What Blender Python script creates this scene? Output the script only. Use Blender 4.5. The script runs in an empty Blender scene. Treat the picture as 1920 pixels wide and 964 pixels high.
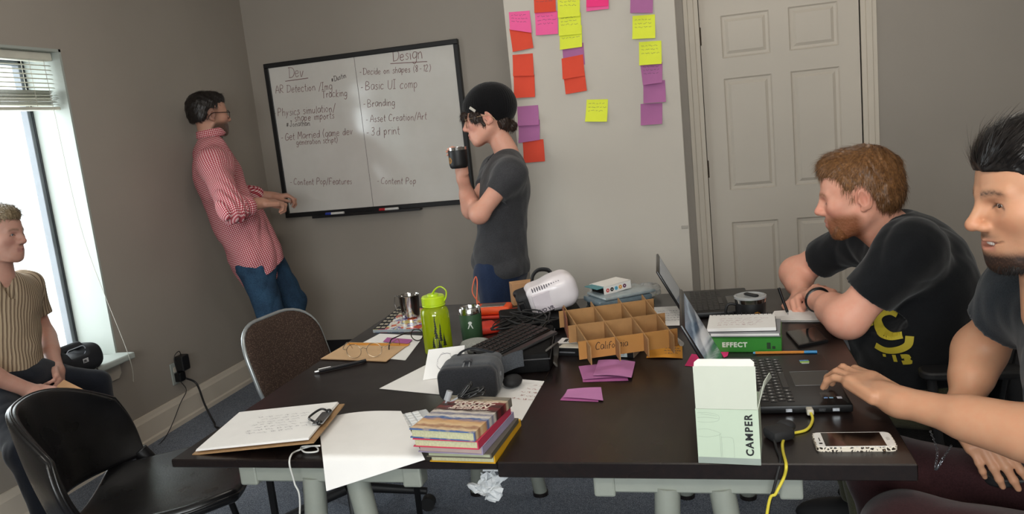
import bpy, bmesh, math, random
import numpy as np
from mathutils import Vector, Matrix, Euler, noise as mnoise
from mathutils.bvhtree import BVHTree

SC = bpy.context.scene
COL = SC.collection
PI = math.pi
random.seed(7)

# ---------------------------------------------------------------- camera
IMW, IMH = 1920.0, 964.0
FPX = 1485.65
PITCH, ROLL, YAW = -0.164119, -0.102248, 0.250975
HC = 1.42                                    # height of the lens above the floor
TOP = 0.74                                   # height of the table tops
_F = Vector((-math.sin(YAW) * math.cos(PITCH), math.cos(YAW) * math.cos(PITCH), math.sin(PITCH)))
_r0 = Vector((math.cos(YAW), math.sin(YAW), 0.0))
_u0 = _r0.cross(_F)
CR = math.cos(ROLL) * _r0 + math.sin(ROLL) * _u0
CU = -math.sin(ROLL) * _r0 + math.cos(ROLL) * _u0
cam_d = bpy.data.cameras.new('camera')
cam_d.sensor_width = 36.0
cam_d.lens = 36.0 * FPX / IMW
cam_d.clip_start = 0.05
cam_o = bpy.data.objects.new('camera', cam_d)
COL.objects.link(cam_o)
cam_o.matrix_world = Matrix(((CR.x, CU.x, -_F.x, 0), (CR.y, CU.y, -_F.y, 0), (CR.z, CU.z, -_F.z, HC), (0, 0, 0, 1)))
SC.camera = cam_o

def ray(px, py):
    return ((px - 960.0) / FPX) * CR - ((py - 482.0) / FPX) * CU + _F
def Z(px, py, z=TOP):                        # the point of the level z seen at a pixel
    d = ray(px, py); return Vector((0, 0, HC)) + d * ((z - HC) / d.z)
def Y(px, py, y):                            # the point of the plane y = const seen at a pixel
    d = ray(px, py); return Vector((0, 0, HC)) + d * (y / d.y)
def X(px, py, x):
    d = ray(px, py); return Vector((0, 0, HC)) + d * (x / d.x)

# ---------------------------------------------------------------- world, lamps, exposure
SC.view_settings.view_transform = 'Standard'
SC.view_settings.look = 'None'
SC.view_settings.gamma = 1.0
SC.view_settings.use_curve_mapping = False
SC.view_settings.exposure = 0.0
SC.cycles.use_denoising = True
SC.cycles.max_bounces = 7
SC.cycles.diffuse_bounces = 4
SC.cycles.glossy_bounces = 4
SC.cycles.transmission_bounces = 6
SC.cycles.caustics_reflective = False
SC.cycles.caustics_refractive = False
SC.cycles.sample_clamp_indirect = 6.0
wd = bpy.data.worlds.new('overcast_sky'); SC.world = wd
wd.use_nodes = True
_bg = wd.node_tree.nodes['Background']
_bg.inputs[0].default_value = (0.93, 0.97, 1.0, 1)
_bg.inputs[1].default_value = 2.4

def area(name, loc, aim, sx, sy, power, col):
    d = bpy.data.lights.new(name, 'AREA'); d.shape = 'RECTANGLE'; d.size = sx; d.size_y = sy
    d.energy = power; d.color = col
    o = bpy.data.objects.new(name, d); COL.objects.link(o)
    o.location = loc
    o.rotation_euler = (Vector(aim) - Vector(loc)).to_track_quat('-Z', 'Y').to_euler()
    return o
WIN_Y0, WIN_Y1, WIN_Z0, WIN_Z1 = 2.12, 3.20, 0.512, 1.975       # the window in view
RW_X0, RW_X1, RW_Z0, RW_Z1 = -1.2, 1.2, 1.05, 2.25               # unseen window added behind the camera to hold the fill light
area('daylight_window', (-3.30, (WIN_Y0 + WIN_Y1) / 2, 1.28), (0, (WIN_Y0 + WIN_Y1) / 2, 1.1), 1.25, 1.6, 36, (0.91, 0.965, 1.0))
area('rear_fill_light', (0, -1.84, 1.68), (0, 2, 1.2), 2.4, 1.2, 120, (0.98, 0.985, 1.0))  # added fill light, coming in through the made-up rear window
def globe(name, loc, power, col, r):                          # a round lamp under the ceiling, above the frame
    d = bpy.data.lights.new(name, 'POINT'); d.energy = power; d.color = col; d.shadow_soft_size = r
    o = bpy.data.objects.new(name, d); COL.objects.link(o); o.location = loc
for _l, _p in (((-1.15, 2.45, 2.40), 13.5), ((0.2, 0.1, 2.40), 46.0), ((0.55, 3.6, 2.40), 8.0)):  # first follows the sticky note shadows; other two are added fill
    globe('ceiling_lamp_and_fill', _l, _p, (1.0, 0.94, 0.86), 0.14)
# ---------------------------------------------------------------- materials
def lin(c):
    if isinstance(c, str):
        c = [int(c[i:i + 2], 16) / 255 for i in (0, 2, 4)]
    return tuple(x / 12.92 if x <= 0.04045 else ((x + 0.055) / 1.055) ** 2.4 for x in c)
class NT:
    def __init__(s, name):
        s.m = bpy.data.materials.new(name); s.m.use_nodes = True
        s.t = s.m.node_tree; s.n = s.t.nodes; s.b = s.n['Principled BSDF']
    def new(s, kind, **kw):
        nd = s.n.new('ShaderNode' + kind)
        for k, v in kw.items():
            if k.startswith('i_'):
                nd.inputs[k[2:].replace('_', ' ')].default_value = v
            else:
                setattr(nd, k, v)
        return nd
    def link(s, a, b): s.t.links.new(a, b)
    def set(s, **kw):
        for k, v in kw.items():
            s.b.inputs[k.replace('_', ' ')].default_value = v
    def coord(s, which='Object'):
        return s.new('TexCoord').outputs[which]
    def noise(s, scale, detail=3, co=None, rough=0.55):
        nd = s.new('TexNoise'); nd.inputs['Scale'].default_value = scale; nd.inputs['Detail'].default_value = detail
        nd.inputs['Roughness'].default_value = rough
        s.link(co if co is not None else s.coord(), nd.inputs['Vector']); return nd.outputs['Fac']
    def ramp(s, fac, stops, interp='LINEAR'):
        nd = s.new('ValToRGB'); r = nd.color_ramp; r.interpolation = interp
        while len(r.elements) < len(stops): r.elements.new(0.5)
        for e, (p, c) in zip(r.elements, stops):
            e.position = p; e.color = tuple(c) + (1,) if len(c) == 3 else c
        s.link(fac, nd.inputs[0]); return nd.outputs[0]
    def mix(s, fac, a, b, mode='MIX'):
        nd = s.new('Mix', data_type='RGBA', blend_type=mode)
        for sock, v in ((nd.inputs[0], fac), (nd.inputs[6], a), (nd.inputs[7], b)):
            if isinstance(v, (int, float)): sock.default_value = v
            elif isinstance(v, (tuple, list)): sock.default_value = tuple(v)[:3] + (1,)
            else: s.link(v, sock)
        return nd.outputs[2]
    def math(s, op, a, b=None, c=None):
        nd = s.new('Math', operation=op)
        for i, v in enumerate((a, b, c)):
            if v is None: continue
            if isinstance(v, (int, float)): nd.inputs[i].default_value = v
            else: s.link(v, nd.inputs[i])
        return nd.outputs[0]
    def sep(s, v):
        nd = s.new('SeparateXYZ'); s.link(v, nd.inputs[0]); return nd.outputs
    def mapping(s, v, scale=(1, 1, 1), rot=(0, 0, 0), loc=(0, 0, 0)):
        nd = s.new('Mapping'); nd.inputs['Scale'].default_value = scale; nd.inputs['Rotation'].default_value = rot
        nd.inputs['Location'].default_value = loc; s.link(v, nd.inputs[0]); return nd.outputs[0]
    def bump(s, h, strength=0.3, dist=0.002):
        nd = s.new('Bump'); nd.inputs['Strength'].default_value = strength; nd.inputs['Distance'].default_value = dist
        s.link(h, nd.inputs['Height']); s.link(nd.outputs[0], s.b.inputs['Normal'])
    def color(s, sock): s.link(sock, s.b.inputs['Base Color'])
_mc = {}
def M(name, col=None, rough=0.55, var=0.06, scale=14.0, metal=0.0, bump=0.0, bscale=None, bdist=0.001, spec=0.5, **kw):
    """a plain procedural material: one colour with a little mottling and fine relief"""
    if name in _mc: return _mc[name]
    t = NT(name); c = lin(col)
    nz = t.noise(scale, 4)
    t.color(t.ramp(nz, [(0.3, tuple(max(0, x * (1 - var)) for x in c)), (0.7, tuple(min(1, x * (1 + var)) for x in c))]))
    t.set(Roughness=rough, Metallic=metal, Specular_IOR_Level=spec)
    for k, v in kw.items(): t.set(**{k: v})
    if bump: t.bump(t.noise(bscale or scale * 20, 3), bump, bdist)
    _mc[name] = t.m
    return t.m

# ---------------------------------------------------------------- mesh builder
class MB:
    def __init__(s): s.bm = bmesh.new(); s.mi = 0
    def _fin(s, vs, mx):
        if mx is not None: bmesh.ops.transform(s.bm, matrix=mx, verts=vs)
        return s
    def face(s, vs):
        try:
            f = s.bm.faces.new(vs); f.material_index = s.mi; return f
        except ValueError: return None
    def box(s, lo, hi, bevel=0.0, mx=None, seg=1):
        x0, y0, z0 = lo; x1, y1, z1 = hi
        v = [s.bm.verts.new(p) for p in ((x0, y0, z0), (x1, y0, z0), (x1, y1, z0), (x0, y1, z0), (x0, y0, z1), (x1, y0, z1), (x1, y1, z1), (x0, y1, z1))]
        fs = [s.face([v[i] for i in q]) for q in ((3, 2, 1, 0), (4, 5, 6, 7), (0, 1, 5, 4), (1, 2, 6, 5), (2, 3, 7, 6), (3, 0, 4, 7))]
        if bevel > 0:
            es = list({e for f in fs for e in f.edges})
            r = bmesh.ops.bevel(s.bm, geom=es, offset=bevel, segments=seg, affect='EDGES', profile=0.5)
            v = list({x for f in r['faces'] for x in f.verts})
            for f in r['faces']: f.material_index = s.mi
        return s._fin(v, mx)
    def hexa(s, p8):                                     # 4 bottom corners then 4 top corners
        v = [s.bm.verts.new(p) for p in p8]
        for q in ((3, 2, 1, 0), (4, 5, 6, 7), (0, 1, 5, 4), (1, 2, 6, 5), (2, 3, 7, 6), (3, 0, 4, 7)): s.face([v[i] for i in q])
        return s
    def prism(s, pts, z0, z1, mx=None):                  # outline in xy, extruded in z
        a = [s.bm.verts.new((p[0], p[1], z0)) for p in pts]; b = [s.bm.verts.new((p[0], p[1], z1)) for p in pts]
        n = len(pts); s.face(a[::-1]); s.face(b)
        for i in range(n): s.face([a[i], a[(i + 1) % n], b[(i + 1) % n], b[i]])
        return s._fin(a + b, mx)
    def slab(s, pts, th):                                # any flat outline in space given a thickness along its normal
        P = [Vector(p) for p in pts]; nrm = Vector((0, 0, 0))
        for i in range(len(P)): nrm += P[i].cross(P[(i + 1) % len(P)])
        nrm.normalize(); off = nrm * th
        a = [s.bm.verts.new(p) for p in P]; b = [s.bm.verts.new(p + off) for p in P]
        s.face(a[::-1]); s.face(b); n = len(P)
        for i in range(n): s.face([a[i], a[(i + 1) % n], b[(i + 1) % n], b[i]])
        return s
    def tube(s, pts, r, n=8, caps=True, closed=False, flat=1.0):
        P = [Vector(p) for p in pts]; m = len(P); rs = r if isinstance(r, (list, tuple)) else [r] * m
        up = None; rings = []
        for i in range(m):
            a = P[i - 1] if (i > 0 or closed) else P[i]; b = P[(i + 1) % m] if (i < m - 1 or closed) else P[i]
            t = (b - a).normalized() if (b - a).length > 1e-9 else Vector((0, 0, 1))
            if up is None:
                up = Vector((0, 0, 1)) if abs(t.z) < 0.9 else Vector((1, 0, 0))
            u = (up - t * up.dot(t))
            if u.length < 1e-6: u = t.orthogonal()
            u.normalize(); up = u; w = t.cross(u)
            rings.append([s.bm.verts.new(P[i] + (u * math.cos(q) * flat + w * math.sin(q)) * rs[i]) for q in [2 * PI * k / n for k in range(n)]])
        for i in range(m if closed else m - 1):
            A, B = rings[i], rings[(i + 1) % m]
            for k in range(n): s.face([A[k], A[(k + 1) % n], B[(k + 1) % n], B[k]])
        if caps and not closed:
            s.face(rings[0][::-1]); s.face(rings[-1])
        return s
    def cyl(s, a, b, r, r2=None, n=20): return s.tube([a, b], [r, r if r2 is None else r2], n)
    def lathe(s, prof, n=32, mx=None, capb=True, capt=True):  # prof: (r, z) from bottom up
        rings = [[s.bm.verts.new((r * math.cos(2 * PI * k / n), r * math.sin(2 * PI * k / n), z)) for k in range(n)] for r, z in prof]
        for A, B in zip(rings, rings[1:]):
            for k in range(n): s.face([A[k], A[(k + 1) % n], B[(k + 1) % n], B[k]])
        if capb: s.face(rings[0][::-1])
        if capt: s.face(rings[-1])
        return s._fin([v for r in rings for v in r], mx)
    def grid(s, nu, nv, fn, mx=None):
        G = [[s.bm.verts.new(fn(i / nu, j / nv)) for j in range(nv + 1)] for i in range(nu + 1)]
        for i in range(nu):
            for j in range(nv): s.face([G[i][j], G[i + 1][j], G[i + 1][j + 1], G[i][j + 1]])
        return s._fin([v for r in G for v in r], mx)
    def ell(s, c, r, mx=None, u=20, v=12):
        n0 = set(s.bm.verts)
        bmesh.ops.create_uvsphere(s.bm, u_segments=u, v_segments=v, radius=1.0)
        new = [x for x in s.bm.verts if x not in n0]
        for x in new: x.co = Vector((x.co.x * r[0], x.co.y * r[1], x.co.z * r[2])) + Vector(c)
        for f in s.bm.faces:
            if all(q not in n0 for q in f.verts): f.material_index = s.mi
        return s._fin(new, mx)
    def mesh(s, name):
        me = bpy.data.meshes.new(name); bmesh.ops.recalc_face_normals(s.bm, faces=s.bm.faces); s.bm.to_mesh(me); s.bm.free(); return me

def smooth_me(me, ang=40):
    me.polygons.foreach_set('use_smooth', [True] * len(me.polygons))
    if ang is not None and ang < 179:
        try: me.set_sharp_from_angle(angle=math.radians(ang))
        except Exception: pass
def put(name, me, mats, parent=None, world=True, smooth=None):
    """link a mesh as one object; vertices given in world space are taken into the parent's or their own frame"""
    if isinstance(me, MB): me = me.mesh(name)
    if not isinstance(mats, (list, tuple)): mats = [mats]
    for m in mats: me.materials.append(m)
    if smooth is not None: smooth_me(me, smooth)
    o = bpy.data.objects.new(name, me); COL.objects.link(o)
    if parent is not None:
        o.parent = parent
        if world:
            w = parent.matrix_basis.copy(); q = parent.parent
            while q is not None: w = q.matrix_basis @ w; q = q.parent
            me.transform(w.inverted())
    elif world and len(me.vertices):
        co = np.empty(len(me.vertices) * 3, np.float32); me.vertices.foreach_get('co', co); co = co.reshape(-1, 3)
        c = Vector(((co[:, 0].min() + co[:, 0].max()) / 2, (co[:, 1].min() + co[:, 1].max()) / 2, co[:, 2].min()))
        c = Vector([float(x) for x in c]); me.transform(Matrix.Translation(-c)); o.location = c
    return o
def tag(o, label, cat, group=None, kind=None):
    o['label'] = label; o['category'] = cat
    if group: o['group'] = group
    if kind: o['kind'] = kind
    return o
def thing(name, label, cat, loc=(0, 0, 0), rotz=0.0, group=None):
    o = bpy.data.objects.new(name, None); COL.objects.link(o); o.empty_display_size = 0.05
    o.matrix_basis = Matrix.Translation(Vector(loc)) @ Matrix.Rotation(rotz, 4, 'Z')
    return tag(o, label, cat, group)
def struct(name, me, mats, parent=None, **kw):
    o = put(name, me, mats, parent, **kw)
    if parent is None: o['kind'] = 'structure'
    return o
def frame(o, xa, ya, za=None):                            # matrix from an origin and axes
    xa = Vector(xa).normalized(); ya = Vector(ya); ya = (ya - xa * ya.dot(xa)).normalized(); za = xa.cross(ya)
    return Matrix(((xa.x, ya.x, za.x, o[0]), (xa.y, ya.y, za.y, o[1]), (xa.z, ya.z, za.z, o[2]), (0, 0, 0, 1)))
def spline(pts, n=8, closed=False):                       # Catmull-Rom through points
    P = [Vector(p) for p in pts]; m = len(P); out = []
    if m < 3 and not closed: return P
    for i in range(m if closed else m - 1):
        if closed: a, b, c, d = P[i - 1], P[i], P[(i + 1) % m], P[(i + 2) % m]
        else: a, b, c, d = P[max(i - 1, 0)], P[i], P[i + 1], P[min(i + 2, m - 1)]
        for k in range(n):
            t = k / n
            out.append(0.5 * ((2 * b) + (c - a) * t + (2 * a - 5 * b + 4 * c - d) * t * t + (3 * b - a - 3 * c + d) * t ** 3))
    if not closed: out.append(P[-1])
    return out
def rrect(w, h, r, n=5):                                  # rounded rectangle outline about the origin
    out = []
    for cx, cy, a0 in ((w / 2 - r, h / 2 - r, 0), (-w / 2 + r, h / 2 - r, PI / 2), (-w / 2 + r, -h / 2 + r, PI), (w / 2 - r, -h / 2 + r, 1.5 * PI)):
        for k in range(n + 1):
            a = a0 + PI / 2 * k / n; out.append((cx + r * math.cos(a), cy + r * math.sin(a)))
    return out
def text_me(txt, size, mx, depth=0.0003, align='LEFT', spacing=1.0, bold=0.0, shear=0.0):
    cu = bpy.data.curves.new('t', 'FONT'); cu.body = txt; cu.size = size; cu.extrude = depth; cu.align_x = align
    cu.space_character = spacing; cu.offset = bold; cu.resolution_u = 3; cu.shear = shear
    o = bpy.data.objects.new('t', cu); COL.objects.link(o)
    dg = bpy.context.evaluated_depsgraph_get(); me = bpy.data.meshes.new_from_object(o.evaluated_get(dg))
    bpy.data.objects.remove(o); bpy.data.curves.remove(cu)
    me.materials.clear(); me.transform(mx); return me

# ---------------------------------------------------------------- a hand-written stroke alphabet
_G = {
 'A': '0,0 .28,1 .55,0|.1,.38 .48,.4', 'B': '0,0 0,1 .35,.95 .4,.7 .05,.52 .45,.4 .42,.08 0,0', 'C': '.5,.85 .25,1 .02,.6 .1,.1 .5,.1',
 'D': '.05,0 .05,1|-.08,.95 .4,.9 .58,.5 .4,.08 .0,0', 'F': '.05,0 .05,1 .5,1|.05,.55 .4,.57', 'G': '.5,.85 .25,1 .02,.55 .15,.05 .5,.15 .5,.45 .28,.45',
 'I': '.15,0 .15,1|0,1 .3,1|0,0 .3,0', 'M': '0,0 .08,1 .3,.35 .52,1 .6,0', 'P': '.05,0 .05,1 .4,.95 .42,.6 .05,.5', 'R': '.05,0 .05,1 .4,.95 .4,.62 .05,.5 .48,0',
 'S': '.45,.88 .2,1 .05,.75 .4,.42 .35,.05 .0,.1', 'T': '.25,0 .28,1|0,.98 .58,1', 'U': '0,1 .03,.2 .25,0 .45,.2 .48,1', 'E': '.45,1 .05,1 .05,0 .45,0|.05,.52 .38,.52',
 'a': '.4,.55 .15,.6 .02,.3 .15,.02 .36,.2 .4,.55 .42,.05', 'b': '.05,1 .05,.02 .3,.05 .38,.35 .2,.55 .05,.35', 'c': '.4,.5 .2,.6 .03,.3 .15,.02 .4,.1',
 'd': '.38,.5 .15,.55 .02,.25 .15,.02 .36,.2 .4,1 .42,0', 'e': '.05,.3 .38,.35 .3,.58 .1,.5 .05,.2 .2,.0 .42,.12', 'f': '.1,0 .12,.8 .28,1 .4,.9|0,.55 .32,.55',
 'g': '.4,.55 .15,.58 .03,.3 .15,.05 .38,.2 .4,.55 .38,-.2 .2,-.4 .0,-.25', 'h': '.05,1 .05,0|.05,.4 .25,.58 .36,.4 .37,0', 'i': '.06,.58 .08,0|.08,.8 .09,.84',
 'k': '.05,1 .05,0|.35,.6 .06,.28 .38,0', 'l': '.06,1 .06,.1 .14,0', 'm': '.03,.58 .05,0|.05,.4 .2,.58 .27,.4 .28,0|.28,.4 .42,.58 .5,.4 .52,0', 'n': '.03,.58 .05,0|.05,.38 .25,.58 .36,.38 .38,0',
 'o': '.2,.58 .03,.3 .18,.0 .38,.28 .2,.58', 'p': '.04,.58 .05,-.4|.05,.4 .25,.6 .38,.32 .22,.02 .05,.15', 'r': '.04,.58 .06,0|.06,.35 .2,.56 .34,.5', 's': '.32,.5 .15,.58 .08,.42 .3,.22 .2,.02 .02,.08',
 't': '.14,.95 .13,.15 .28,.0|0,.62 .3,.62', 'u': '.03,.58 .06,.12 .2,.02 .34,.2|.36,.58 .38,0', 'v': '.02,.58 .18,.0 .36,.58', 'w': '.0,.58 .12,.0 .25,.45 .38,.0 .5,.58', 'x': '.02,.58 .36,0|.36,.58 .02,0',
 'y': '.03,.58 .18,.12|.38,.58 .2,.05 .05,-.38', 'J': '.1,.12 .02,.2|.1,.1 .2,0 .34,.12 .36,1|.15,1 .5,1', '/': '0,-.15 .35,1.1', '-': '.05,.38 .32,.4', '(': '.22,1.1 .04,.5 .2,-.15', ')': '.02,1.1 .2,.5 .02,-.15',
 '#': '.12,0 .2,.7|.3,0 .38,.7|.02,.22 .46,.26|.05,.48 .48,.52', '8': '.3,.5 .08,.72 .22,1 .4,.75 .1,.3 .2,.0 .38,.2 .3,.5', '1': '.0,.8 .15,1 .15,0', '2': '.02,.8 .22,1 .38,.75 .02,.02 .42,.05', '3': '.03,.92 .3,.98 .32,.65 .12,.52 .4,.35 .25,.0 .0,.1',
}
_GW = {' ': 0.34, 'M': .68, 'm': .6, 'w': .56, 'i': .17, 'l': .2, '/': .38, '(': .3, ')': .28, '1': .26, 'I': .38, 't': .33, 'r': .36, 'f': .4, 's': .38}
def scribe(mb, txt, mx, size, w, seed=0, slope=0.0):
    """lay one written line as flat ribbons of ink in the xy plane of mx"""
    rnd = random.Random(seed); x = 0.0
    for ch in txt:
        if ch in _G and _G[ch]:
            jy = rnd.uniform(-.05, .05); sc = rnd.uniform(.93, 1.07); sh = rnd.uniform(.02, .14)
            for pl in _G[ch].split('|'):
                pts = [tuple(float(v) for v in q.split(',')) for q in pl.split()]
                pts = [Vector(((x + (px + sh * py) * sc) * size, ((py * sc + jy) + slope * (x + px)) * size, 0)) for px, py in pts]
                pts = spline(pts, 4) if len(pts) > 2 else pts
                ribbon(mb, pts, w * rnd.uniform(.85, 1.1), mx)
        x += _GW.get(ch, .48 if ch.islower() else .6) + .06
    return x * size
def ribbon(mb, pts, w, mx):
    L, R = [], []
    for i, p in enumerate(pts):
        t = (pts[min(i + 1, len(pts) - 1)] - pts[max(i - 1, 0)])
        if t.length < 1e-9: t = Vector((1, 0, 0))
        t.normalize(); nrm = Vector((-t.y, t.x, 0)) * (w / 2)
        L.append(mb.bm.verts.new(mx @ (p + nrm))); R.append(mb.bm.verts.new(mx @ (p - nrm)))
    for i in range(len(pts) - 1): mb.face([L[i], R[i], R[i + 1], L[i + 1]])
def squiggle(mb, mx, w, h, n, ink, seed, lines=4):
    """illegible small writing: rows of short wavy strokes"""
    rnd = random.Random(seed)
    for k in range(lines):
        y = h * (1 - (k + .5) / lines); x = rnd.uniform(0, .1) * w; end = w * rnd.uniform(.6, 1)
        while x < end:
            L = rnd.uniform(.06, .16) * w; pts = [Vector((x + L * i / 6, y + rnd.uniform(-.28, .28) * h / lines, 0)) for i in range(7)]
            ribbon(mb, spline(pts, 3), ink, mx); x += L + .04 * w
# ---------------------------------------------------------------- materials of the room
def paint(name, col, var=0.05):
    t = NT(name); c = lin(col)
    nz = t.noise(1.3, 5)
    t.color(t.ramp(nz, [(0.3, tuple(x * (1 - var) for x in c)), (0.7, tuple(min(1, x * (1 + var)) for x in c))]))
    t.set(Roughness=0.62); t.bump(t.noise(260, 2), 0.12, 0.0006); return t.m
m_wall = paint('greige_wall_paint', '9c948a')
m_ceil = paint('ceiling_paint', 'd8d4cc')
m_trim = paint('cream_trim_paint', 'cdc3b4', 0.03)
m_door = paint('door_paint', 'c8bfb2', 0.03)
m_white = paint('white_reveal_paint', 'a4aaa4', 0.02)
def carpet():
    t = NT('blue_grey_loop_carpet'); co = t.coord()
    n1 = t.noise(420, 2, co); n2 = t.noise(90, 3, co); n3 = t.noise(2.2, 3, co)
    a = t.ramp(n1, [(0.36, lin('363b44')), (0.50, lin('808895')), (0.64, lin('cfd6e2'))])
    b = t.mix(t.ramp(n2, [(0.35, (0, 0, 0)), (0.65, (1, 1, 1))]), a, t.mix(0.35, a, lin('3a3f49')))
    t.color(t.mix(0.25, b, t.ramp(n3, [(0.3, lin('5d6470')), (0.7, lin('8a92a0'))])))
    t.set(Roughness=0.95, Specular_IOR_Level=0.1); t.bump(n1, 0.9, 0.006); return t.m
m_carpet = carpet()
m_blackbase = M('black_vinyl_base', '17161a', 0.5)
m_alu = M('grey_sash_paint', '6d7278', 0.4)
m_sashdark = M('dark_sash_gasket', '2b2f34', 0.5)
m_glass = NT('window_glass')
_tr = m_glass.new('BsdfTransparent'); _gl = m_glass.new('BsdfGlossy'); _gl.inputs['Roughness'].default_value = 0.02; _mx = m_glass.new('MixShader'); _mx.inputs[0].default_value = 0.06
_tr.inputs[0].default_value = (0.97, 0.985, 0.98, 1); m_glass.link(_tr.outputs[0], _mx.inputs[1]); m_glass.link(_gl.outputs[0], _mx.inputs[2]); m_glass.link(_mx.outputs[0], m_glass.n['Material Output'].inputs[0]); m_glass = m_glass.m

XL, YB, XR, YF, ZC = -2.87, 4.80, 2.45, -1.70, 2.62
WT = 0.26
# floor and ceiling
struct('floor', MB().box((XL - WT, YF, -0.06), (XR, YB + 0.15, 0.0)), m_carpet)
struct('ceiling', MB().box((XL - WT, YF - 0.1, ZC), (XR + 0.1, YB + 0.15, ZC + 0.08)), m_ceil)
# left wall with two window openings
mb = MB()
ys = [YF, WIN_Y0, WIN_Y1, YB]
for k in range(3):
    if k == 1:
        mb.box((XL - WT, ys[k], 0), (XL, ys[k + 1], WIN_Z0 - 0.03)); mb.box((XL - WT, ys[k], WIN_Z1), (XL, ys[k + 1], ZC))
    else:
        mb.box((XL - WT, ys[k], 0), (XL, ys[k + 1], ZC))
struct('wall_left', mb, m_wall)
# back wall with the door opening
DX0, DX1, DZ = Y(1325, 270, YB).x, Y(1614, 130, YB).x, 2.045
mb = MB()
mb.box((XL - WT, YB, 0), (DX0 - 0.012, YB + 0.15, ZC)); mb.box((DX1 + 0.012, YB, 0), (XR + 0.1, YB + 0.15, ZC)); mb.box((DX0 - 0.012, YB, DZ), (DX1 + 0.012, YB + 0.15, ZC))
struct('wall_back', mb, m_wall)
struct('wall_right', MB().box((XR, YF, 0), (XR + 0.1, YB, ZC)), m_wall)
mb = MB()
mb.box((XL - WT, YF - 0.1, 0), (RW_X0, YF, ZC)); mb.box((RW_X1, YF - 0.1, 0), (XR + 0.1, YF, ZC)); mb.box((RW_X0, YF - 0.1, 0), (RW_X1, YF, RW_Z0)); mb.box((RW_X0, YF - 0.1, RW_Z1), (RW_X1, YF, ZC))
struct('wall_front', mb, m_wall)
# base boards: cream profile on the left wall, black strip on the back wall
def baseboard(y0, y1):
    mb = MB(); pr = [(0, 0), (0.026, 0), (0.026, 0.022), (0.018, 0.03), (0.018, 0.118), (0.012, 0.13), (0.007, 0.148), (0, 0.15)]
    A = [mb.bm.verts.new((XL + a, y0, b)) for a, b in pr]; B = [mb.bm.verts.new((XL + a, y1, b)) for a, b in pr]
    for i in range(len(pr)): mb.face([A[i], A[(i + 1) % len(pr)], B[(i + 1) % len(pr)], B[i]])
    mb.face(A[::-1]); mb.face(B); return mb
struct('baseboard_left', baseboard(YF, YB), m_trim)
struct('baseboard_back', MB().box((XL + 0.026, YB - 0.012, 0), (DX0 - 0.10, YB, 0.10), 0.002), m_blackbase)
struct('baseboard_right', MB().box((DX1 + 0.10, YB - 0.016, 0), (XR, YB, 0.13), 0.003), m_trim)

# ---------------------------------------------------------------- six-panel door with its casing
door = struct('door_1', MB().box((DX0, YB + 0.012, 0.012), (DX1, YB + 0.042, DZ - 0.01), 0.002), m_door)
YD = YB + 0.012
def raised(x0, x1, z0, z1):
    """one moulded panel: sloped border sunk into the leaf, raised field inside"""
    mb = MB(); rings = []
    for d, dy in ((0, -0.0005), (0.008, 0.008), (0.022, 0.010), (0.034, 0.003), (0.038, 0.0005)):
        rings.append([mb.bm.verts.new(p) for p in ((x0 + d, YD + dy - .001, z0 + d), (x1 - d, YD + dy - .001, z0 + d), (x1 - d, YD + dy - .001, z1 - d), (x0 + d, YD + dy - .001, z1 - d))])
    for A, B in zip(rings, rings[1:]):
        for k in range(4): mb.face([A[k], A[(k + 1) % 4], B[(k + 1) % 4], B[k]])
    mb.face(rings[-1]); return mb
xa0, xa1 = Y(1352, 60, YD).x, Y(1443, 60, YD).x
xb0, xb1 = Y(1479, 60, YD).x, Y(1572, 60, YD).x
rows = [(Y(1353, 110, YD).z, Y(1350, 30, YD).z), (Y(1367, 357, YD).z, Y(1356, 148, YD).z), (0.24, Y(1370, 417, YD).z)]
# the leaf is rebuilt as stiles and rails so that the panels really sit in openings
bpy.data.objects.remove(door)
mb = MB(); zc = [0.012] + [v for r in sorted(rows) for v in r] + [DZ - 0.01]; xc = [DX0, xa0, xa1, xb0, xb1, DX1]
for i in range(5):
    for j in range(7):
        if i in (1, 3) and j in (1, 3, 5): continue
        mb.box((xc[i], YD, zc[j]), (xc[i + 1], YD + 0.03, zc[j + 1]))
bmesh.ops.remove_doubles(mb.bm, verts=mb.bm.verts, dist=0.0001)
door = struct('door_1', mb, m_door)
for (z0, z1) in rows:
    for (x0, x1) in ((xa0, xa1), (xb0, xb1)):
        put('panel', raised(x0, x1, z0, z1), m_door, door)
m_hinge = M('dark_bronze_hinge', '3b3128', 0.4, metal=0.8)
for pz in (Y(1313, 62, YD).z - .02, 1.05, 0.25):
    put('hinge', MB().cyl((DX0 - 0.004, YD - 0.007, pz - 0.05), (DX0 - 0.004, YD - 0.007, pz + 0.05), 0.007, n=10).box((DX0 - 0.011, YD - 0.003, pz - 0.05), (DX0 + 0.006, YD - 0.001, pz + 0.05)), m_hinge, door)
CW = Y(1647, 120, YB).x - DX1 - 0.004
mb = MB()
for (a, b) in ((0.004, 0.030), (0.030, CW * .72), (CW * .72, CW)):
    th = {0.004: 0.014, 0.030: 0.018}.get(a, 0.011)
    mb.box((DX1 + a, YB - th, 0), (DX1 + b, YB, DZ + CW), 0.002); mb.box((DX0 - b, YB - th, 0), (DX0 - a, YB, DZ + CW), 0.002)
    mb.box((DX0 - b, YB - th, DZ + a), (DX1 + b, YB, DZ + b), 0.002)
struct('trim_1', mb, m_trim)

struct('wall_light_stop', MB().box((DX0 - 0.3, YB + 0.16, 0), (DX1 + 0.3, YB + 0.20, ZC)), m_wall)  # unseen panel added to stop sky light leaking round the door
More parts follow.
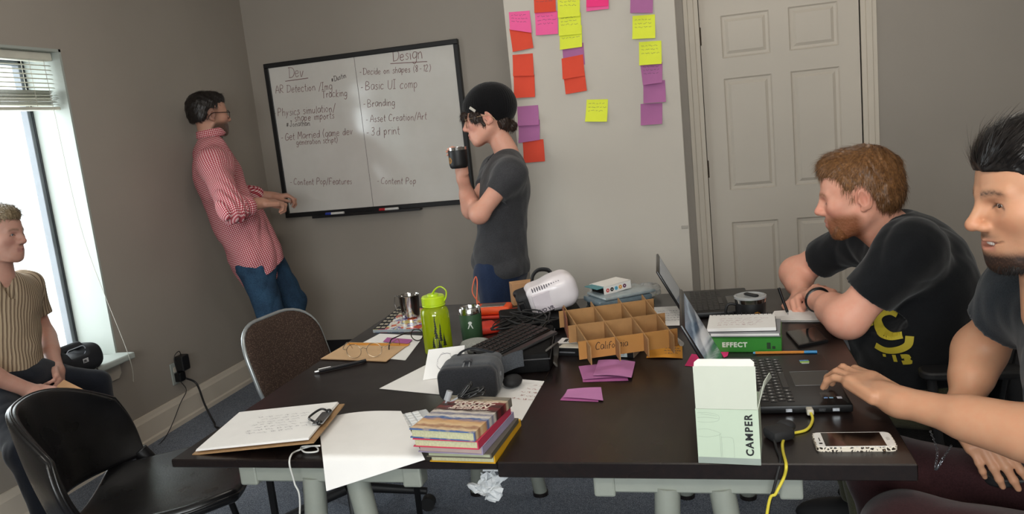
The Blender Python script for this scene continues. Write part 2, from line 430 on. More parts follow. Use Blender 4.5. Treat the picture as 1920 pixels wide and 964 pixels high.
# ---------------------------------------------------------------- windows
def window(n, y0, y1):
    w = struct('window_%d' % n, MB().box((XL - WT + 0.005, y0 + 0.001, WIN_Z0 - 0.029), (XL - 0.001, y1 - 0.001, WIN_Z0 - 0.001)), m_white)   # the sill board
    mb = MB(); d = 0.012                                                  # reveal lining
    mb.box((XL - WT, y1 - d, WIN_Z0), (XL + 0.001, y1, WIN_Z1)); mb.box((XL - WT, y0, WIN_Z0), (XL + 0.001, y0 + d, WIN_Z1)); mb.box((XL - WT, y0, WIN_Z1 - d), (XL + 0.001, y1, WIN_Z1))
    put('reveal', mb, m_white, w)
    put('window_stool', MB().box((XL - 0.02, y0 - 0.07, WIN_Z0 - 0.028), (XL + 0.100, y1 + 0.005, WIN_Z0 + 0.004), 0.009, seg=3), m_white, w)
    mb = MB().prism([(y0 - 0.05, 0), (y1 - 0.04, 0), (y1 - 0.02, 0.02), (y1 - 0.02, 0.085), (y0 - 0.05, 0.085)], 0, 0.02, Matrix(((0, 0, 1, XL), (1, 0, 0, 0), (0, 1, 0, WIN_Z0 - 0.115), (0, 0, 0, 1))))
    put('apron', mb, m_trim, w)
    xs = XL - WT + 0.03
    mid = (WIN_Z0 + WIN_Z1) / 2 + 0.42
    for nm, m, x, a, b in (('sash_frame', m_alu, xs, 0.012, 0.040), ('gasket', m_sashdark, xs + 0.006, 0.008, 0.020)):
        mb = MB()
        for q in ((y0 + a, y0 + b), (y1 - b, y1 - a)): mb.box((x - 0.02, q[0], WIN_Z0), (x + 0.02, q[1], WIN_Z1 - 0.012), 0.002)
        mb.box((x - 0.02, y0 + a, WIN_Z0), (x + 0.02, y1 - a, WIN_Z0 + b), 0.002); mb.box((x - 0.02, y0 + a, WIN_Z1 - 0.012 - b), (x + 0.02, y1 - a, WIN_Z1 - 0.012), 0.002)
        put(nm, mb, m, w)
    put('pane', MB().box((xs - 0.004, y0 + 0.03, WIN_Z0 + 0.03), (xs + 0.002, y1 - 0.03, WIN_Z1 - 0.04)), m_glass, w)
    return w
window(1, WIN_Y0, WIN_Y1)
w = struct('window_2', MB().box((RW_X0, YF - .10, RW_Z0 - .02), (RW_X1, YF + .05, RW_Z0), .004), m_white)  # rear window made up to carry the fill light, never in view
for xa in (RW_X0, -.42, .38, RW_X1 - .04): put('mullion', MB().box((xa, YF - .07, RW_Z0), (xa + .04, YF - .03, RW_Z1), .003), m_white, w)
put('head', MB().box((RW_X0, YF - .07, RW_Z1 - .04), (RW_X1, YF - .03, RW_Z1), .003), m_white, w)
for xa in (RW_X0 + .04, -.38, .42): put('pane', MB().box((xa, YF - .052, RW_Z0), (xa + .76, YF - .048, RW_Z1 - .04)), m_glass, w)
# ---------------------------------------------------------------- two black-brown tables pushed together
def wood():
    t = NT('black_brown_laminate'); co = t.mapping(t.coord(), scale=(7, 1.2, 7))
    n = t.noise(9, 6, co, .7); n2 = t.noise(3, 3)
    t.color(t.ramp(n, [(0.3, lin('0f0a0a')), (0.55, lin('181110')), (0.75, lin('221815'))]))
    r = t.ramp(n2, [(0.3, (.26,) * 3), (0.7, (.40,) * 3)]); t.link(r, t.b.inputs['Roughness'])
    t.set(Specular_IOR_Level=0.35); t.bump(n, 0.08, 0.0006); return t.m
m_top = wood(); m_edge = M('dark_edge_band', '1b1615', 0.38); m_trestle = M('grey_green_steel', '8b9088', 0.42, metal=0.1)
def table(name, label, x0, x1, y0, y1, zt, bars, th=0.034):
    t = thing(name, label, 'table', ((x0 + x1) / 2, (y0 + y1) / 2, 0))
    put('table_top', MB().box((x0, y0, zt - th), (x1, y1, zt), 0.0025), m_top, t)
    for (yb, xb0, xb1, legs) in bars:
        put('trestle_bar', MB().box((xb0, yb - 0.018, zt - th - 0.040), (xb1, yb + 0.018, zt - th - 0.0005), 0.004), m_trestle, t)
        for xe in (xb0, xb1):
            put('bar_end_cap', MB().box((xe - 0.022, yb - 0.022, zt - th - 0.048), (xe + 0.022, yb + 0.022, zt - th - 0.0005), 0.005, seg=2), m_trestle, t)
        for (xt, xf, yf) in legs:
            put('leg', MB().tube([(xt, yb, zt - th - 0.03), (xf, yf, 0.012)], 0.026, 24), m_trestle, t, smooth=50)
            put('foot', MB().cyl((xf, yf, 0.0), (xf, yf, 0.014), 0.03, n=16), m_edge, t)
    return t
AX0, AX1, BX0, BX1, TY0, TY1 = -1.248, -0.4585, -0.4560, 0.340, 1.478, 2.955
table('work_table', 'black brown table top on grey trestles holding the clipboard and stacked books', AX0, AX1, TY0 + .014, TY1, TOP - 0.004,
      [(1.525, -1.060, -0.66, [(-.905, -.965, 1.525), (-.80, -.715, 1.525)]), (2.80, -1.075, -0.62, [(-.90, -.955, 2.80), (-.79, -.70, 2.80)])], .020)
table('work_table', 'black brown table top on grey trestles holding the laptops and open mug box', BX0, BX1, TY0, TY1, TOP,
      [(1.515, -0.240, 0.120, [(-.115, -.160, 1.515), (-.01, .070, 1.515)]), (2.80, -0.225, 0.135, [(-.10, -.145, 2.80), (0.0, .075, 2.80)])])
# ---------------------------------------------------------------- bodies: smooth unions of tapered limbs, meshed as one surface
def V3(p): return np.array([float(p[0]), float(p[1]), float(p[2])], np.float32)
class Prim:
    """kind 'c' tapered capsule (a, b, ra, rb), 'e' ellipsoid (c, r, R), 'b' rounded box (c, half, R, rad); op '+' or '-'; k blend"""
    def __init__(s, kind, k=0.02, op='+', tagv=0, **kw):
        s.kind, s.k, s.op, s.t = kind, k, op, tagv; s.__dict__.update(kw)
    def bounds(s):
        if s.kind == 'c':
            lo = np.minimum(s.a - s.ra, s.b - s.rb); hi = np.maximum(s.a + s.ra, s.b + s.rb)
        elif s.kind == 'e':
            m = float(max(s.r)); e = np.sqrt(((s.R * s.r[None, :]) ** 2).sum(1)); lo, hi = s.c - e, s.c + e
        else:
            e = (np.abs(s.R) * s.h[None, :]).sum(1) + s.rad; lo, hi = s.c - e, s.c + e
        return lo - s.k - 0.012, hi + s.k + 0.012
    def d(s, P):
        if s.kind == 'c':
            ab = s.b - s.a; L2 = float(ab @ ab) + 1e-12
            q = P - s.a; t = np.clip((q @ ab) / L2, 0, 1)
            return np.sqrt(((q - t[..., None] * ab) ** 2).sum(-1)) - (s.ra + (s.rb - s.ra) * t)
        q = (P - s.c) @ s.R
        if s.kind == 'e':
            k0 = np.sqrt(((q / s.r) ** 2).sum(-1)); k1 = np.sqrt(((q / (s.r * s.r)) ** 2).sum(-1))
            return k0 * (k0 - 1.0) / np.maximum(k1, 1e-6)
        a = np.abs(q) - s.h
        return np.sqrt((np.maximum(a, 0) ** 2).sum(-1)) + np.minimum(a.max(-1), 0) - s.rad
def cap(a, b, ra, rb=None, k=0.02, op='+', t=0): return Prim('c', k, op, t, a=V3(a), b=V3(b), ra=float(ra), rb=float(ra if rb is None else rb))
def ell(c, r, R=None, k=0.02, op='+', t=0):
    R = np.eye(3, dtype=np.float32) if R is None else np.array([[R[i][j] for j in range(3)] for i in range(3)], np.float32)
    r = (r, r, r) if isinstance(r, (int, float)) else r
    return Prim('e', k, op, t, c=V3(c), r=np.array(r, np.float32), R=R)
def rbox(c, h, rad, R=None, k=0.02, op='+', t=0):
    R = np.eye(3, dtype=np.float32) if R is None else np.array([[R[i][j] for j in range(3)] for i in range(3)], np.float32)
    return Prim('b', k, op, t, c=V3(c), h=np.array(h, np.float32), R=R, rad=float(rad))
def xf(pr, mx, sc=1.0):
    """the same primitive carried by a rigid matrix and a uniform scale"""
    m = np.array(mx, np.float32)[:3, :3]; o = np.array(mx, np.float32)[:3, 3]
    f = lambda p: (m @ (p * sc)) + o
    q = Prim(pr.kind, pr.k * sc, pr.op, pr.t)
    if pr.kind == 'c': q.a, q.b, q.ra, q.rb = f(pr.a), f(pr.b), pr.ra * sc, pr.rb * sc
    elif pr.kind == 'e': q.c, q.r, q.R = f(pr.c), pr.r * sc, m @ pr.R
    else: q.c, q.h, q.R, q.rad = f(pr.c), pr.h * sc, m @ pr.R, pr.rad * sc
    return q
def field(prims, lo, n, h):
    F = np.full(n, 1.0, np.float32); ax = [lo[i] + h * np.arange(n[i], dtype=np.float32) for i in range(3)]
    for p in prims:
        a, b = p.bounds(); i0 = [max(0, int((a[i] - lo[i]) / h)) for i in range(3)]; i1 = [min(n[i], int((b[i] - lo[i]) / h) + 2) for i in range(3)]
        if any(i0[i] >= i1[i] for i in range(3)): continue
        sl = tuple(slice(i0[i], i1[i]) for i in range(3))
        P = np.stack(np.meshgrid(*[ax[i][sl[i]] for i in range(3)], indexing='ij'), -1)
        d = p.d(P).astype(np.float32); C = F[sl]; k = max(p.k, 1e-5)
        if p.op == '+':
            hh = np.maximum(k - np.abs(C - d), 0) / k; F[sl] = np.minimum(C, d) - hh * hh * k * 0.25
        else:
            hh = np.maximum(k - np.abs(C + d), 0) / k; F[sl] = np.maximum(C, -d) + hh * hh * k * 0.25
    return F
def evalp(prims, P):
    C = np.full(P.shape[:-1], 1.0, np.float32)
    for p in prims:
        d = p.d(P); k = max(p.k, 1e-5)
        if p.op == '+': hh = np.maximum(k - np.abs(C - d), 0) / k; C = np.minimum(C, d) - hh * hh * k * .25
        else: hh = np.maximum(k - np.abs(C + d), 0) / k; C = np.maximum(C, -d) + hh * hh * k * .25
    return C
def nets(F, lo, h):
    """naive surface nets: vertices and quads of the zero level"""
    S = F < 0; nx, ny, nz = F.shape
    c = np.zeros((nx - 1, ny - 1, nz - 1), np.int8)
    for i in (0, 1):
        for j in (0, 1):
            for k in (0, 1): c += S[i:nx - 1 + i, j:ny - 1 + j, k:nz - 1 + k]
    act = np.argwhere((c > 0) & (c < 8)); idx = np.full(c.shape, -1, np.int32); idx[tuple(act.T)] = np.arange(len(act))
    acc = np.zeros((len(act), 3), np.float32); cnt = np.zeros(len(act), np.float32)
    cor = [(i, j, k) for i in (0, 1) for j in (0, 1) for k in (0, 1)]
    val = {q: F[act[:, 0] + q[0], act[:, 1] + q[1], act[:, 2] + q[2]] for q in cor}
    for a in cor:
        for b in cor:
            if sum(b) - sum(a) == 1 and sum(abs(b[i] - a[i]) for i in range(3)) == 1:
                va, vb = val[a], val[b]; m = (va < 0) != (vb < 0)
                t = np.where(m, va / np.where(np.abs(va - vb) < 1e-9, 1, va - vb), 0)
                pa = np.array(a, np.float32); pb = np.array(b, np.float32)
                acc += np.where(m[:, None], pa + t[:, None] * (pb - pa), 0); cnt += m
    vert = (act + acc / np.maximum(cnt, 1)[:, None]) * h + np.array(lo, np.float32)
    quads = []
    for ax in range(3):
        s0 = [slice(None)] * 3; s1 = [slice(None)] * 3; s0[ax] = slice(0, -1); s1[ax] = slice(1, None)
        A, B = S[tuple(s0)], S[tuple(s1)]; e = np.argwhere(A != B)
        u, v = (ax + 1) % 3, (ax + 2) % 3
        ok = (e[:, u] > 0) & (e[:, v] > 0) & (e[:, u] < F.shape[u] - 1) & (e[:, v] < F.shape[v] - 1); e = e[ok]
        inside = A[tuple(e.T)]
        def cell(du, dv):
            q = e.copy(); q[:, u] += du; q[:, v] += dv; return idx[tuple(q.T)]
        q = np.stack([cell(-1, -1), cell(0, -1), cell(0, 0), cell(-1, 0)], 1)
        q[~inside] = q[~inside][:, ::-1]; quads.append(q)
    return vert, np.concatenate(quads)
def sdf_mesh(prims, h, lo=None, hi=None, post=None):
    if lo is None:
        bb = [p.bounds() for p in prims if p.op == '+']; lo = np.min([b[0] for b in bb], 0); hi = np.max([b[1] for b in bb], 0)
    n = tuple(int((hi[i] - lo[i]) / h) + 3 for i in range(3))
    F = field(prims, lo, n, h)
    if post is not None:
        P = np.stack(np.meshgrid(*[lo[i] + h * np.arange(n[i], dtype=np.float32) for i in range(3)], indexing='ij'), -1)
        near = np.abs(F) < 0.06; F[near] = post(P[near], F[near])
    for ax in range(3):                                    # closed at the border of the grid
        sl = [slice(None)] * 3; sl[ax] = 0; F[tuple(sl)] = np.maximum(F[tuple(sl)], 1e-4); sl[ax] = -1; F[tuple(sl)] = np.maximum(F[tuple(sl)], 1e-4)
    return nets(F, lo, h)
def relax(v, q, it=1, lam=0.5):
    for _ in range(it):
        s = np.zeros_like(v); c = np.zeros(len(v), np.float32)
        for a, b in ((0, 1), (1, 2), (2, 3), (3, 0)):
            np.add.at(s, q[:, a], v[q[:, b]]); np.add.at(s, q[:, b], v[q[:, a]]); np.add.at(c, q[:, a], 1); np.add.at(c, q[:, b], 1)
        v = v + lam * (s / np.maximum(c, 1)[:, None] - v)
    return v
def np_mesh(name, v, q):
    me = bpy.data.meshes.new(name); me.vertices.add(len(v)); me.vertices.foreach_set('co', np.ascontiguousarray(v, np.float32).ravel())
    me.loops.add(q.size); me.loops.foreach_set('vertex_index', np.ascontiguousarray(q, np.int32).ravel())
    me.polygons.add(len(q)); me.polygons.foreach_set('loop_start', np.arange(0, q.size, q.shape[1], dtype=np.int32))
    me.polygons.foreach_set('use_smooth', np.ones(len(q), bool)); me.update(calc_edges=True); me.validate(); return me
def vcol(me, name, col):
    a = me.color_attributes.new(name, 'FLOAT_COLOR', 'POINT')
    c = np.ones((len(col), 4), np.float32); c[:, :3] = col; a.data.foreach_set('color', c.ravel())
def multi(prims, h, regions, post=None):
    """coarse everywhere, finer inside the given boxes (lo, hi, h): one surface of one field"""
    Vs, Qs, off = [], [], 0
    v, q = sdf_mesh(prims, h, post=post); c = v[q].mean(1); keep = np.ones(len(q), bool)
    for lo, hi, hf in regions: keep &= ~np.all((c > np.array(lo) + h * .6) & (c < np.array(hi) - h * .6), 1)
    Vs.append(v); Qs.append(q[keep]); off += len(v)
    for lo, hi, hf in regions:
        lo, hi = np.array(lo, np.float32), np.array(hi, np.float32); m = hf * 2
        v, q = sdf_mesh(prims, hf, lo - m, hi + m, post=post); c = v[q].mean(1)
        q = q[np.all((c > lo) & (c < hi), 1)]; Vs.append(v); Qs.append(q + off); off += len(v)
    v = np.concatenate(Vs); q = np.concatenate(Qs); used = np.unique(q); mp = np.zeros(len(v), np.int32); mp[used] = np.arange(len(used))
    return v[used], mp[q]
_rs = np.random.RandomState(3)
_wv = [(_rs.normal(size=3), _rs.uniform(0, 6.28)) for _ in range(24)]
def wob(P, freq, n=8, s=0):                                # smooth pseudo-noise in [-1, 1]
    r = 0
    for i in range(n):
        kv, ph = _wv[(i + s) % 24]; r = r + np.sin(P @ (kv * freq * (0.6 + .15 * i)).astype(np.float32) + ph + s)
    return r / n * 1.6
def sm(x, a, b):
    t = np.clip((x - a) / (b - a), 0, 1); return t * t * (3 - 2 * t)

# ---------------------------------------------------------------- head, in its own frame: x to its left, y forward, z up, origin between the ears
def head_prims(J=1.0, nose=(0.0, 0.0), jawf=0.0, brow=1.0, lids=(0.006, 0.004), lip=1.0, smile=0.0, wide=1.0, nr=1.0):
    """a head 0.235 tall; lids: eye opening above / below the pupil line"""
    P = [ell((0, -0.014, 0.036), (0.077 * wide, 0.096, 0.083), k=0.02),
         ell((0, 0.030, 0.022), (0.064 * wide, 0.064, 0.080), k=0.03),
         ell((0, 0.040, -0.035), (0.056 * wide, 0.050, 0.056), k=0.03),
         ell((0, 0.018, -0.052), (0.054 * wide, 0.055, 0.045), k=0.03)]
    for s in (-1, 1):
        P += [cap((s * 0.052 * wide, -0.004, -0.052), (s * 0.030, 0.060 + jawf, -0.094), 0.019, 0.017, k=0.03),       # jaw
              ell((s * 0.040 * wide, 0.062, -0.018), (0.022, 0.020, 0.018), k=0.025),                                  # cheekbone
              ell((s * 0.030, 0.104, -0.002), (0.020, 0.022, 0.0135), k=0.014, op='-'),                               # socket
              cap((s * 0.012, 0.0905, 0.016), (s * 0.044, 0.076, 0.019), 0.0075 * brow, 0.006 * brow, k=0.014),        # brow
              ell((s * 0.031, 0.0725, -0.002), 0.0150, k=0.006)]                                                      # lids
    P += [ell((0, 0.074 + jawf, -0.099), (0.024, 0.018, 0.017), k=0.025),                                            # chin
          ell((0, 0.078, -0.067), (0.029, 0.018, 0.024), k=0.02),                                                     # muzzle
          cap((0, 0.0900, 0.012), (0, 0.1075 + nose[0], -0.026 + nose[1]), 0.0078 * nr, 0.0098 * nr, k=0.014),                   # nose
          ell((0, 0.1080 + nose[0], -0.031 + nose[1]), (0.0112 * nr, 0.0112 * nr, 0.0100 * nr), k=0.010)]
    for s in (-1, 1):
        P += [ell((s * 0.0130, 0.0975 + nose[0] * .6, -0.0345 + nose[1]), (0.0085 * nr, 0.0115 * nr, 0.0085 * nr), k=0.009),
              ell((s * 0.006, 0.103 + nose[0], -0.0435 + nose[1]), (0.0034, 0.0055, 0.004), k=0.003, op='-')]
    w = 0.024 + 0.005 * smile
    P += [cap((0, 0.0945, -0.0600), (w, 0.081, -0.0615 + 0.004 * smile), 0.0052 * lip, 0.002, k=0.006), cap((0, 0.0945, -0.0600), (-w, 0.081, -0.0615 + .004 * smile), 0.0052 * lip, 0.002, k=0.006),
          cap((0, 0.0915, -0.0715), (w * .8, 0.080, -0.0685), 0.0062 * lip, 0.002, k=0.007), cap((0, 0.0915, -0.0715), (-w * .8, 0.080, -0.0685), 0.0062 * lip, 0.002, k=0.007)]
    for s in (-1, 1):
        P.append(cap((0, 0.1015, -0.0655), (s * w * 1.12, 0.0835, -0.0645 + 0.005 * smile), 0.0016 + .002 * smile, 0.0012, k=0.003, op='-'))
    for s in (-1, 1):                                                                                                 # ears
        R = Euler((math.radians(-12), 0, s * math.radians(-24))).to_matrix()
        P += [ell((s * 0.0795 * wide, -0.014, -0.006), (0.0065, 0.0185, 0.0315), R=R, k=0.006),
              ell((s * 0.0870 * wide, -0.009, -0.004), (0.0070, 0.0105, 0.0190), R=R, k=0.005, op='-'),
              ell((s * 0.0790 * wide, 0.001, -0.012), (0.005, 0.005, 0.007), R=R, k=0.005), ell((s * 0.0775 * wide, -0.006, -0.033), (0.0055, 0.0085, 0.008), R=R, k=0.006)]
    up, dn = lids
    for s in (-1, 1):                                                                                                 # the slit between the lids
        if up + dn > 0.001:
            P.append(ell((s * 0.032, 0.0900, -0.002 + (up - dn) / 2), (0.0140, 0.0100, (up + dn) / 2), k=0.0015, op='-'))
    return P
def skin_mat():
    t = NT('skin'); a = t.new('VertexColor', layer_name='tint'); nz = t.noise(60, 4); n2 = t.noise(9, 3)
    c = t.mix(t.ramp(nz, [(0.35, (0, 0, 0)), (0.7, (.35,) * 3)]), a.outputs[0], t.mix(1.0, a.outputs[0], (1.0, .80, .76), 'MULTIPLY'))
    t.color(c); t.set(Roughness=0.5, Specular_IOR_Level=0.35, Subsurface_Weight=0.12, Subsurface_Scale=0.012); t.b.inputs['Subsurface Radius'].default_value = (1.0, 0.35, 0.2)
    t.bump(t.noise(700, 2), 0.12, 0.0004); return t.m
m_skin = skin_mat()
m_eyew = M('eye_white', 'c9c2ba', 0.2, var=0.02); m_pupil = M('pupil', '0a0807', 0.08)
m_iris = {'brown': M('iris_brown', '3a2214', 0.1), 'blue': M('iris_blue', '5c7c92', 0.1)}
def eyes(root, mx, sc, gaze=(0, 1, 0), iris='brown'):
    """two eyeballs with iris and pupil looking along gaze (head frame)"""
    g = Vector(gaze).normalized(); rot = Vector((0, 1, 0)).rotation_difference(g).to_matrix().to_4x4()
    for s in (-1, 1):
        mb = MB(); base = mx @ Matrix.Translation(Vector((s * 0.031, 0.0725, -0.002)) * sc) @ rot @ Matrix.Scale(sc, 4)
        mb.ell((0, 0, 0), (0.0128,) * 3, base, 20, 14); mb.mi = 1; mb.ell((0, 0.0076, 0), (0.0070, 0.0058, 0.0070), base, 14, 10); mb.mi = 2; mb.ell((0, 0.0108, 0), (0.0032, 0.0030, 0.0032), base, 10, 8)
        put('eye', mb, [m_eyew, m_iris[iris], m_pupil], root, smooth=180)

# ---------------------------------------------------------------- hand
def hand_prims(wrist, d, up, side, curl=(.5, .5, .5, .5), thumb=(0.5, 0.4), sc=1.0, spread=0.10, splay=None, k=0.005):
    """wrist point, direction to the knuckles, back-of-hand normal; side +1 puts the thumb on up x d, -1 opposite.
    curl: bend of each finger 0 (straight) .. 1 (fist); thumb: (out, fold)"""
    d = Vector(d).normalized(); up = Vector(up); up = (up - d * up.dot(d)).normalized(); lat = up.cross(d) * side
    w = Vector(wrist); at = lambda a, b, c: w + (d * a + lat * b + up * c) * sc
    P = [rbox(at(0.050, 0.000, -0.001), Vector((0.030, 0.030, 0.0035)) * sc, 0.0105 * sc, R=Matrix((d, lat, up)).transposed(), k=0.012),
         cap(at(-0.012, 0, 0), at(0.025, 0, 0), 0.0235 * sc, 0.0215 * sc, k=0.02), cap(at(0.02, 0.016, -0.006), at(0.052, 0.026, -0.010), 0.015 * sc, 0.014 * sc, k=0.012)]
    Ls = [(.043, .026, .021), (.047, .030, .023), (.043, .028, .022), (.034, .021, .019)]; bx = [.027, .009, -.0095, -.027]; by = [.090, .094, .089, .080]; rr = [.0094, .0096, .0090, .0078]
    tips = []
    for f in range(4):
        cv = curl[f]; bends = cv if isinstance(cv, tuple) else (1.15 * cv, 1.5 * cv, 1.0 * cv); c = sum(bends) / 3.65; a = bx[f] / .027 * spread * (1 - .5 * c) if splay is None else splay[f]
        p = at(by[f], bx[f], 0.001); dirv = (d * math.cos(a) + lat * math.sin(a)).normalized(); ang = 0; r = rr[f] * sc
        for s, (L, bend) in enumerate(zip(Ls[f], bends)):
            ang += bend; v = dirv * math.cos(ang) - up * math.sin(ang); q = p + v * L * sc
            P.append(cap(p, q, r, r * (.92 if s < 2 else .80), k=k if s else .010)); p = q; r *= .93
        tips.append(p)
    o, fo = thumb
    p = at(0.022, 0.022, -0.004); dv = (d * math.cos(o * 1.2) + lat * math.sin(o * 1.2) - up * 0.35).normalized(); q = p + dv * 0.040 * sc
    P.append(cap(p, q, 0.0135 * sc, 0.0112 * sc, k=.014)); p = q
    for L, f2 in ((.032, .5), (.026, 1.0)):
        v = (dv * math.cos(fo * f2) + (d * .8 - lat * .9).normalized() * math.sin(fo * f2)).normalized(); q = p + v * L * sc; P.append(cap(p, q, 0.0104 * sc, 0.0086 * sc, k=.005)); p = q
    tips.append(p); return P, tips
# ---------------------------------------------------------------- chairs
def leather():
    t = NT('black_leather'); n = t.noise(180, 4); n2 = t.noise(8, 3); t.color(t.ramp(n2, [(.3, lin('0b0b0c')), (.7, lin('141315'))])); t.link(t.ramp(n2, [(.3, (.24,) * 3), (.7, (.38,) * 3)]), t.b.inputs['Roughness'])
    t.bump(n, .25, .0012); return t.m
m_leather = leather(); m_blackmetal = M('black_steel', '101012', .4, metal=.3); m_plastic = M('matte_black_plastic', '19191b', .55); m_silver = M('silver_arm_paint', 'aab0b2', .35, metal=.6)
def shell_chair():
    """moulded leather shell: tall rounded back, gap, dished seat; faces local +x"""
    t = thing('leather_chair', 'black leather shell chair with open gap under the back, in the near corner', 'chair', (-1.625, 1.830, 0), math.atan2(.40, .92))
    def fr(d): return math.radians(d)
    def back(u, v):                                          # u across -1..1, v up 0..1
        w = (.255 + .03 * math.sin(v * PI)) ; top = .30 * (1 - .34 * abs(u) ** 3.0); z = .505 + v * top
        return Vector((-.235 - .055 * v + .16 * abs(u) ** 2.2, u * w, z))
    def seat(u, v):                                          # v back 0 .. front 1
        w = .215 + .035 * math.sin(v * PI * .8); x = -.175 + .46 * v; z = .455 + .030 * u * u + .035 * (v - .35) ** 2 - .05 * max(0, v - .8) * 4 * (v - .8) * 5 * .2
        return Vector((x, u * w * (1 - .25 * max(0, v - .7) ** 2 * 8), z + .02 * v))
    def side(u, v):                                          # joins back and seat along one side: v down the wing
        pass
    def thick(fn, nu, nv, th, nm):
        mb = MB(); G = [[fn(-1 + 2 * i / nu, j / nv) for j in range(nv + 1)] for i in range(nu + 1)]
        N = [[None] * (nv + 1) for _ in range(nu + 1)]
        for i in range(nu + 1):
            for j in range(nv + 1):
                a = G[min(i + 1, nu)][j] - G[max(i - 1, 0)][j]; b = G[i][min(j + 1, nv)] - G[i][max(j - 1, 0)]; N[i][j] = a.cross(b).normalized()
        A = [[mb.bm.verts.new(G[i][j] + N[i][j] * th / 2) for j in range(nv + 1)] for i in range(nu + 1)]; B = [[mb.bm.verts.new(G[i][j] - N[i][j] * th / 2) for j in range(nv + 1)] for i in range(nu + 1)]
        for i in range(nu):
            for j in range(nv): mb.face([A[i][j], A[i + 1][j], A[i + 1][j + 1], A[i][j + 1]]); mb.face([B[i][j], B[i][j + 1], B[i + 1][j + 1], B[i + 1][j]])
        bord = [(i, 0) for i in range(nu)] + [(nu, j) for j in range(nv)] + [(i, nv) for i in range(nu, 0, -1)] + [(0, j) for j in range(nv, 0, -1)]
        for k in range(len(bord)):
            (a, b), (c, d) = bord[k], bord[(k + 1) % len(bord)]; mb.face([A[a][b], B[a][b], B[c][d], A[c][d]])
        o = put(nm, mb, m_leather, t, world=False, smooth=180); m = o.modifiers.new('bevel', 'BEVEL'); m.width = th * .35; m.segments = 3; m.limit_method = 'ANGLE'; m.angle_limit = math.radians(50)
        ring = [(G[a][b]) for a, b in bord]; put('piping', MB().tube(ring, .0042, 6, closed=True), m_leather, o, world=False, smooth=180); return o
    thick(back, 28, 14, .030, 'backrest'); thick(seat, 24, 16, .038, 'seat')
    for s in (-1, 1):                                        # the wings that carry the back
        mb = MB(); pts = [back(s * .97, .0) + Vector((0, 0, .02)), back(s * .98, 0) + Vector((.02, 0, -.03)), Vector((-.10, s * .222, .475)), Vector((-.02, s * .232, .472))]
        mb.tube(spline(pts, 14), .017, 16, flat=1.5); put('side_wing', mb, m_leather, t, world=False, smooth=180)
    for sx_, sy_ in ((.20, .20), (.20, -.20), (-.16, .20), (-.16, -.20)): put('leg', MB().tube([(sx_ * .8, sy_ * .85, .445), (sx_ * 1.15, sy_ * 1.1, 0)], [.011, .009], 10), m_blackmetal, t, world=False, smooth=60)
    put('under_frame', MB().tube([(-.13, -.17, .43), (.16, -.17, .43), (.16, .17, .43), (-.13, .17, .43)], .009, 8, closed=True), m_blackmetal, t, world=False)
    return t
shell_chair()
def mesh_fabric(name, c1, c2):
    t = NT(name); v = t.new('TexVoronoi', feature='F1'); v.inputs['Scale'].default_value = 190; t.link(t.coord(), v.inputs['Vector'])
    t.color(t.ramp(v.outputs['Distance'], [(.10, lin(c2)), (.42, lin(c1))])); t.set(Roughness=.85, Specular_IOR_Level=.2); t.bump(v.outputs['Distance'], .5, .0015); return t.m
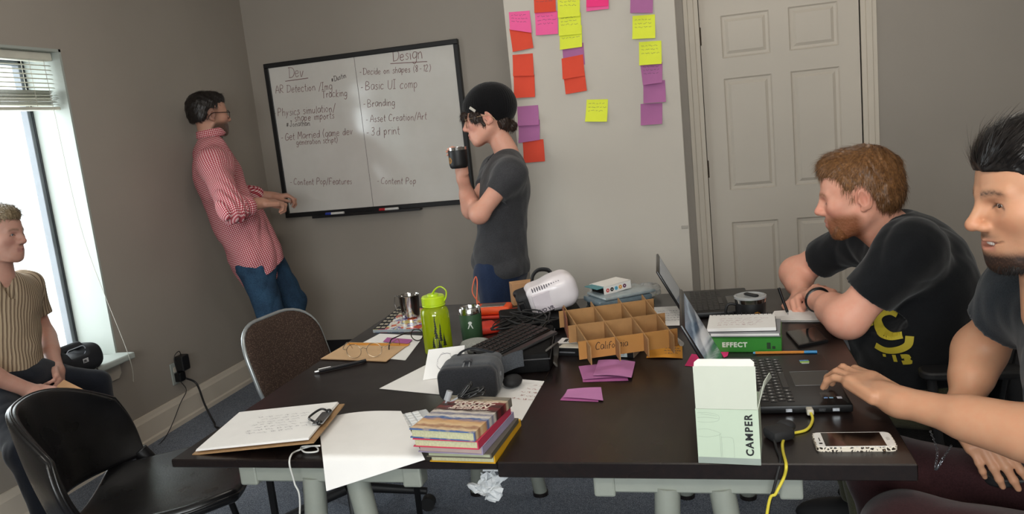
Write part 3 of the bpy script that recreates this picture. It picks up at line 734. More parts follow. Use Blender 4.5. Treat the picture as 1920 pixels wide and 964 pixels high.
def office_chair(label, loc, rz, fab, back_h=(.66, .96), back_w=.44, arms=True, seat_z=.46, silver=False, tilt=.05, arm_dx=0.0, arm_z=.665):
    t = thing('office_chair', label, 'chair', loc, rz)
    pr = [rbox((.0, 0, seat_z), (.20, .20, .012), .03, k=.02)]; v, q = sdf_mesh(pr, .008); o = put('seat', np_mesh('seat', v, q), fab, t, world=False)
    zc = (back_h[0] + back_h[1]) / 2; hh = (back_h[1] - back_h[0]) / 2
    def bk(u, v, d=0.0):                                     # rounded upholstered back, faces +x
        ang = u * 1.0; y = math.sin(ang) / math.sin(1.0) * back_w / 2; x = -.235 + .09 * (1 - math.cos(ang)) - tilt * (v * 2 - 1) + d; return Vector((x, y, zc + (v * 2 - 1) * hh))
    mb = MB(); n = 26; outl = rrect(2, 2, .72, 8); rings = []
    for s, d in ((.0, .026), (.5, .026), (.88, .022), (.97, .012), (1.0, .0), (.97, -.012), (.6, -.018), (0, -.018)):
        rings.append([mb.bm.verts.new(bk(a * s, .5 + .5 * b * s, d)) for a, b in outl])
    for A, B in zip(rings, rings[1:]):
        for k in range(len(outl)): mb.face([A[k], A[(k + 1) % len(outl)], B[(k + 1) % len(outl)], B[k]])
    bmesh.ops.remove_doubles(mb.bm, verts=mb.bm.verts, dist=1e-5); put('backrest', mb, fab, t, world=False, smooth=180)
    put('back_trim', MB().tube([bk(a * 1.005, .5 + .5 * b * 1.005) for a, b in outl], .0075, 8, closed=True), m_silver if silver else m_plastic, t, world=False, smooth=180)
    put('back_bracket', MB().tube(spline([(-.10, 0, seat_z - .03), (-.24, 0, seat_z - .02), (-.285, 0, seat_z + .06), (-.262 - tilt * .0, 0, zc)], 6), .016, 10, flat=1.8), m_plastic, t, world=False, smooth=60)
    if arms:
        for s in (-1, 1):
            y = s * .255
            put('arm_support', MB().tube(spline([(-.02, s * .18, seat_z - .02), (-.02, y, seat_z), (-.01, y, seat_z + .10), (0, y, arm_z - .02)], 6), .013, 10), m_silver if silver else m_plastic, t, world=False, smooth=60)
            mbp = MB(); mbp.prism([(a * 1 + .02 + arm_dx, b + y) for a, b in rrect(.25, .075, .03, 5)], arm_z - .022, arm_z, None); o = put('armrest', mbp, m_plastic, t, world=False, smooth=40); m = o.modifiers.new('b', 'BEVEL'); m.width = .006; m.segments = 3; m.limit_method = 'ANGLE'
            if silver: put('adjust_knob', MB().tube([(-.20, s * .20, seat_z + .02), (-.20, s * .245, seat_z + .02)], .018, 14), m_silver, t, world=False, smooth=50)
    put('gas_column', MB().tube([(0, 0, .09), (0, 0, seat_z - .03)], [.028, .022], 14), m_plastic, t, world=False, smooth=50)
    for k in range(5):
        a = 2 * PI * k / 5 + .3; d = Vector((math.cos(a), math.sin(a), 0)); put('base_arm', MB().tube([d * .03 + Vector((0, 0, .11)), d * .29 + Vector((0, 0, .075))], [.022, .014], 8), m_plastic, t, world=False, smooth=60)
        put('caster', MB().tube([d * .29 + Vector((0, 0, .027)) + d.orthogonal().normalized() * 0 + Vector((-d.y, d.x, 0)) * .02, ] + [d * .29 + Vector((0, 0, .027)) + Vector((-d.y, d.x, 0)) * -.02], .027, 14), m_plastic, t, world=False, smooth=50)
    return t
m_brown_mesh = mesh_fabric('brown_mesh_upholstery', '3a2d27', '6e5c4e'); m_black_fab = mesh_fabric('black_mesh_upholstery', '141416', '232326')
office_chair('brown mesh office chair with silver edging at the left side of the table', (-1.40, 2.62, 0), math.radians(-8), m_brown_mesh, back_h=(.47, .79), back_w=.44, arms=False, seat_z=.43, silver=True, tilt=.045)
office_chair('black office chair carrying the ginger haired writer', (.545, 2.47, 0), PI, m_black_fab, back_h=(.50, .83), seat_z=.42, tilt=.03, arm_dx=-.115, arm_z=.672)
office_chair('black office chair with wide armrests carrying the smiling man', (.88, 1.445, 0), PI, m_black_fab, back_h=(.60, .98), seat_z=.42, tilt=.03, arm_dx=.225, arm_z=.625)
# ---------------------------------------------------------------- whiteboard with its writing
m_ink_black = M('black_plastic', '0e0e10', .35); m_frame = M('black_aluminium', '151517', .4); m_paper = M('white_paper', 'e9e7e4', .75, var=.02); m_steel = M('brushed_steel', 'b9bcc0', .28, metal=1.0)
def wb_mat():
    t = NT('whiteboard_enamel'); n = t.noise(3, 5); t.color(t.ramp(n, [(.3, lin('d3cfc8')), (.7, lin('dedbd5'))])); t.set(Roughness=.12, Specular_IOR_Level=.9)
    t.link(t.ramp(t.noise(5, 4), [(.3, (.09,) * 3), (.7, (.15,) * 3)]), t.b.inputs['Roughness']); return t.m
YW = 4.772
c = [Y(487, 122, YW), Y(855, 72, YW), Y(893, 377, YW), Y(544, 412, YW)]
bx0, bx1 = (c[0].x + c[3].x) / 2, (c[1].x + c[2].x) / 2; bz0, bz1 = (c[2].z + c[3].z) / 2, (c[0].z + c[1].z) / 2
wb = thing('whiteboard', 'black framed whiteboard with two columns of red handwriting', 'whiteboard', ((bx0 + bx1) / 2, YW + .012, bz0))
put('writing_surface', MB().box((bx0 + .01, YW + .004, bz0 + .01), (bx1 - .01, YW + .026, bz1 - .01)), wb_mat(), wb)
fw_ = .030
for a, b in (((bx0, bz1 - fw_), (bx1, bz1)), ((bx0, bz0), (bx1, bz0 + fw_)), ((bx0, bz0 + fw_), (bx0 + fw_, bz1 - fw_)), ((bx1 - fw_, bz0 + fw_), (bx1, bz1 - fw_))):
    put('frame', MB().box((a[0], YW - .008, a[1]), (b[0], YW + .027, b[1]), .003), m_frame, wb)
put('pen_tray', MB().box((bx0 + .22, YW - .055, bz0 - .012), (bx1 - .35, YW - .008, bz0 - .002), .002).box((bx0 + .22, YW - .058, bz0 - .012), (bx1 - .35, YW - .053, bz0 + .004), .001), m_frame, wb)
xm = (Y(655, 106, YW).x + Y(708, 392, YW).x) / 2
put('centre_line', MB().box((xm - .0012, YW + .0033, bz0 + fw_), (xm + .0012, YW + .0045, bz1 - fw_)), M('grey_marker_ink', '5d5552', .6), wb)
m_mark = M('dark_red_marker_ink', '744a47', .6); m_mark2 = M('dark_marker_ink', '3a2726', .6)
def board_line(txt, x0, y0, x1, y1, w=.0031, ink=None):
    a, b = Y(x0, y0, YW + .0035), Y(x1, y1, YW + .0035); d = (b - a); L = math.hypot(d.x, d.z); nat = scribe(MB(), txt, Matrix.Identity(4), 1.0, .1, 3); size = L / nat
    mx = frame((a.x, YW + .0032, a.z), (d.x, 0, d.z), (-d.z, 0, d.x)); mb = MB(); scribe(mb, txt, mx, size, w, len(txt) * 7 + int(x0)); put('handwriting', mb, ink or m_mark, wb)
for a in (('Dev', 542, 146, 571, 144), ('AR Detection /Img', 517, 175, 624, 168), ('Tracking', 604, 184, 652, 180), ('-Physics simulation/', 513, 219, 630, 209), ('shape imports', 553, 228, 628, 222),
          ('-Get Married (game dev', 527, 264, 663, 252), ('generation script)', 556, 272, 634, 267), ('-Content Pop/Features', 544, 347, 661, 345), ('-Decide on shapes (8-12)', 674, 141, 809, 133),
          ('-Basic UI comp', 676, 170, 784, 164), ('-Branding', 681, 201, 742, 198), ('-Asset Creation/Art', 686, 230, 801, 224), ('-3d print', 687, 255, 751, 252), ('-Content Pop', 707, 345, 781, 345)): board_line(*a)
board_line('Design', 737, 115, 794, 109, .0038)
board_line('#Dustin', 622, 154, 650, 145, .0030, m_mark2); board_line('#Jonathan', 537, 238, 582, 236, .0028, m_mark2)
for x0, y0, x1, y1 in ((535, 153, 578, 147), (732, 120, 801, 116)):
    mb = MB(); ribbon(mb, [Y(x0, y0, YW + .0032).copy(), Y(x1, y1, YW + .0032)], .004, Matrix.Identity(4))
    a, b = Y(x0, y0, YW + .003), Y(x1, y1, YW + .003); mb = MB().slab([a, b, b + Vector((0, 0, .004)), a + Vector((0, 0, .004))], .0004); put('underline', mb, m_mark, wb)
for nm, px, py, col, lab in (('marker_pen', 630, 405, '2b3d9c', 'blue capped marker lying in the whiteboard tray'), ('marker_pen', 731, 395, 'b5222a', 'red capped marker lying in the whiteboard tray')):
    p = Y(px, py, YW - .03); t = thing(nm, lab, 'marker', (p.x, YW - .03, bz0 - .002))
    put('barrel', MB().tube([(p.x - .03, YW - .03, bz0 + .008), (p.x + .06, YW - .03, bz0 + .008)], .009, 12), M('marker_barrel', 'd7d5d2', .4), t, smooth=50)
    put('cap', MB().tube([(p.x - .07, YW - .03, bz0 + .008), (p.x - .03, YW - .03, bz0 + .008)], .010, 12), M('cap_' + col, col, .4), t, smooth=50)

# ---------------------------------------------------------------- the door slab with sticky notes
YS = 3.80
sx0, sx1 = (Y(937, 0, YS).x + Y(999, 509, YS).x) / 2, (Y(1263, 0, YS).x + Y(1301, 548, YS).x) / 2
sb = thing('notice_board', 'plain light grey slab standing upright, covered in coloured sticky notes', 'board', ((sx0 + sx1) / 2, YS + .02, 0))
put('panel', MB().box((sx0, YS, .012), (sx1, YS + .036, 2.05), .002), paint('pale_grey_slab_paint', 'bdb6ab', .03), sb)
for q in (sx0 + .08, sx1 - .08): put('foot', MB().box((q - .03, YS - .10, 0), (q + .03, YS + .14, .012), .003), m_frame, sb)
put('latch', MB().box((sx1 - .035, YS - .004, Y(1290, 425, YS).z - .008), (sx1 - .004, YS + .001, Y(1290, 425, YS).z + .006), .001), M('painted_latch', '9a9489', .4), sb)
NC = {'pink': 'ee5f9c', 'red': 'd9472e', 'yellow': 'dfe83e', 'purple': 'a86597', 'magenta': 'a6568f', 'hot': 'f0357f'}
def note_mat(k):
    if 'note_' + k in _mc: return _mc['note_' + k]
    return M('note_' + k, NC[k], .8, var=.04)
m_ink = M('grey_pen_ink', '4b4458', .7)
def note(label, quad, col, order=0, write=0, curl=.012, crumple=0):
    """one square of paper stuck along its top edge, its lower edge curling off the board"""
    P = [Y(a, b, YS) for a, b in quad]; y0 = YS - .0012 - order * .0014; n = 8
    def fn(u, v, lift=0.0):
        t = P[0].lerp(P[1], u); b = P[3].lerp(P[2], u); p = t.lerp(b, v); off = curl * v ** 2.2 * (1 + .3 * math.sin(3 * u + order)) + crumple * .004 * math.sin(9 * u + 7 * v) * v
        return Vector((p.x, y0 - off - lift, p.z))
    mb = MB(); A = [[mb.bm.verts.new(fn(i / 4, j / n, .0)) for j in range(n + 1)] for i in range(5)]; B = [[mb.bm.verts.new(fn(i / 4, j / n, .0004)) for j in range(n + 1)] for i in range(5)]
    for i in range(4):
        for j in range(n): mb.face([A[i][j], A[i][j + 1], A[i + 1][j + 1], A[i + 1][j]]); mb.face([B[i][j], B[i + 1][j], B[i + 1][j + 1], B[i][j + 1]])
    for j in range(n): mb.face([A[0][j], B[0][j], B[0][j + 1], A[0][j + 1]]); mb.face([A[4][j], A[4][j + 1], B[4][j + 1], B[4][j]])
    for i in range(4): mb.face([A[i][n], B[i][n], B[i + 1][n], A[i + 1][n]]); mb.face([A[i][0], A[i + 1][0], B[i + 1][0], B[i][0]])
    o = put('sticky_note', mb, note_mat(col), smooth=50); tag(o, label, 'sticky note', 'sticky notes on the grey slab')
    if write:
        wb_ = MB(); rnd = random.Random(write)
        for r in range(3):
            v = .18 + .16 * r; u = .1
            while u < .8:
                L = rnd.uniform(.08, .2); pts = [fn(u + L * k / 5, v + rnd.uniform(-.03, .03), .0008) for k in range(6)]
                for k in range(5):
                    p, q = pts[k], pts[k + 1]; wb_.face([wb_.bm.verts.new(x) for x in (p, q, q + Vector((0, 0, -.0014)), p + Vector((0, 0, -.0014)))])
                u += L + .05
        put('writing', wb_, m_ink, o)
    return o
for args in (
    ('pink note at top left of the slab, half under a red note', [(954, 23), (993, 20), (998, 62), (957, 56)], 'pink', 0, 1),
    ('tilted red note overlapping the lower half of the top left pink note', [(955, 54), (994, 47), (1001, 90), (963, 98)], 'red', 1, 0),
    ('red note cut by the top edge, above a pink note', [(1000, -18), (1041, -20), (1043, 22), (1003, 25)], 'red', 0, 2),
    ('pink note right below the topmost red note, beside the yellow column', [(1003, 24), (1045, 20), (1047, 64), (1006, 67)], 'pink', 1, 3),
    ('yellow note at the very top of the second yellow column', [(1045, -12), (1087, -14), (1088, 31), (1047, 34)], 'yellow', 0, 4),
    ('yellow note in the middle of the three overlapping yellow notes', [(1047, 27), (1089, 23), (1090, 64), (1049, 68)], 'yellow', 1, 5),
    ('yellow note at the bottom of the three overlapping yellow notes', [(1049, 52), (1091, 47), (1092, 88), (1051, 94)], 'yellow', 2, 6),
    ('purple note mostly hidden between yellow notes and a red pair', [(1054, 84), (1094, 80), (1097, 121), (1057, 124)], 'purple', -0.6, 0, .001),
    ('upper red note of the pair below the yellow column', [(1053, 110), (1093, 102), (1097, 142), (1056, 149)], 'red', 1, 0),
    ('lower red note of the pair below the yellow column', [(1056, 139), (1096, 133), (1101, 170), (1062, 177)], 'red', 2, 0),
    ('upper red note of the pair at the left edge of the slab', [(961, 103), (999, 100), (1002, 142), (963, 143)], 'red', 0, 0),
    ('lower red note of the pair at the left edge of the slab', [(963, 141), (1002, 140), (1004, 182), (965, 184)], 'red', 1, 0),
    ('upper wrinkled purple note beside the beanie', [(970, 200), (1009, 197), (1012, 234), (972, 236)], 'purple', 0, 0, .016, 1),
    ('lower wrinkled purple note beside the beanie', [(972, 226), (1012, 224), (1013, 262), (974, 268)], 'purple', 1, 0, .016, 1),
    ('lowest red note at the left of the slab, by the shoulder', [(980, 263), (1019, 261), (1023, 302), (984, 305)], 'red', 2, 0, .018),
    ('dark pink note cut off by the top edge in the middle', [(1099, -24), (1141, -26), (1141, 12), (1100, 14)], 'hot', 0, 0),
    ('pink note under a dark pink one at the top middle', [(1099, -20), (1141, -22), (1142, 17), (1100, 22)], 'pink', -0.6, 0),
    ('lone yellow note in the middle of the slab', [(1100, 187), (1140, 186), (1139, 228), (1098, 228)], 'yellow', 0, 7, .02),
    ('purple note at the top of the right hand column', [(1182, -18), (1225, -19), (1224, 25), (1182, 25)], 'purple', 0, 0),
    ('higher of the two yellow notes in the right hand column', [(1186, 30), (1228, 27), (1229, 72), (1186, 74)], 'yellow', 0, 8, .016),
    ('lower of the two yellow notes in the right hand column', [(1198, 79), (1240, 76), (1241, 120), (1199, 123)], 'yellow', 0, 9, .014),
    ('purple note directly under the lower right yellow note', [(1200, 118), (1242, 116), (1242, 155), (1206, 160)], 'purple', -0.6, 10, .02),
    ('purple note second from the bottom of the right hand column', [(1206, 153), (1247, 150), (1249, 191), (1207, 194)], 'purple', -0.7, 0, .02),
    ('bottom purple note of the right hand column', [(1201, 195), (1242, 193), (1242, 232), (1202, 235)], 'purple', -0.5, 0, .02)):
    note(*args)

# ---------------------------------------------------------------- venetian blind, half raised
m_slat = M('cream_blind_slat', 'cfcdbf', .5, Subsurface_Weight=.0)
bl = thing('venetian_blind', 'cream slatted venetian blind gathered near the top of the window', 'blind', (XL - .06, (WIN_Y0 + WIN_Y1) / 2, 1.70))
bxx = XL - .06; by0, by1 = WIN_Y0 + .02, WIN_Y1 - .022
put('headrail', MB().box((bxx - .028, by0, 1.925), (bxx + .028, by1, 1.962), .003), m_slat, bl)
def slat(z, tilt, dy=0.0):
    mx = Matrix.Translation((bxx, 0, z)) @ Matrix.Rotation(tilt, 4, 'Y'); mb = MB()
    def fn(u, v): return Vector(((u - .5) * .048, by0 + .012 + (by1 - by0 - .02) * v + dy, .004 * (1 - (2 * u - 1) ** 2)))
    mb.grid(4, 1, fn, mx); mb.grid(4, 1, lambda u, v: fn(1 - u, v) - Vector((0, 0, .0012)), mx); return mb
for k in range(6): put('slat', slat(1.905 - .020 * k, math.radians(8), random.uniform(-.003, .003)), m_slat, bl)
for k in range(11): put('slat', slat(1.788 - .0062 * k, math.radians(random.uniform(-6, 6)), random.uniform(-.006, .012)), m_slat, bl)
put('bottom_rail', MB().box((bxx - .026, by0 + .01, 1.702), (bxx + .026, by1, 1.716), .003), m_slat, bl)
for yy in (by0 + .18, by1 - .13):
    for dx in (-.022, .022): put('ladder_cord', MB().tube([(bxx + dx, yy, 1.93), (bxx + dx, yy, 1.71)], .0012, 5), m_slat, bl)
put('lift_cord', MB().tube(spline([(bxx + .02, by1 - .045, 1.93), (bxx + .03, by1 - .05, 1.7), (bxx + .05, by1 - .04, 1.1), (XL + .105, by1 - .03, .53), (XL + .108, by1 - .03, .38)], 8), .0014, 5), M('blind_cord', 'b9b7ad', .7), bl)

# ---------------------------------------------------------------- loudspeaker on the sill, with its cables
m_mesh = M('black_speaker_mesh', '15171c', .75, bump=.6, bscale=500, bdist=.001)
sx, sy0, sy1, sz = XL + .062, 2.735, 2.995, WIN_Z0 + .004
sp = thing('loudspeaker', 'black portable loudspeaker with carry handle lying on the window sill', 'speaker', (sx, (sy0 + sy1) / 2, sz))
pr = [rbox((sx, (sy0 + sy1) / 2, sz + .062), (.022, (sy1 - sy0) / 2 - .05, .018), .042, k=.01), cap((sx, sy0 + .03, sz + .05), (sx, sy1 - .035, sz + .05), .05, .05, k=.03),
      rbox((sx, (sy0 + sy1) / 2 - .02, sz + .105), (.10, (sy1 - sy0) / 2 - .09, .006), .012, k=.012, op='-'), rbox((sx, (sy0 + sy1) / 2 - .02, sz + .125), (.004, (sy1 - sy0) / 2 - .075, .003), .014, k=.02)]
v, q = sdf_mesh(pr, .004); put('speaker_body', np_mesh('speaker_body', v, q), m_mesh, sp)
rim = [Vector((sx + .042, (sy0 + sy1) / 2 - .02 + a, sz + .105 + b)) for a, b in rrect((sy1 - sy0) - .15, .042, .020, 5)]
put('handle_trim', MB().tube(rim, .0022, 6, closed=True), M('grey_trim_plastic', 'a7adb8', .3), sp, smooth=180)
put('maker_badge', MB().box((sx + .060, (sy0 + sy1) / 2 - .016, sz + .052), (sx + .0665, (sy0 + sy1) / 2 + .016, sz + .072), .001), M('badge_grey', 'b9b9bb', .4), sp)
put('lettering', text_me('JBL', .015, frame((sx + .0668, (sy0 + sy1) / 2 - .0125, sz + .0565), (0, 1, 0), (0, 0, 1)), .0003, bold=.0004), m_frame, sp)
for k, dy in enumerate((0, .035)):
    o = put('speaker_cable', MB().tube(spline([(XL + .09, 2.89 + dy, sz + .010), (XL + .112, 2.90 + dy, sz + .004), (XL + .125, 2.91 + dy, .42), (XL + .09, 2.95 + dy, .22), (XL + .06, 3.0 + dy, .006)], 8), .003, 6), m_frame, smooth=180)
    tag(o, ('left' if k == 0 else 'right') + ' one of two black cables hanging over the sill from the loudspeaker', 'cable')

# ---------------------------------------------------------------- wall outlet, power adapter and cords
pz = X(328, 700, XL); ol = thing('wall_outlet', 'white outlet plate on the wall above the base board', 'outlet', (XL + .003, pz.y, pz.z - .06))
put('plate', MB().box((XL, pz.y - .036, pz.z - .060), (XL + .007, pz.y + .036, pz.z + .060), .003), m_white, ol)
for dz in (-.022, .022): put('socket', MB().box((XL + .006, pz.y - .016, pz.z + dz - .014), (XL + .009, pz.y + .016, pz.z + dz + .014), .002), m_trim, ol)
ad = thing('power_adapter', 'black plug-in power adapter stacked in the wall outlet', 'adapter', (XL + .03, pz.y + .02, pz.z - .05))
put('plug_block', MB().box((XL + .0095, pz.y - .022, pz.z - .045), (XL + .048, pz.y + .026, pz.z + .006), .005, seg=2), m_ink_black if 'm_ink_black' in globals() else m_frame, ad)
put('brick', MB().box((XL + .0095, pz.y + .0, pz.z + .007), (XL + .060, pz.y + .062, pz.z + .092), .007, seg=2), m_frame, ad)
o = put('mains_cable', MB().tube(spline([(XL + .05, pz.y + .015, pz.z - .035), (XL + .085, pz.y + .05, pz.z - .08), (XL + .16, pz.y - .01, .10), (XL + .235, pz.y - .06, .02), (XL + .30, pz.y - .11, .006), (XL + .55, pz.y - .16, .006), (-1.9, 3.2, .006)], 9), .0055, 8), m_frame, smooth=180); tag(o, 'thick black power cord running from the wall adapter down to the floor', 'cord')
o = put('charger_wire', MB().tube(spline([(XL + .035, pz.y + .03, pz.z + .09), (XL + .04, pz.y + .01, pz.z + .12), (XL + .035, pz.y - .03, pz.z + .09), (XL + .04, pz.y - .02, pz.z - .03), (XL + .045, pz.y + .01, pz.z - .10), (XL + .05, pz.y - .06, .13), (XL + .07, pz.y - .26, .006), (XL + .10, pz.y - .55, .004)], 9), .0022, 6), m_frame, smooth=180); tag(o, 'thin black charger wire curling from the wall adapter to the carpet', 'wire')
# ---------------------------------------------------------------- shared by the people
def npv(p): return np.array([p[0], p[1], p[2]], np.float32)
def head_mx(o, fwd, up=(0, 0, 1)):
    f = Vector(fwd).normalized(); u = Vector(up); r = f.cross(u).normalized(); u = r.cross(f)
    return Matrix(((r.x, f.x, u.x, o[0]), (r.y, f.y, u.y, o[1]), (r.z, f.z, u.z, o[2]), (0, 0, 0, 1)))
def box_of(pts, m):
    a = np.array([npv(p) for p in pts]); return a.min(0) - m, a.max(0) + m
def loc_head(v, mx, sc=1.0):
    m = np.array(mx.inverted(), np.float32); return (v @ m[:3, :3].T + m[:3, 3]) / sc
def torso(pelvis, chest, neck, shR, shL, fwd, W, infl=0.0, belly=0.0, kk=0.05):
    """pelvis, chest, neck base and shoulder points; W = (pelvis half width, waist, chest, depths pelvis, waist, chest)"""
    pelvis, chest, neck, shR, shL = [Vector(p) for p in (pelvis, chest, neck, shR, shL)]
    up = (chest - pelvis).normalized(); r = (shR - shL).normalized(); f = up.cross(r).normalized() * -1
    if f.dot(Vector(fwd)) < 0: f = -f
    r = f.cross(up).normalized()
    up2 = (neck - chest).normalized(); r2 = (shR - shL).normalized(); f2 = up2.cross(r2)
    if f2.dot(f) < 0: f2 = -f2
    f2.normalize(); up3 = r2.cross(f2).normalized()
    R1 = Matrix((r, f, up)).transposed(); R2 = Matrix((r2, f2, up3 if up3.dot(up2) > 0 else -up3)).transposed()
    mid = pelvis.lerp(chest, 0.5)
    L = (chest - pelvis).length
    P = [ell(pelvis, (W[0] + infl, W[3] + infl, 0.115 + infl), R=R1, k=kk), ell(mid + f * belly, (W[1] + infl, W[4] + infl + belly * .4, L * .5 + infl), R=R1, k=kk),
         ell(chest + up * .02, (W[2] + infl, W[5] + infl, 0.165 + infl), R=R2, k=kk)]
    for s in (shR, shL):
        P += [cap(neck.lerp(s, .25) - up2 * .02, s - up2 * 0.012, 0.042 + infl, 0.05 + infl, k=kk), cap(chest, s, 0.07 + infl, 0.05 + infl, k=kk)]
    return P
def limb(a, b, c, ra, rb, rc, rd, k=0.025, infl=0.0, bulge=0.0):
    """shoulder-elbow-wrist or hip-knee-ankle with tapers and a soft muscle bulge"""
    a, b, c = Vector(a), Vector(b), Vector(c)
    P = [cap(a, b, ra + infl, rb + infl, k=k), cap(b, c, rb * 1.02 + infl, rd + infl, k=k), cap(b.lerp(c, .12), b.lerp(c, .45), rc + infl, rc * .86 + infl, k=k)]
    return P
def cut_plane(pt, nrm):
    pt, nrm = npv(pt), npv(Vector(nrm).normalized())
    return lambda P: (P - pt) @ nrm
def skin_body(root, prims, h, regions, base, paint=None, name='body'):
    v, q = multi(prims, h, regions); me = np_mesh(name, v, q); col = np.tile(np.array(lin(base), np.float32), (len(v), 1))
    if paint: col = paint(v, col)
    vcol(me, 'tint', np.clip(col, 0, 1)); return put(name, me, m_skin, root)
def cloth(root, name, prims, h, mat, folds=None, cuts=(), uvb=None, holes=None, relaxn=1):
    """a garment: inflated volumes, creased by folds, ended by cutting planes; uvb: bones for the woven pattern"""
    def post(P, F):
        if folds is not None: F = F + folds(P)
        for c in cuts: F = np.maximum(F, c(P))
        if holes:
            for hp in holes: F = np.maximum(F, -hp(P))
        return F
    v, q = sdf_mesh(prims, h, post=post); v = relax(v, q, relaxn, .5); me = np_mesh(name, v, q)
    if uvb:
        uv = me.uv_layers.new(name='weave'); fc = v[q].mean(1); best = np.full(len(fc), 9.0); pick = np.zeros(len(fc), int)
        for i, (a, b, r, ref, side) in enumerate(uvb):
            ab = npv(b) - npv(a); t = np.clip(((fc - npv(a)) @ ab) / (ab @ ab), 0, 1); d = np.sqrt(((fc - npv(a) - t[:, None] * ab) ** 2).sum(1)) - r
            m = d < best; best[m] = d[m]; pick[m] = i
        out = np.zeros((len(q), 4, 2), np.float32)
        for i, (a, b, r, ref, side) in enumerate(uvb):
            m = pick == i
            if not m.any(): continue
            ab = npv(b) - npv(a); L = np.sqrt(ab @ ab); ax = ab / L; e1 = npv(ref); e1 = e1 - ax * (e1 @ ax); e1 /= np.sqrt(e1 @ e1); e2 = np.cross(ax, e1)
            def par(p):
                w = p - npv(a); return np.arctan2(w @ e2, w @ e1), w @ ax
            ac, _ = par(fc[m]); pv = v[q[m]].reshape(-1, 3); ang, hh = par(pv); ang = ang.reshape(-1, 4); ang = ac[:, None] + (ang - ac[:, None] + PI) % (2 * PI) - PI
            out[m, :, 0] = ang * r; out[m, :, 1] = hh.reshape(-1, 4)
        uv.data.foreach_set('uv', out.ravel())
    return put(name, me, mat, root)
def fabric(name, col, col2=None, rough=0.9, scale=300, weave=0.25):
    t = NT(name); n = t.noise(scale, 2); n2 = t.noise(6, 4); a = lin(col); b = lin(col2 or col)
    t.color(t.mix(t.ramp(n2, [(.3, (0, 0, 0)), (.7, (1, 1, 1))]), t.ramp(n, [(.3, tuple(x * .75 for x in a)), (.7, tuple(min(1, x * 1.2) for x in a))]), t.ramp(n, [(.3, tuple(x * .75 for x in b)), (.7, tuple(min(1, x * 1.2) for x in b))])))
    t.set(Roughness=rough, Specular_IOR_Level=0.15, Sheen_Weight=0.15); t.bump(n, weave, 0.0008); return t.m
def hair_mat(name, c1, c2, rough=.45):
    t = NT(name); a = t.new('VertexColor', layer_name='tint'); n = t.noise(140, 3)
    t.color(t.mix(t.ramp(n, [(.3, (0, 0, 0)), (.7, (1, 1, 1))]), t.mix(1.0, a.outputs[0], lin(c1), 'MULTIPLY'), t.mix(1.0, a.outputs[0], lin(c2), 'MULTIPLY')))
    t.set(Roughness=rough, Specular_IOR_Level=0.4); return t.m
def hair(root, name, prims, mx, sc, mat, h=0.003, n=6000, length=0.03, flow=None, width=0.0016, lift=0.25, post=None, strand_keep=None, seed=1, amp=.004, seg=4, tint=None, curv=.45, root_in=.002):
    """a hair cap (head frame) with thousands of fine tapered locks growing out of it along flow(p, nrm)"""
    P = [xf(p, mx, sc) for p in prims]; inv = np.array(mx.inverted(), np.float32)
    def pst(Pw, F):
        q = (Pw @ inv[:3, :3].T + inv[:3, 3]) / sc
        F = F + amp * wob(q, 160, 6, 2) * .6
        return post(q, F) if post else F
    v, q = sdf_mesh(P, h, post=pst)
    rs = np.random.RandomState(seed); fn = np.cross(v[q[:, 1]] - v[q[:, 0]], v[q[:, 3]] - v[q[:, 0]]); ar = np.sqrt((fn ** 2).sum(1)) + 1e-12; fn /= ar[:, None]
    pick = rs.choice(len(q), n, p=ar / ar.sum()); w = rs.dirichlet((1, 1, 1, 1), n).astype(np.float32)
    p0 = (v[q[pick]] * w[..., None]).sum(1); nn = fn[pick]; pl = (p0 @ inv[:3, :3].T + inv[:3, 3]) / sc; nl = nn @ inv[:3, :3].T
    rad = pl / (np.sqrt((pl ** 2).sum(1))[:, None] + 1e-6); ok = (rad * nl).sum(1) > .55; p0, nn, pl, nl = p0[ok], nn[ok], pl[ok], nl[ok]
    if strand_keep is not None:
        k = strand_keep(pl); p0, nn, pl, nl = p0[k], nn[k], pl[k], nl[k]
    fl = flow(pl, nl); fl = fl - nl * (fl * nl).sum(1)[:, None]; fl /= np.sqrt((fl ** 2).sum(1))[:, None] + 1e-6
    fl = fl + rs.normal(size=fl.shape) * .16; m3 = np.array(mx, np.float32)[:3, :3]; fw = fl @ m3.T
    N = len(p0); Ln = length * sc * rs.uniform(.6, 1.25, N)[:, None]; side = np.cross(fw, nn); side /= np.sqrt((side ** 2).sum(1))[:, None] + 1e-6
    cols = []; Vs = [v]; Qs = [q]; base = len(v); g = .75 + .35 * rs.rand(N, 1); ringsL = []
    p = p0 - nn * root_in; dirv = fw * (1 - lift) + nn * lift
    for s in range(seg):
        t = s / (seg - 1); wd = width * sc * (1 - .85 * t) * rs.uniform(.7, 1.3, (N, 1))
        ringsL.append((p - side * wd, p + side * wd)); p = p + dirv * Ln / (seg - 1); dirv = dirv - nn * (lift * 1.2 / (seg - 1) + curv * Ln / (seg - 1) / .088)
    A = np.stack([x for pr in ringsL for x in pr], 1).astype(np.float32)          # N, 2*seg, 3
    Vs.append(A.reshape(-1, 3)); ids = base + np.arange(N)[:, None] * (2 * seg)
    for s in range(seg - 1): Qs.append(ids + np.array([[2 * s, 2 * s + 1, 2 * s + 3, 2 * s + 2]]))
    v = np.concatenate(Vs); q = np.concatenate(Qs); me = np_mesh(name, v, q)
    lc = np.concatenate([np.full((base, 1), .85), np.repeat(g, 2 * seg, 0)]).astype(np.float32); lc = np.repeat(lc, 3, 1)
    if tint is not None: lc = lc * tint(loc_head(v, mx, sc))
    vcol(me, 'tint', lc); return put(name, me, mat, root)
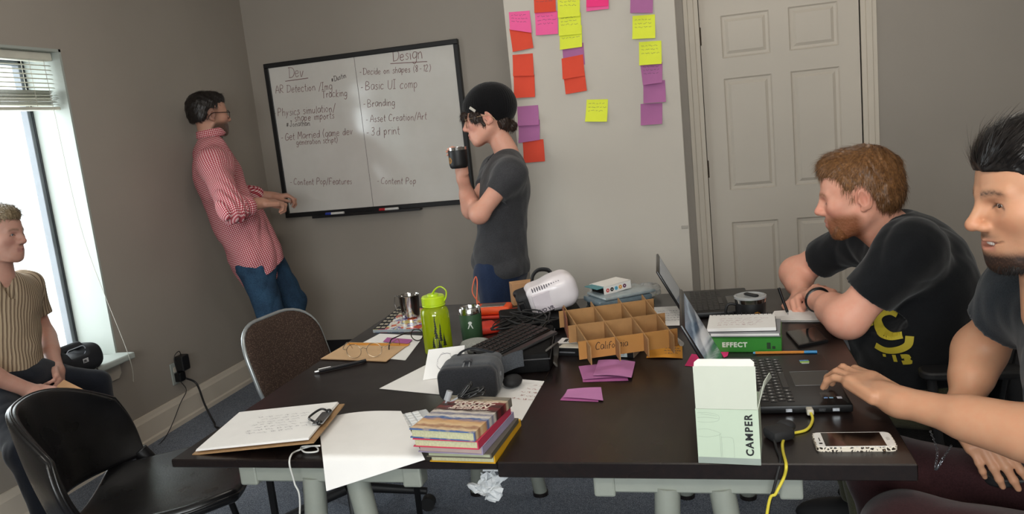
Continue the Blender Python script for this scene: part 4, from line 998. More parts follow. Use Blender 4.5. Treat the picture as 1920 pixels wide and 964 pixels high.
def decal(root, name, polys, mx, bvh, mat, off=0.0015, dirn=None):
    """flat print: outlines in the xy plane of mx dropped onto a surface along -z of mx"""
    mb = MB(); d = (mx.to_3x3() @ Vector((0, 0, -1))).normalized()
    for strip in polys:
        prev = None
        for (a, b) in strip:
            cur = []
            for s in range(3):
                p = Vector(a).lerp(Vector(b), s / 2); o = mx @ Vector((p.x, p.y, 0)); h = bvh.ray_cast(o, d)
                cur.append(mb.bm.verts.new((h[0] - d * off) if h[0] is not None else o + d * .5))
            if prev:
                for s in range(2): mb.face([prev[s], prev[s + 1], cur[s + 1], cur[s]])
            prev = cur
    return put(name, mb, mat, root)
def obj_bvh(o):
    w = o.matrix_basis.copy(); q = o.parent
    while q is not None: w = q.matrix_basis @ w; q = q.parent
    me = o.data; return BVHTree.FromPolygons([w @ v.co for v in me.vertices], [tuple(p.vertices) for p in me.polygons])
def face_paint(mx, sc, base, lipc, beard=None, cheek=None, browc=None, scalp=None, lash=None):
    """local colour of a face: lips, brows, stubble, flush - by position in the head frame"""
    lip_, ch = np.array(lin(lipc), np.float32), np.array(lin(cheek or base), np.float32)
    def fn(v, col):
        p = loc_head(v, mx, sc); x, y, z = np.abs(p[:, 0]), p[:, 1], p[:, 2]; inh = (np.sqrt((p ** 2).sum(1)) < .2)
        def blend(m, c): col[:] = col * (1 - m[:, None]) + m[:, None] * np.asarray(c, np.float32)
        m = np.exp(-((x - .042) / .02) ** 2 - ((z + .03) / .022) ** 2) * sm(y, .03, .06) * .55 * inh; blend(m, ch)
        m = np.exp(-(x / .014) ** 2 - ((z + .03) / .014) ** 2) * sm(y, .095, .11) * .5 * inh; blend(m, ch)
        m = np.exp(-((x - .079) / .012) ** 2 - ((z + .006) / .03) ** 2 - ((y + .012) / .02) ** 2) * .45 * inh; blend(m, ch)
        m = sm(.026 - x, 0, .006) * sm(y, .080, .088) * np.exp(-((z + .0655) / .0095) ** 4) * inh * .8; blend(m, lip_)
        if browc:
            bz = .0185 + .10 * np.minimum(x - .010, .024) - .28 * np.maximum(x - .034, 0); m = sm(x, .008, .014) * sm(.054 - x, 0, .010) * np.exp(-((z - bz) / (.0056 - .045 * np.maximum(x - .02, 0))) ** 2) * (.8 + .3 * wob(p, 1200, 6, 3)) * sm(y, .06, .07) * inh; blend(m * .9, np.array(lin(browc)))
        if lash is not None:
            lz, lc = lash; cz = lz - 30 * (x - .031) ** 2; m = sm(x, .014, .019) * sm(.049 - x, 0, .005) * np.exp(-((z - cz) / .0024) ** 2) * sm(y, .060, .066) * inh; blend(m * .95, np.array(lin(lc)))
            m = np.exp(-((x - .031) / .017) ** 4 - ((z - .007) / .007) ** 2) * sm(y, .065, .07) * inh * .35; blend(m, ch * .7)
        if beard:
            bc, fnm = beard; m = fnm(p, x, y, z) * inh; m = np.clip(m * (1 + .12 * wob(p, 900, 8, 5)), 0, 1); blend(m, np.array(lin(bc)))
        if scalp:
            sc_, fnm = scalp; blend(np.clip(fnm(p, x, y, z), 0, 1) * inh, np.array(lin(sc_)))
        return col
    return fn
# ---------------------------------------------------------------- the ginger man writing at the table
m_black_tee = fabric('black_jersey', '101114', '15171a', weave=.2)
m_slate_tee = fabric('charcoal_slate_jersey', '1f2429', '272d33', weave=.3)
m_olive = fabric('olive_cotton_twill', '4c4d3d', '57563f')
m_maroon = fabric('dark_maroon_corduroy', '2b1719', '341b1d')

def writer():
    H = Y(1611, 364, 2.44); fw = (-.96, .17, -.13); sc = 1.04; mx = head_mx(H, fw, (0.0, 0.0, 1))
    root = thing('person', 'person with ginger hair in black t-shirt bent over the table writing with a pen', 'person', (0.72, 2.45, 0))
    neck = Vector((0.520, 2.455, 1.040)); chest = Vector((0.585, 2.46, 0.865)); pel = Vector((0.60, 2.47, 0.56))
    shL = Y(1694, 470, 2.27) + Vector((.02, 0, .005)); shR = Vector((0.47, 2.66, 0.965))
    elL = Y(1590, 598, 2.30); elR = Y(1492, 510, 2.87)
    wrL = Y(1531, 561, 2.53); wrR = Y(1503, 553, 2.72)
    hp = [xf(p, mx, sc) for p in head_prims(lids=(.0012, .0014), nose=(.003, .0), nr=.92, jawf=-.003, brow=1.05)]
    ax = mx @ Vector((0, -.022, -.06)) ; nk = [cap(mx @ (Vector((0, -.016, -.045)) * sc), neck + Vector((-0.022, 0, -.015)), .056, .054, k=.03), cap(mx @ (Vector((0, .01, -.08)) * sc), neck + Vector((-.04, 0, -.04)), .036, .05, k=.035)]
    hL, tL = hand_prims(wrL, Y(1549, 540, 2.63) - wrL, (.1, -.35, 1), 1, curl=(.25, .3, .35, .4), thumb=(.5, .5), sc=1.0)
    # writing hand: fingers round the pen
    hR, tR = hand_prims(wrR, Y(1479, 572, 2.62) - wrR, (-.55, .25, .85), 1, curl=(.62, .66, .72, .78), thumb=(.35, .75), sc=1.02, k=.004)
    arms = limb(shL, elL, wrL, .058, .050, .053, .031, k=.03) + limb(shR, elR, wrR, .056, .046, .049, .030, k=.03)
    body = torso(pel, chest, neck, shR, shL, (-1, 0, 0), (.165, .150, .160, .125, .125, .115), infl=-.012, belly=.0)
    prims = body + arms + nk + hp + hL + hR
    bw = ('7c4b2d', lambda p, x, y, z: np.clip(sm(-z, .030, .056) * sm(y, -.012, .02) * (1 - .95 * np.exp(-(x / .030) ** 2 - ((z + .045) / .010) ** 2) * sm(y, .06, .08)) * sm(y + .9 * (-z - .03), -.005, .03), 0, 1) * .92 * (1 - sm(.026 - x, 0, .006) * sm(y, .078, .086) * np.exp(-((z + .066) / .010) ** 4)))
    pt = face_paint(mx, sc, 'd9a691', 'b9786a', beard=bw, cheek='d27f6c', browc='8a5a38', lash=(-.0035, '4f2f24'))
    reg = [box_of([H], .155), box_of([wrL] + tL, .028), box_of([wrR] + tR, .028)]
    reg = [(a, b, .0028) for a, b in reg]
    skin_body(root, prims, .006, reg, 'dca28b', pt)
    # t-shirt
    inf = .010
    tor = torso(pel + Vector((-.03, 0, .03)), chest, neck, shR, shL, (-1, 0, 0), (.185, .180, .172, .165, .160, .120), infl=inf, belly=.028, kk=.06)
    cL = shL.lerp(elL, .66); cR = shR.lerp(elR, .62)
    slv = [cap(shL, shL.lerp(elL, .80), .074, .070, k=.05), cap(shR, shR.lerp(elR, .8), .072, .064, k=.05)]
    upn = (neck - chest).normalized()
    def folds(P):
        f = .007 * np.abs(wob(P * np.array([.8, 1.3, .6], np.float32), 26, 6, 1)) - .003
        q = (P - npv(chest)); return -f * (.35 + .65 * sm(np.abs(q @ npv((0, 1, 0))), .0, .15)) - .0015 * wob(P, 60, 6, 4)
    dL = (elL - shL).normalized(); dR = (elR - shR).normalized()
    def slv_cut(P):
        a = np.minimum((P - npv(cL)) @ npv(dL), .0 + .18 - np.sqrt(((P - npv(cL)) ** 2).sum(1)))
        b = np.minimum((P - npv(cR)) @ npv(dR), .0 + .15 - np.sqrt(((P - npv(cR)) ** 2).sum(1)))
        return np.maximum(np.where(np.sqrt(((P - npv(cL)) ** 2).sum(1)) < .13, a, -1), np.where(np.sqrt(((P - npv(cR)) ** 2).sum(1)) < .12, b, -1))
    nh = cap(neck + Vector((-.075, -.0, .02)), neck + Vector((-.03, 0, .10)), .058, .12)
    nh2 = cap(neck + Vector((-.035, 0, .060)), neck + Vector((-.09, 0, .13)), .066, .10)
    ts = cloth(root, 't_shirt', tor + slv, .0055, m_black_tee, folds, [slv_cut, cut_plane(pel + Vector((0, 0, .035)), (0.12, 0, -1))], holes=[lambda P: nh2.d(P), lambda P: nh.d(P)])
    # trousers
    legs = []
    for s, yk in ((-1, 2.36), (1, 2.60)):
        hp_ = pel + Vector((-.02, .085 * s, -.03)); kn = Vector((.36, yk, .53)); an = Vector((.42, yk + .02 * s, .10))
        legs += [cap(hp_, kn, .098, .070, k=.04), cap(kn, an, .070, .052, k=.03)]
    lg = [ell(pel + Vector((0, 0, -.02)), (.155, .185, .115), k=.05)] + legs
    cloth(root, 'trousers', lg, .007, m_olive, lambda P: -.005 * np.abs(wob(P, 26, 6, 7)), [cut_plane((0, 0, .09), (0, 0, -1))])
    for yk in (2.34, 2.62):
        mb = MB(); mb.ell((.36, yk, .045), (.14, .048, .05)); mb.box((.23, yk - .045, 0.0), (.50, yk + .045, .022), .01)
        put('shoe', mb, M('dark_canvas_shoe', '1d1d20', .7), root, smooth=50)
    # hair: short, brushed forward
    hpm = [ell((0, -.017, .045), (.084, .103, .089), k=.02), ell((0, .045, .088), (.058, .052, .038), k=.03), ell((0, -.06, -.012), (.070, .055, .058), k=.03)]
    def hpost(q, F):
        x, y, z = np.abs(q[:, 0]), q[:, 1], q[:, 2]
        line = np.where(y > .035, .064 - (y - .035) * .15, np.where(y > .012, -.012, np.where(y > -.032, .032, -.048)))
        lw = np.interp(y, [-.14, -.055, -.040, -.030, -.016, .006, .012, .030, .042, .060, .12], [-.062, -.052, -.030, .016, .036, .034, -.020, -.016, .050, .066, .060])
        return np.maximum(F, lw - z)
    def flow(p, n):
        f = np.zeros_like(p); front = sm(p[:, 1], -.06, .05); f[:, 1] = .2 + 1.1 * front * sm(p[:, 2], .05, .11); f[:, 2] = -1.0 + .5 * sm(p[:, 2], .08, .12); return f
    mh = hair_mat('ginger_hair', '8a6038', '553720')
    hair(root, 'hair', hpm, mx, sc, mh, n=12000, length=.030, flow=flow, post=hpost, width=.0009, lift=.22, seed=4,
         tint=lambda p: (1.15 - .45 * sm(-p[:, 2], -.03, .05) * sm(-p[:, 1], .0, .06))[:, None])
    # the beard: fine short hairs over the jaw
    bp = [p for p in head_prims(lids=(0, 0), jawf=-.003)]
    def keep(p):
        x, y, z = np.abs(p[:, 0]), p[:, 1], p[:, 2]
        m = bw[1](p, x, y, z); return m > .35
    bh = [ell((0, .018, -.052), (.053, .054, .044), k=.03), ell((0, .074, -.099), (.023, .017, .016), k=.025), ell((0, .040, -.040), (.054, .049, .054), k=.03)]
    for s in (-1, 1): bh.append(cap((s * .052, -.004, -.052), (s * .030, .057, -.094), .0195, .0175, k=.03))
    hair(root, 'beard', bh, mx, sc, hair_mat('ginger_beard', '8d5a35', '6a4024'), n=14000, length=.010, width=.0006, lift=.35, seed=9, seg=3, strand_keep=keep, amp=0,
         flow=lambda p, n: np.stack([p[:, 0] * 0, p[:, 0] * 0 + .35, p[:, 0] * 0 - 1], 1), post=lambda q, F: np.maximum(F, np.where((q[:, 2] < -.03) & (q[:, 1] > .0), 1, 1)) if False else F)
    # wrist band
    wd = (wrL - elL).normalized(); c = wrL - wd * .012; u = wd.orthogonal().normalized(); w = wd.cross(u)
    put('wrist_watch', MB().tube([c + (u * math.cos(a) + w * math.sin(a)) * .0335 for a in [2 * PI * k / 28 for k in range(28)]], .0075, 8, closed=True, flat=1.0), m_ink_black, root, smooth=180)
    # the yellow print on the chest
    bv = obj_bvh(ts); my = M('yellow_screen_print', 'b7a52c', .7)
    c0 = Y(1628, 652, 2.2); zax = (Vector((-.62, -.78, .05))).normalized(); xax = Vector((.78, -.62, 0)).normalized(); yax = zax.cross(xax)
    dm = Matrix(((xax.x, yax.x, zax.x, c0.x + zax.x * .4), (xax.y, yax.y, zax.y, c0.y + zax.y * .4), (xax.z, yax.z, zax.z, c0.z + zax.z * .4), (0, 0, 0, 1)))
    S = .0021
    def band(pts, w):
        pts = spline([Vector((a * S, -b * S, 0)) for a, b in pts], 5); out = []
        for i, p in enumerate(pts):
            t = (pts[min(i + 1, len(pts) - 1)] - pts[max(i - 1, 0)]).normalized(); nn = Vector((-t.y, t.x, 0)) * w * S / 2; out.append((p + nn, p - nn))
        return out
    strips = [band([(-5, -28), (-16, -30), (-27, -25), (-28, -16), (-18, -7), (-2, -3), (14, -7)], 9), band([(22, -6), (20, 6), (8, 14), (-8, 17), (-21, 12)], 9),
              band([(-24, -52), (-13, -45)], 8), band([(-42, -36), (-36, -28)], 8), band([(-40, -20), (-34, -10)], 6), band([(2, 22), (3, 32)], 5), band([(11, 23), (19, 22), (17, 27), (20, 30), (11, 32)], 6), band([(-13, 25), (-9, 25)], 4)]
    decal(root, 'print', strips, dm, bv, my, .0042)
    return root, mx, wrR, tR
W1 = writer()

# ---------------------------------------------------------------- the dark-haired man smiling at his laptop
def smiler():
    sc = 1.07; fw = Vector((-.985, -.13, -.09)).normalized(); N = Y(1813, 424, 1.50); mx0 = head_mx((0, 0, 0), fw, (0.0, 0.02, 1)); H = N - mx0.to_3x3() @ (Vector((0, .121, -.031)) * sc); mx = head_mx(H, fw, (0.0, 0.02, 1))
    root = thing('person', 'person with slicked back black hair and chin beard smiling at the near laptop', 'person', (0.86, 1.52, 0))
    neck = H + Vector((.055, .01, -.185)); chest = neck + Vector((.075, -.01, -.19)); pel = Vector((.90, 1.50, .56))
    shL = neck + Vector((.055, -.195, -.075)); shR = Y(1925, 548, 1.74)
    elL = Y(1948, 818, 1.49); wrL = Z(1676, 750, .795)
    elR = Y(1838, 652, 1.84); wrR = Y(1803, 768, 1.72)
    hp = [xf(p, mx, sc) for p in head_prims(lids=(.0042, .0028), nr=.86, nose=(.005, -.001), jawf=.002, smile=.9, lip=1.05, brow=1.05)]
    hp.append(xf(ell((0, .0975, -.0650), (.021, .0135, .0046), k=.003, op='-'), mx, sc))
    nk = [cap(mx @ (Vector((0, -.016, -.045)) * sc), neck, .054, .060, k=.03), cap(mx @ (Vector((0, .012, -.085)) * sc), neck + Vector((-.04, 0, -.03)), .034, .045, k=.03)]
    hL, tL = hand_prims(wrL, Z(1576, 688, .826) - wrL, (.22, -.22, 1), -1, curl=((.22, .80, .55), (.16, .72, .55), (.18, .72, .5), (.22, .55, .45)), thumb=(.45, .45), sc=1.12, spread=.22, k=.004)
    hR, tR = hand_prims(wrR, Y(1850, 838, 1.66) - wrR, (-.35, -.45, .8), 1, curl=(.22, .25, .28, .32), thumb=(.3, .3), sc=.95)
    arms = limb(shL, elL, wrL, .052, .043, .045, .029, k=.03) + limb(shR, elR, wrR, .052, .044, .047, .029, k=.03)
    body = torso(pel, chest, neck, shR, shL, (-1, 0, 0), (.16, .14, .15, .11, .10, .105), infl=-.012)
    def jaw(p, x, y, z):
        low = sm(-z, .070, .092) * sm(y, .0, .03); st = np.exp(-(x / .020) ** 2 - ((z + .0515) / .004) ** 2) * sm(y, .08, .09) * .55
        stub = sm(-z, .03, .06) * sm(y, .0, .03) * .22; return np.clip(low * .95 + st + stub, 0, 1) * sm(z, -.135, -.118) * (1 - .9 * sm(.024 - x, 0, .006) * sm(y, .080, .088) * np.exp(-((z + .0655) / .0095) ** 4))
    pt = face_paint(mx, sc, 'c09274', 'a86a5c', beard=('2a1c15', jaw), cheek='c08060', browc='1d1512', lash=(.0010, '1d1310'))
    reg = [(a, b, .0024) for a, b in [box_of([H], .16)]] + [(a, b, .0026) for a, b in (box_of([wrL] + tL, .028), box_of([wrR] + tR, .026))]
    skin_body(root, body + arms + nk + hp + hL + hR, .006, reg, 'bf8f70', pt)
    eyes(root, mx, sc, (-.25, 1, -.12), 'brown')
    tm = M('teeth', 'e9e4da', .2, var=.02); mb = MB()
    for k in range(-4, 5):
        a = k * .0042; mb.box((a - .0019, .0835 - a * a * 12, -.0675), (a + .0019, .0900 - a * a * 12, -.0600), .0006, mx @ Matrix.Scale(sc, 4))
    put('teeth', mb, tm, root, smooth=60)
    tor = torso(pel, chest, neck, shR, shL, (-1, 0, 0), (.175, .155, .160, .125, .120, .120), infl=.010, kk=.06)
    cL = shL.lerp(elL, .55); cR = shR.lerp(elR, .52); dL = (elL - shL).normalized(); dR = (elR - shR).normalized()
    slv = [cap(shL, shL.lerp(elL, .75), .070, .068, k=.05), cap(shR, shR.lerp(elR, .75), .068, .068, k=.05)]
    def slv_cut(P):
        o = np.full(len(P), -1.0, np.float32)
        for c, d in ((cL, dL), (cR, dR)): o = np.maximum(o, np.where(np.sqrt(((P - npv(c)) ** 2).sum(1)) < .125, (P - npv(c)) @ npv(d), -1))
        return o
    nh = cap(neck + Vector((-.035, 0, .050)), neck + Vector((-.09, 0, .13)), .066, .10)
    cloth(root, 't_shirt', tor + slv, .006, m_slate_tee, lambda P: -.004 * np.abs(wob(P, 30, 6, 3)) + .001, [slv_cut, cut_plane(pel + Vector((0, 0, -.02)), (0, 0, -1))], holes=[lambda P: nh.d(P)])
    lg = [ell(pel + Vector((.0, 0, -.03)), (.15, .18, .11), k=.05)]
    for s, kn, an in ((-1, Vector((.33, 1.535, .565)), Vector((.38, 1.52, .10))), (1, Vector((.35, 1.825, .565)), Vector((.40, 1.83, .10)))):
        hpj = pel + Vector((-.03, .09 * s, -.035)); lg += [cap(hpj, kn, .092, .080, k=.05), cap(kn, an, .076, .055, k=.03)]
    cloth(root, 'trousers', lg, .007, m_maroon, lambda P: -.005 * np.abs(wob(P, 22, 6, 9)), [cut_plane((0, 0, .09), (0, 0, -1))])
    for yk in (1.52, 1.83):
        mb = MB(); mb.ell((.34, yk, .045), (.14, .048, .05)); mb.box((.21, yk - .045, 0.0), (.48, yk + .045, .022), .01)
        put('shoe', mb, M('dark_canvas_shoe', '1d1d20', .7), root, smooth=50)
    # hair combed straight back
    hpm = [ell((0, -.020, .047), (.0825, .102, .084), k=.02), ell((0, .038, .070), (.067, .056, .052), k=.03), ell((0, -.065, -.005), (.068, .052, .06), k=.03), ell((0, -.12, .02), (.030, .032, .034), k=.03)]
    def hpost(q, F):
        x, y, z = np.abs(q[:, 0]), q[:, 1], q[:, 2]
        lw = np.interp(y, [-.17, -.055, -.040, -.030, -.016, .004, .012, .026, .040, .052, .066, .075, .12], [-.060, -.050, -.030, .016, .030, .020, -.028, -.024, .002, .036, .050, .052, .054])
        pass
        return np.maximum(F, lw - z)
    def flow(p, n):
        f = np.zeros_like(p); f[:, 1] = -1; f[:, 2] = .55 * sm(p[:, 1], .0, .06) - .35 * (p[:, 1] < -.03); return f
    hair(root, 'hair', hpm, mx, sc, hair_mat('black_hair', '221d1b', '0d0b0b', .35), n=9000, length=.042, flow=flow, post=hpost, width=.0010, lift=.05, seed=14, amp=.004, seg=6, curv=1.1, root_in=.0003)
    bh = [ell((0, .018, -.055), (.049, .051, .043), k=.03), ell((0, .076, -.099), (.022, .016, .016), k=.025)]
    for s in (-1, 1): bh.append(cap((s * .052, -.004, -.054), (s * .030, .062, -.096), .0165, .0155, k=.03))
    hair(root, 'beard', bh, mx, sc, hair_mat('black_beard', '1c1512', '0c0908', .8), n=12000, length=.014, width=.0007, lift=.35, seed=19, seg=3, amp=0,
         strand_keep=lambda p: jaw(p, np.abs(p[:, 0]), p[:, 1], p[:, 2]) > .55, flow=lambda p, n: np.stack([p[:, 0] * 0, p[:, 0] * 0 + .3, p[:, 0] * 0 - 1], 1))
    # wallet chain over the thigh
    ms = M('steel_chain', '8d9096', .4, metal=1.0); mb = MB()
    ch = spline([Y(1744, 808, 1.80), Y(1757, 845, 1.70), Y(1754, 880, 1.66), Y(1768, 860, 1.66), Y(1784, 836, 1.70)], 9)
    for i in range(len(ch) - 1):
        c = (ch[i] + ch[i + 1]) / 2; t = (ch[i + 1] - ch[i]).normalized(); u = t.orthogonal().normalized()
        if i % 2: u = t.cross(u)
        mb.tube([c + t * math.cos(a) * .0042 + u * math.sin(a) * .0024 for a in [2 * PI * k / 8 for k in range(8)]], .0006, 5, closed=True)
    put('wallet_chain', mb, ms, root)
    return root
W2 = smiler()
# ---------------------------------------------------------------- eyeglasses in a head frame (also used loose on the table)
def glasses_mb(mb, mx, rx=.024, rz=.021, y=.098, z=-.004, ex=.033, wire=.0011, temple=.0016, temples=True, ear=-.012, tz=.004, lens=None):
    for s in (-1, 1):
        ring = [mx @ Vector((s * ex + rx * math.cos(a), y - abs(math.cos(a) * s + 1) * .002, z + rz * math.sin(a))) for a in [2 * PI * k / 28 for k in range(28)]]
        mb.tube(ring, wire, 6, closed=True)
        if temples:
            mb.tube([mx @ Vector(p) for p in spline([(s * (ex + rx), y - .004, z + .006), (s * .072, y - .012, z + .008), (s * .083, .03, tz), (s * .086, ear, tz - .002), (s * .084, ear - .02, tz - .018), (s * .080, ear - .03, tz - .036)], 5)], temple, 6)
    mb.tube([mx @ Vector(p) for p in spline([(-(ex - rx), y, z + .006), (0, y + .003, z + .011), (ex - rx, y, z + .006)], 4)], wire, 6)
m_wire_dark = M('dark_wire_frame', '2a211d', .35, metal=.6)
m_wire_gold = M('pale_gold_wire', 'b59a7c', .3, metal=.9)
m_denim = None
def denim():
    t = NT('blue_denim'); n = t.noise(260, 2); n2 = t.noise(7, 4); co = t.coord()
    t.color(t.mix(t.ramp(n2, [(.35, (0, 0, 0)), (.65, (1, 1, 1))]), t.ramp(n, [(.3, lin('1b2a3c')), (.7, lin('2c4056'))]), t.ramp(n, [(.3, lin('27415a')), (.7, lin('3c5a74'))])))
    t.set(Roughness=.9, Specular_IOR_Level=.15); t.bump(n, .3, .0008); return t.m
m_denim = denim(); m_navy = fabric('navy_denim', '1b2740', '24324d'); m_dark_jean = fabric('black_blue_denim', '14161d', '1c2029')
m_charcoal = fabric('charcoal_heather_jersey', '353537', '414144', weave=.35)
def gingham():
    t = NT('red_gingham'); uv = t.new('UVMap', uv_map='weave').outputs[0]; x, y, _ = t.sep(uv); P = .0098
    def st(a): return t.math('LESS_THAN', t.math('FRACT', t.math('DIVIDE', a, P)), .5)
    a, b = st(x), st(y); s = t.math('MULTIPLY', t.math('ADD', a, b), .5)
    t.color(t.ramp(s, [(0, lin('e6d3d2')), (.5, lin('c4666e')), (1, lin('8e1f30'))])); t.set(Roughness=.85, Specular_IOR_Level=.15); t.bump(t.noise(400, 2), .2, .0006); return t.m
def stripes():
    t = NT('shaded_cream_brown_stripe'); uv = t.new('UVMap', uv_map='weave').outputs[0]; x, y, _ = t.sep(uv); P = .0155
    f = t.math('FRACT', t.math('DIVIDE', t.math('ADD', x, t.math('MULTIPLY', t.noise(9, 2), .012)), P))
    t.color(t.ramp(f, [(0, lin('a6957e')), (.34, lin('41312a')), (.50, lin('96866f')), (.58, lin('7c6656')), (.66, lin('41312a')), (.74, lin('a6957e'))], 'CONSTANT'))  # stripe tones darkened: the sitter's backlit shade is put into the cloth colour
    t.set(Roughness=.9, Specular_IOR_Level=.1); t.bump(t.noise(350, 2), .2, .0006); return t.m

# ---------------------------------------------------------------- the bearded man leaning on the wall
def leaner():
    sc = 1.02; H = Y(391, 216, 3.95); up = (CU + Vector((0, 0, .6))).normalized(); fw = Vector((.56, .82, -.02)).normalized(); mx = head_mx(H, fw, up)
    root = thing('person', 'person in red gingham shirt and jeans leaning on the wall facing the whiteboard', 'person', (-2.5, 4.0, 0))
    neck = Y(396, 262, 3.93); chest = Y(410, 335, 3.92); pel = Y(478, 478, 3.97)
    rgt = Vector((.80, -.58, -.05)).normalized()
    shR = neck + rgt * .175 + Vector((.0, .0, -.075)); shL = neck - rgt * .17 + Vector((0, 0, -.075)); shL.x = max(shL.x, -2.75)
    shR = Y(402, 305, 3.78)
    elR = Y(437, 395, 3.62); wrR = Y(488, 381, 3.78); elL = shL + Vector((.02, .14, -.25)); wrL = elL + Vector((.2, .10, -.05))
    hp = [xf(p, mx, sc) for p in head_prims(lids=(.004, .003))]
    nk = [cap(mx @ (Vector((0, -.016, -.045)) * sc), neck, .056, .062, k=.03)]
    hR, tR = hand_prims(wrR, Y(523, 380, 3.86) - wrR, (0, -.35, 1), 1, curl=((.3, 1.2, .9), (.35, 1.3, .9), (.4, 1.3, .9), (.4, 1.3, .9)), thumb=(.3, .6), sc=1.05)
    hL, tL = hand_prims(wrL, (1, .4, 0), (0, 0, 1), -1, curl=(.6, .6, .6, .6), sc=1.0)
    arms = limb(shR, elR, wrR, .050, .042, .044, .030) + limb(shL, elL, wrL, .050, .042, .044, .030)
    body = torso(pel, chest, neck, shR, shL, fw, (.15, .135, .14, .10, .095, .10), infl=-.01)
    def jaw(p, x, y, z): return np.clip(sm(-z, .030, .060) * sm(y + .6 * (-z - .03), -.005, .02), 0, 1) * .85 * (1 - sm(.024 - x, 0, .006) * sm(y, .08, .088) * np.exp(-((z + .0655) / .0095) ** 4))
    def fade(p, x, y, z): return sm(.02 - y, -.03, .02) * sm(z, -.055, -.02) * .55
    pt = face_paint(mx, sc, 'c39480', 'a86a5c', beard=('2a1f1a', jaw), cheek='b97a68', browc='1d1614', scalp=('3b2c26', fade), lash=(.001, '1d1310'))
    skin_body(root, body + arms + nk + hp + hR + hL, .007, [(a, b, .0035) for a, b in (box_of([H], .15), box_of([wrR] + tR, .028))], 'bd8f7a', pt)
    eyes(root, mx, sc)
    uvb = [(pel, chest + (chest - pel) * .8, .15, fw, 0), (shR, elR, .06, (0, -1, 0), 0), (elR, wrR, .05, (0, 0, 1), 0), (shL, elL, .06, (0, -1, 0), 0)]
    low = pel + (pel - chest).normalized() * .12
    tor = torso(pel, chest, neck, shR, shL, fw, (.165, .150, .155, .125, .122, .118), infl=.014, kk=.06) + [cap(pel + (chest - pel) * .3, low, .125, .135, k=.06)]
    cu = elR.lerp(wrR, .62)
    slv = [cap(shR, elR, .070, .066, k=.05), cap(elR, elR.lerp(wrR, .66), .066, .050, k=.03), cap(elR.lerp(wrR, .55), elR.lerp(wrR, .66), .052, .052, k=.01), cap(shL, elL, .068, .060, k=.05), cap(elL, elL.lerp(wrL, .6), .060, .050, k=.03)]
    dv = npv((wrR - elR).normalized()); ax = npv((pel - chest).normalized()); f3 = npv(fw)
    def folds(P):
        q = P - npv(elR); e = np.exp(-(q ** 2).sum(1) / .02); return .006 - .017 * np.abs(wob(P * np.array([1, 1, .55], np.float32), 17, 6, 11)) - .006 * e * np.sin(q @ dv * 170) - .002 * wob(P, 55, 6, 2)
    def hem(P):                                             # shirt tails: longer behind, cut up at the side seams
        q = P - npv(pel); return (q @ ax) - (.115 - .55 * (q @ f3) * .55)
    def cuff(P): return np.where(np.sqrt(((P - npv(cu)) ** 2).sum(1)) < .085, (P - npv(cu)) @ dv, -1)
    nh = cap(mx @ Vector((0, .0, -.075)), mx @ Vector((0, .02, .04)), .060, .085)
    mg = gingham()
    cloth(root, 'shirt', tor + slv, .0055, mg, folds, [hem, cuff], uvb, holes=[lambda P: nh.d(P)])
    # stand-up collar
    c0 = neck + (H - neck) * .30; n = (mx.to_3x3() @ Vector((0, -.12, 1))).normalized(); r_ = mx.to_3x3() @ Vector((1, 0, 0)); f_ = n.cross(r_)
    mb = MB(); R0 = []
    for k in range(33):
        a = -1.30 * PI / 2 - PI / 2 + (2 * 1.30 * PI) * k / 32 * .97 + .35; d = r_ * math.cos(a) * .070 + f_ * math.sin(a) * .074
        R0.append([mb.bm.verts.new(c0 + d * s + n * hh) for s, hh in ((.98, -.03), (.95, .012), (1.0, .016), (1.10, -.022))])
    for A, B in zip(R0, R0[1:]):
        for j in range(3): mb.face([A[j], B[j], B[j + 1], A[j + 1]])
    me = mb.mesh('collar'); uv = me.uv_layers.new(name='weave')
    for li, lp in enumerate(me.loops):
        co = me.vertices[lp.vertex_index].co - c0; uv.data[li].uv = (math.atan2(co.dot(f_), co.dot(r_)) * .07, co.dot(n))
    put('collar', me, mg, root, smooth=60)
    lg = [ell(pel + Vector((0, 0, -.02)), (.15, .13, .12), R=head_mx((0, 0, 0), fw).to_3x3(), k=.05)]
    for h_, kn, an in ((Y(478, 500, 3.90), Y(508, 590, 3.90), Vector((-2.36, 3.86, .10))), (Y(505, 495, 4.08), Y(549, 566, 4.13), Vector((-2.45, 4.10, .10)))):
        lg += [cap(h_, kn, .092, .072, k=.05), cap(kn, an, .070, .058, k=.03)]
    cloth(root, 'jeans', lg, .006, m_denim, lambda P: -.007 * np.abs(wob(P * np.array([1, 1, 1.6], np.float32), 24, 6, 13)), [cut_plane((0, 0, .085), (0, 0, -1))])
    for x, y in ((-2.34, 3.88), (-2.43, 4.12)):
        mb = MB(); F = Matrix.Translation((x, y, 0)) @ Matrix.Rotation(math.atan2(.82, .56), 4, 'Z'); mb.ell((.05, 0, .045), (.14, .045, .05), F); mb.box((-.09, -.042, 0), (.18, .042, .022), .01, F); put('shoe', mb, M('dark_canvas_shoe', '1d1d20', .7), root, smooth=50)
    hpm = [ell((0, -.016, .046), (.081, .101, .084), k=.02), ell((0, .045, .085), (.056, .048, .036), k=.03), ell((0, -.055, -.005), (.070, .052, .055), k=.03)]
    def hpost(q, F):
        y, z = q[:, 1], q[:, 2]; lw = np.interp(y, [-.14, -.055, -.040, -.030, -.016, .006, .012, .022, .036, .058, .12], [-.040, -.036, -.015, .016, .030, .030, .005, .012, .050, .064, .060]); return np.maximum(F, lw - z)
    def flow(p, n):
        f = np.zeros_like(p); f[:, 1] = .3 + sm(p[:, 2], .05, .11); f[:, 2] = -.9 + .6 * sm(p[:, 2], .08, .12); return f
    hair(root, 'hair', hpm, mx, sc, hair_mat('black_brown_hair', '241c19', '100d0c'), n=5000, length=.022, flow=flow, post=hpost, width=.0012, lift=.2, seed=24)
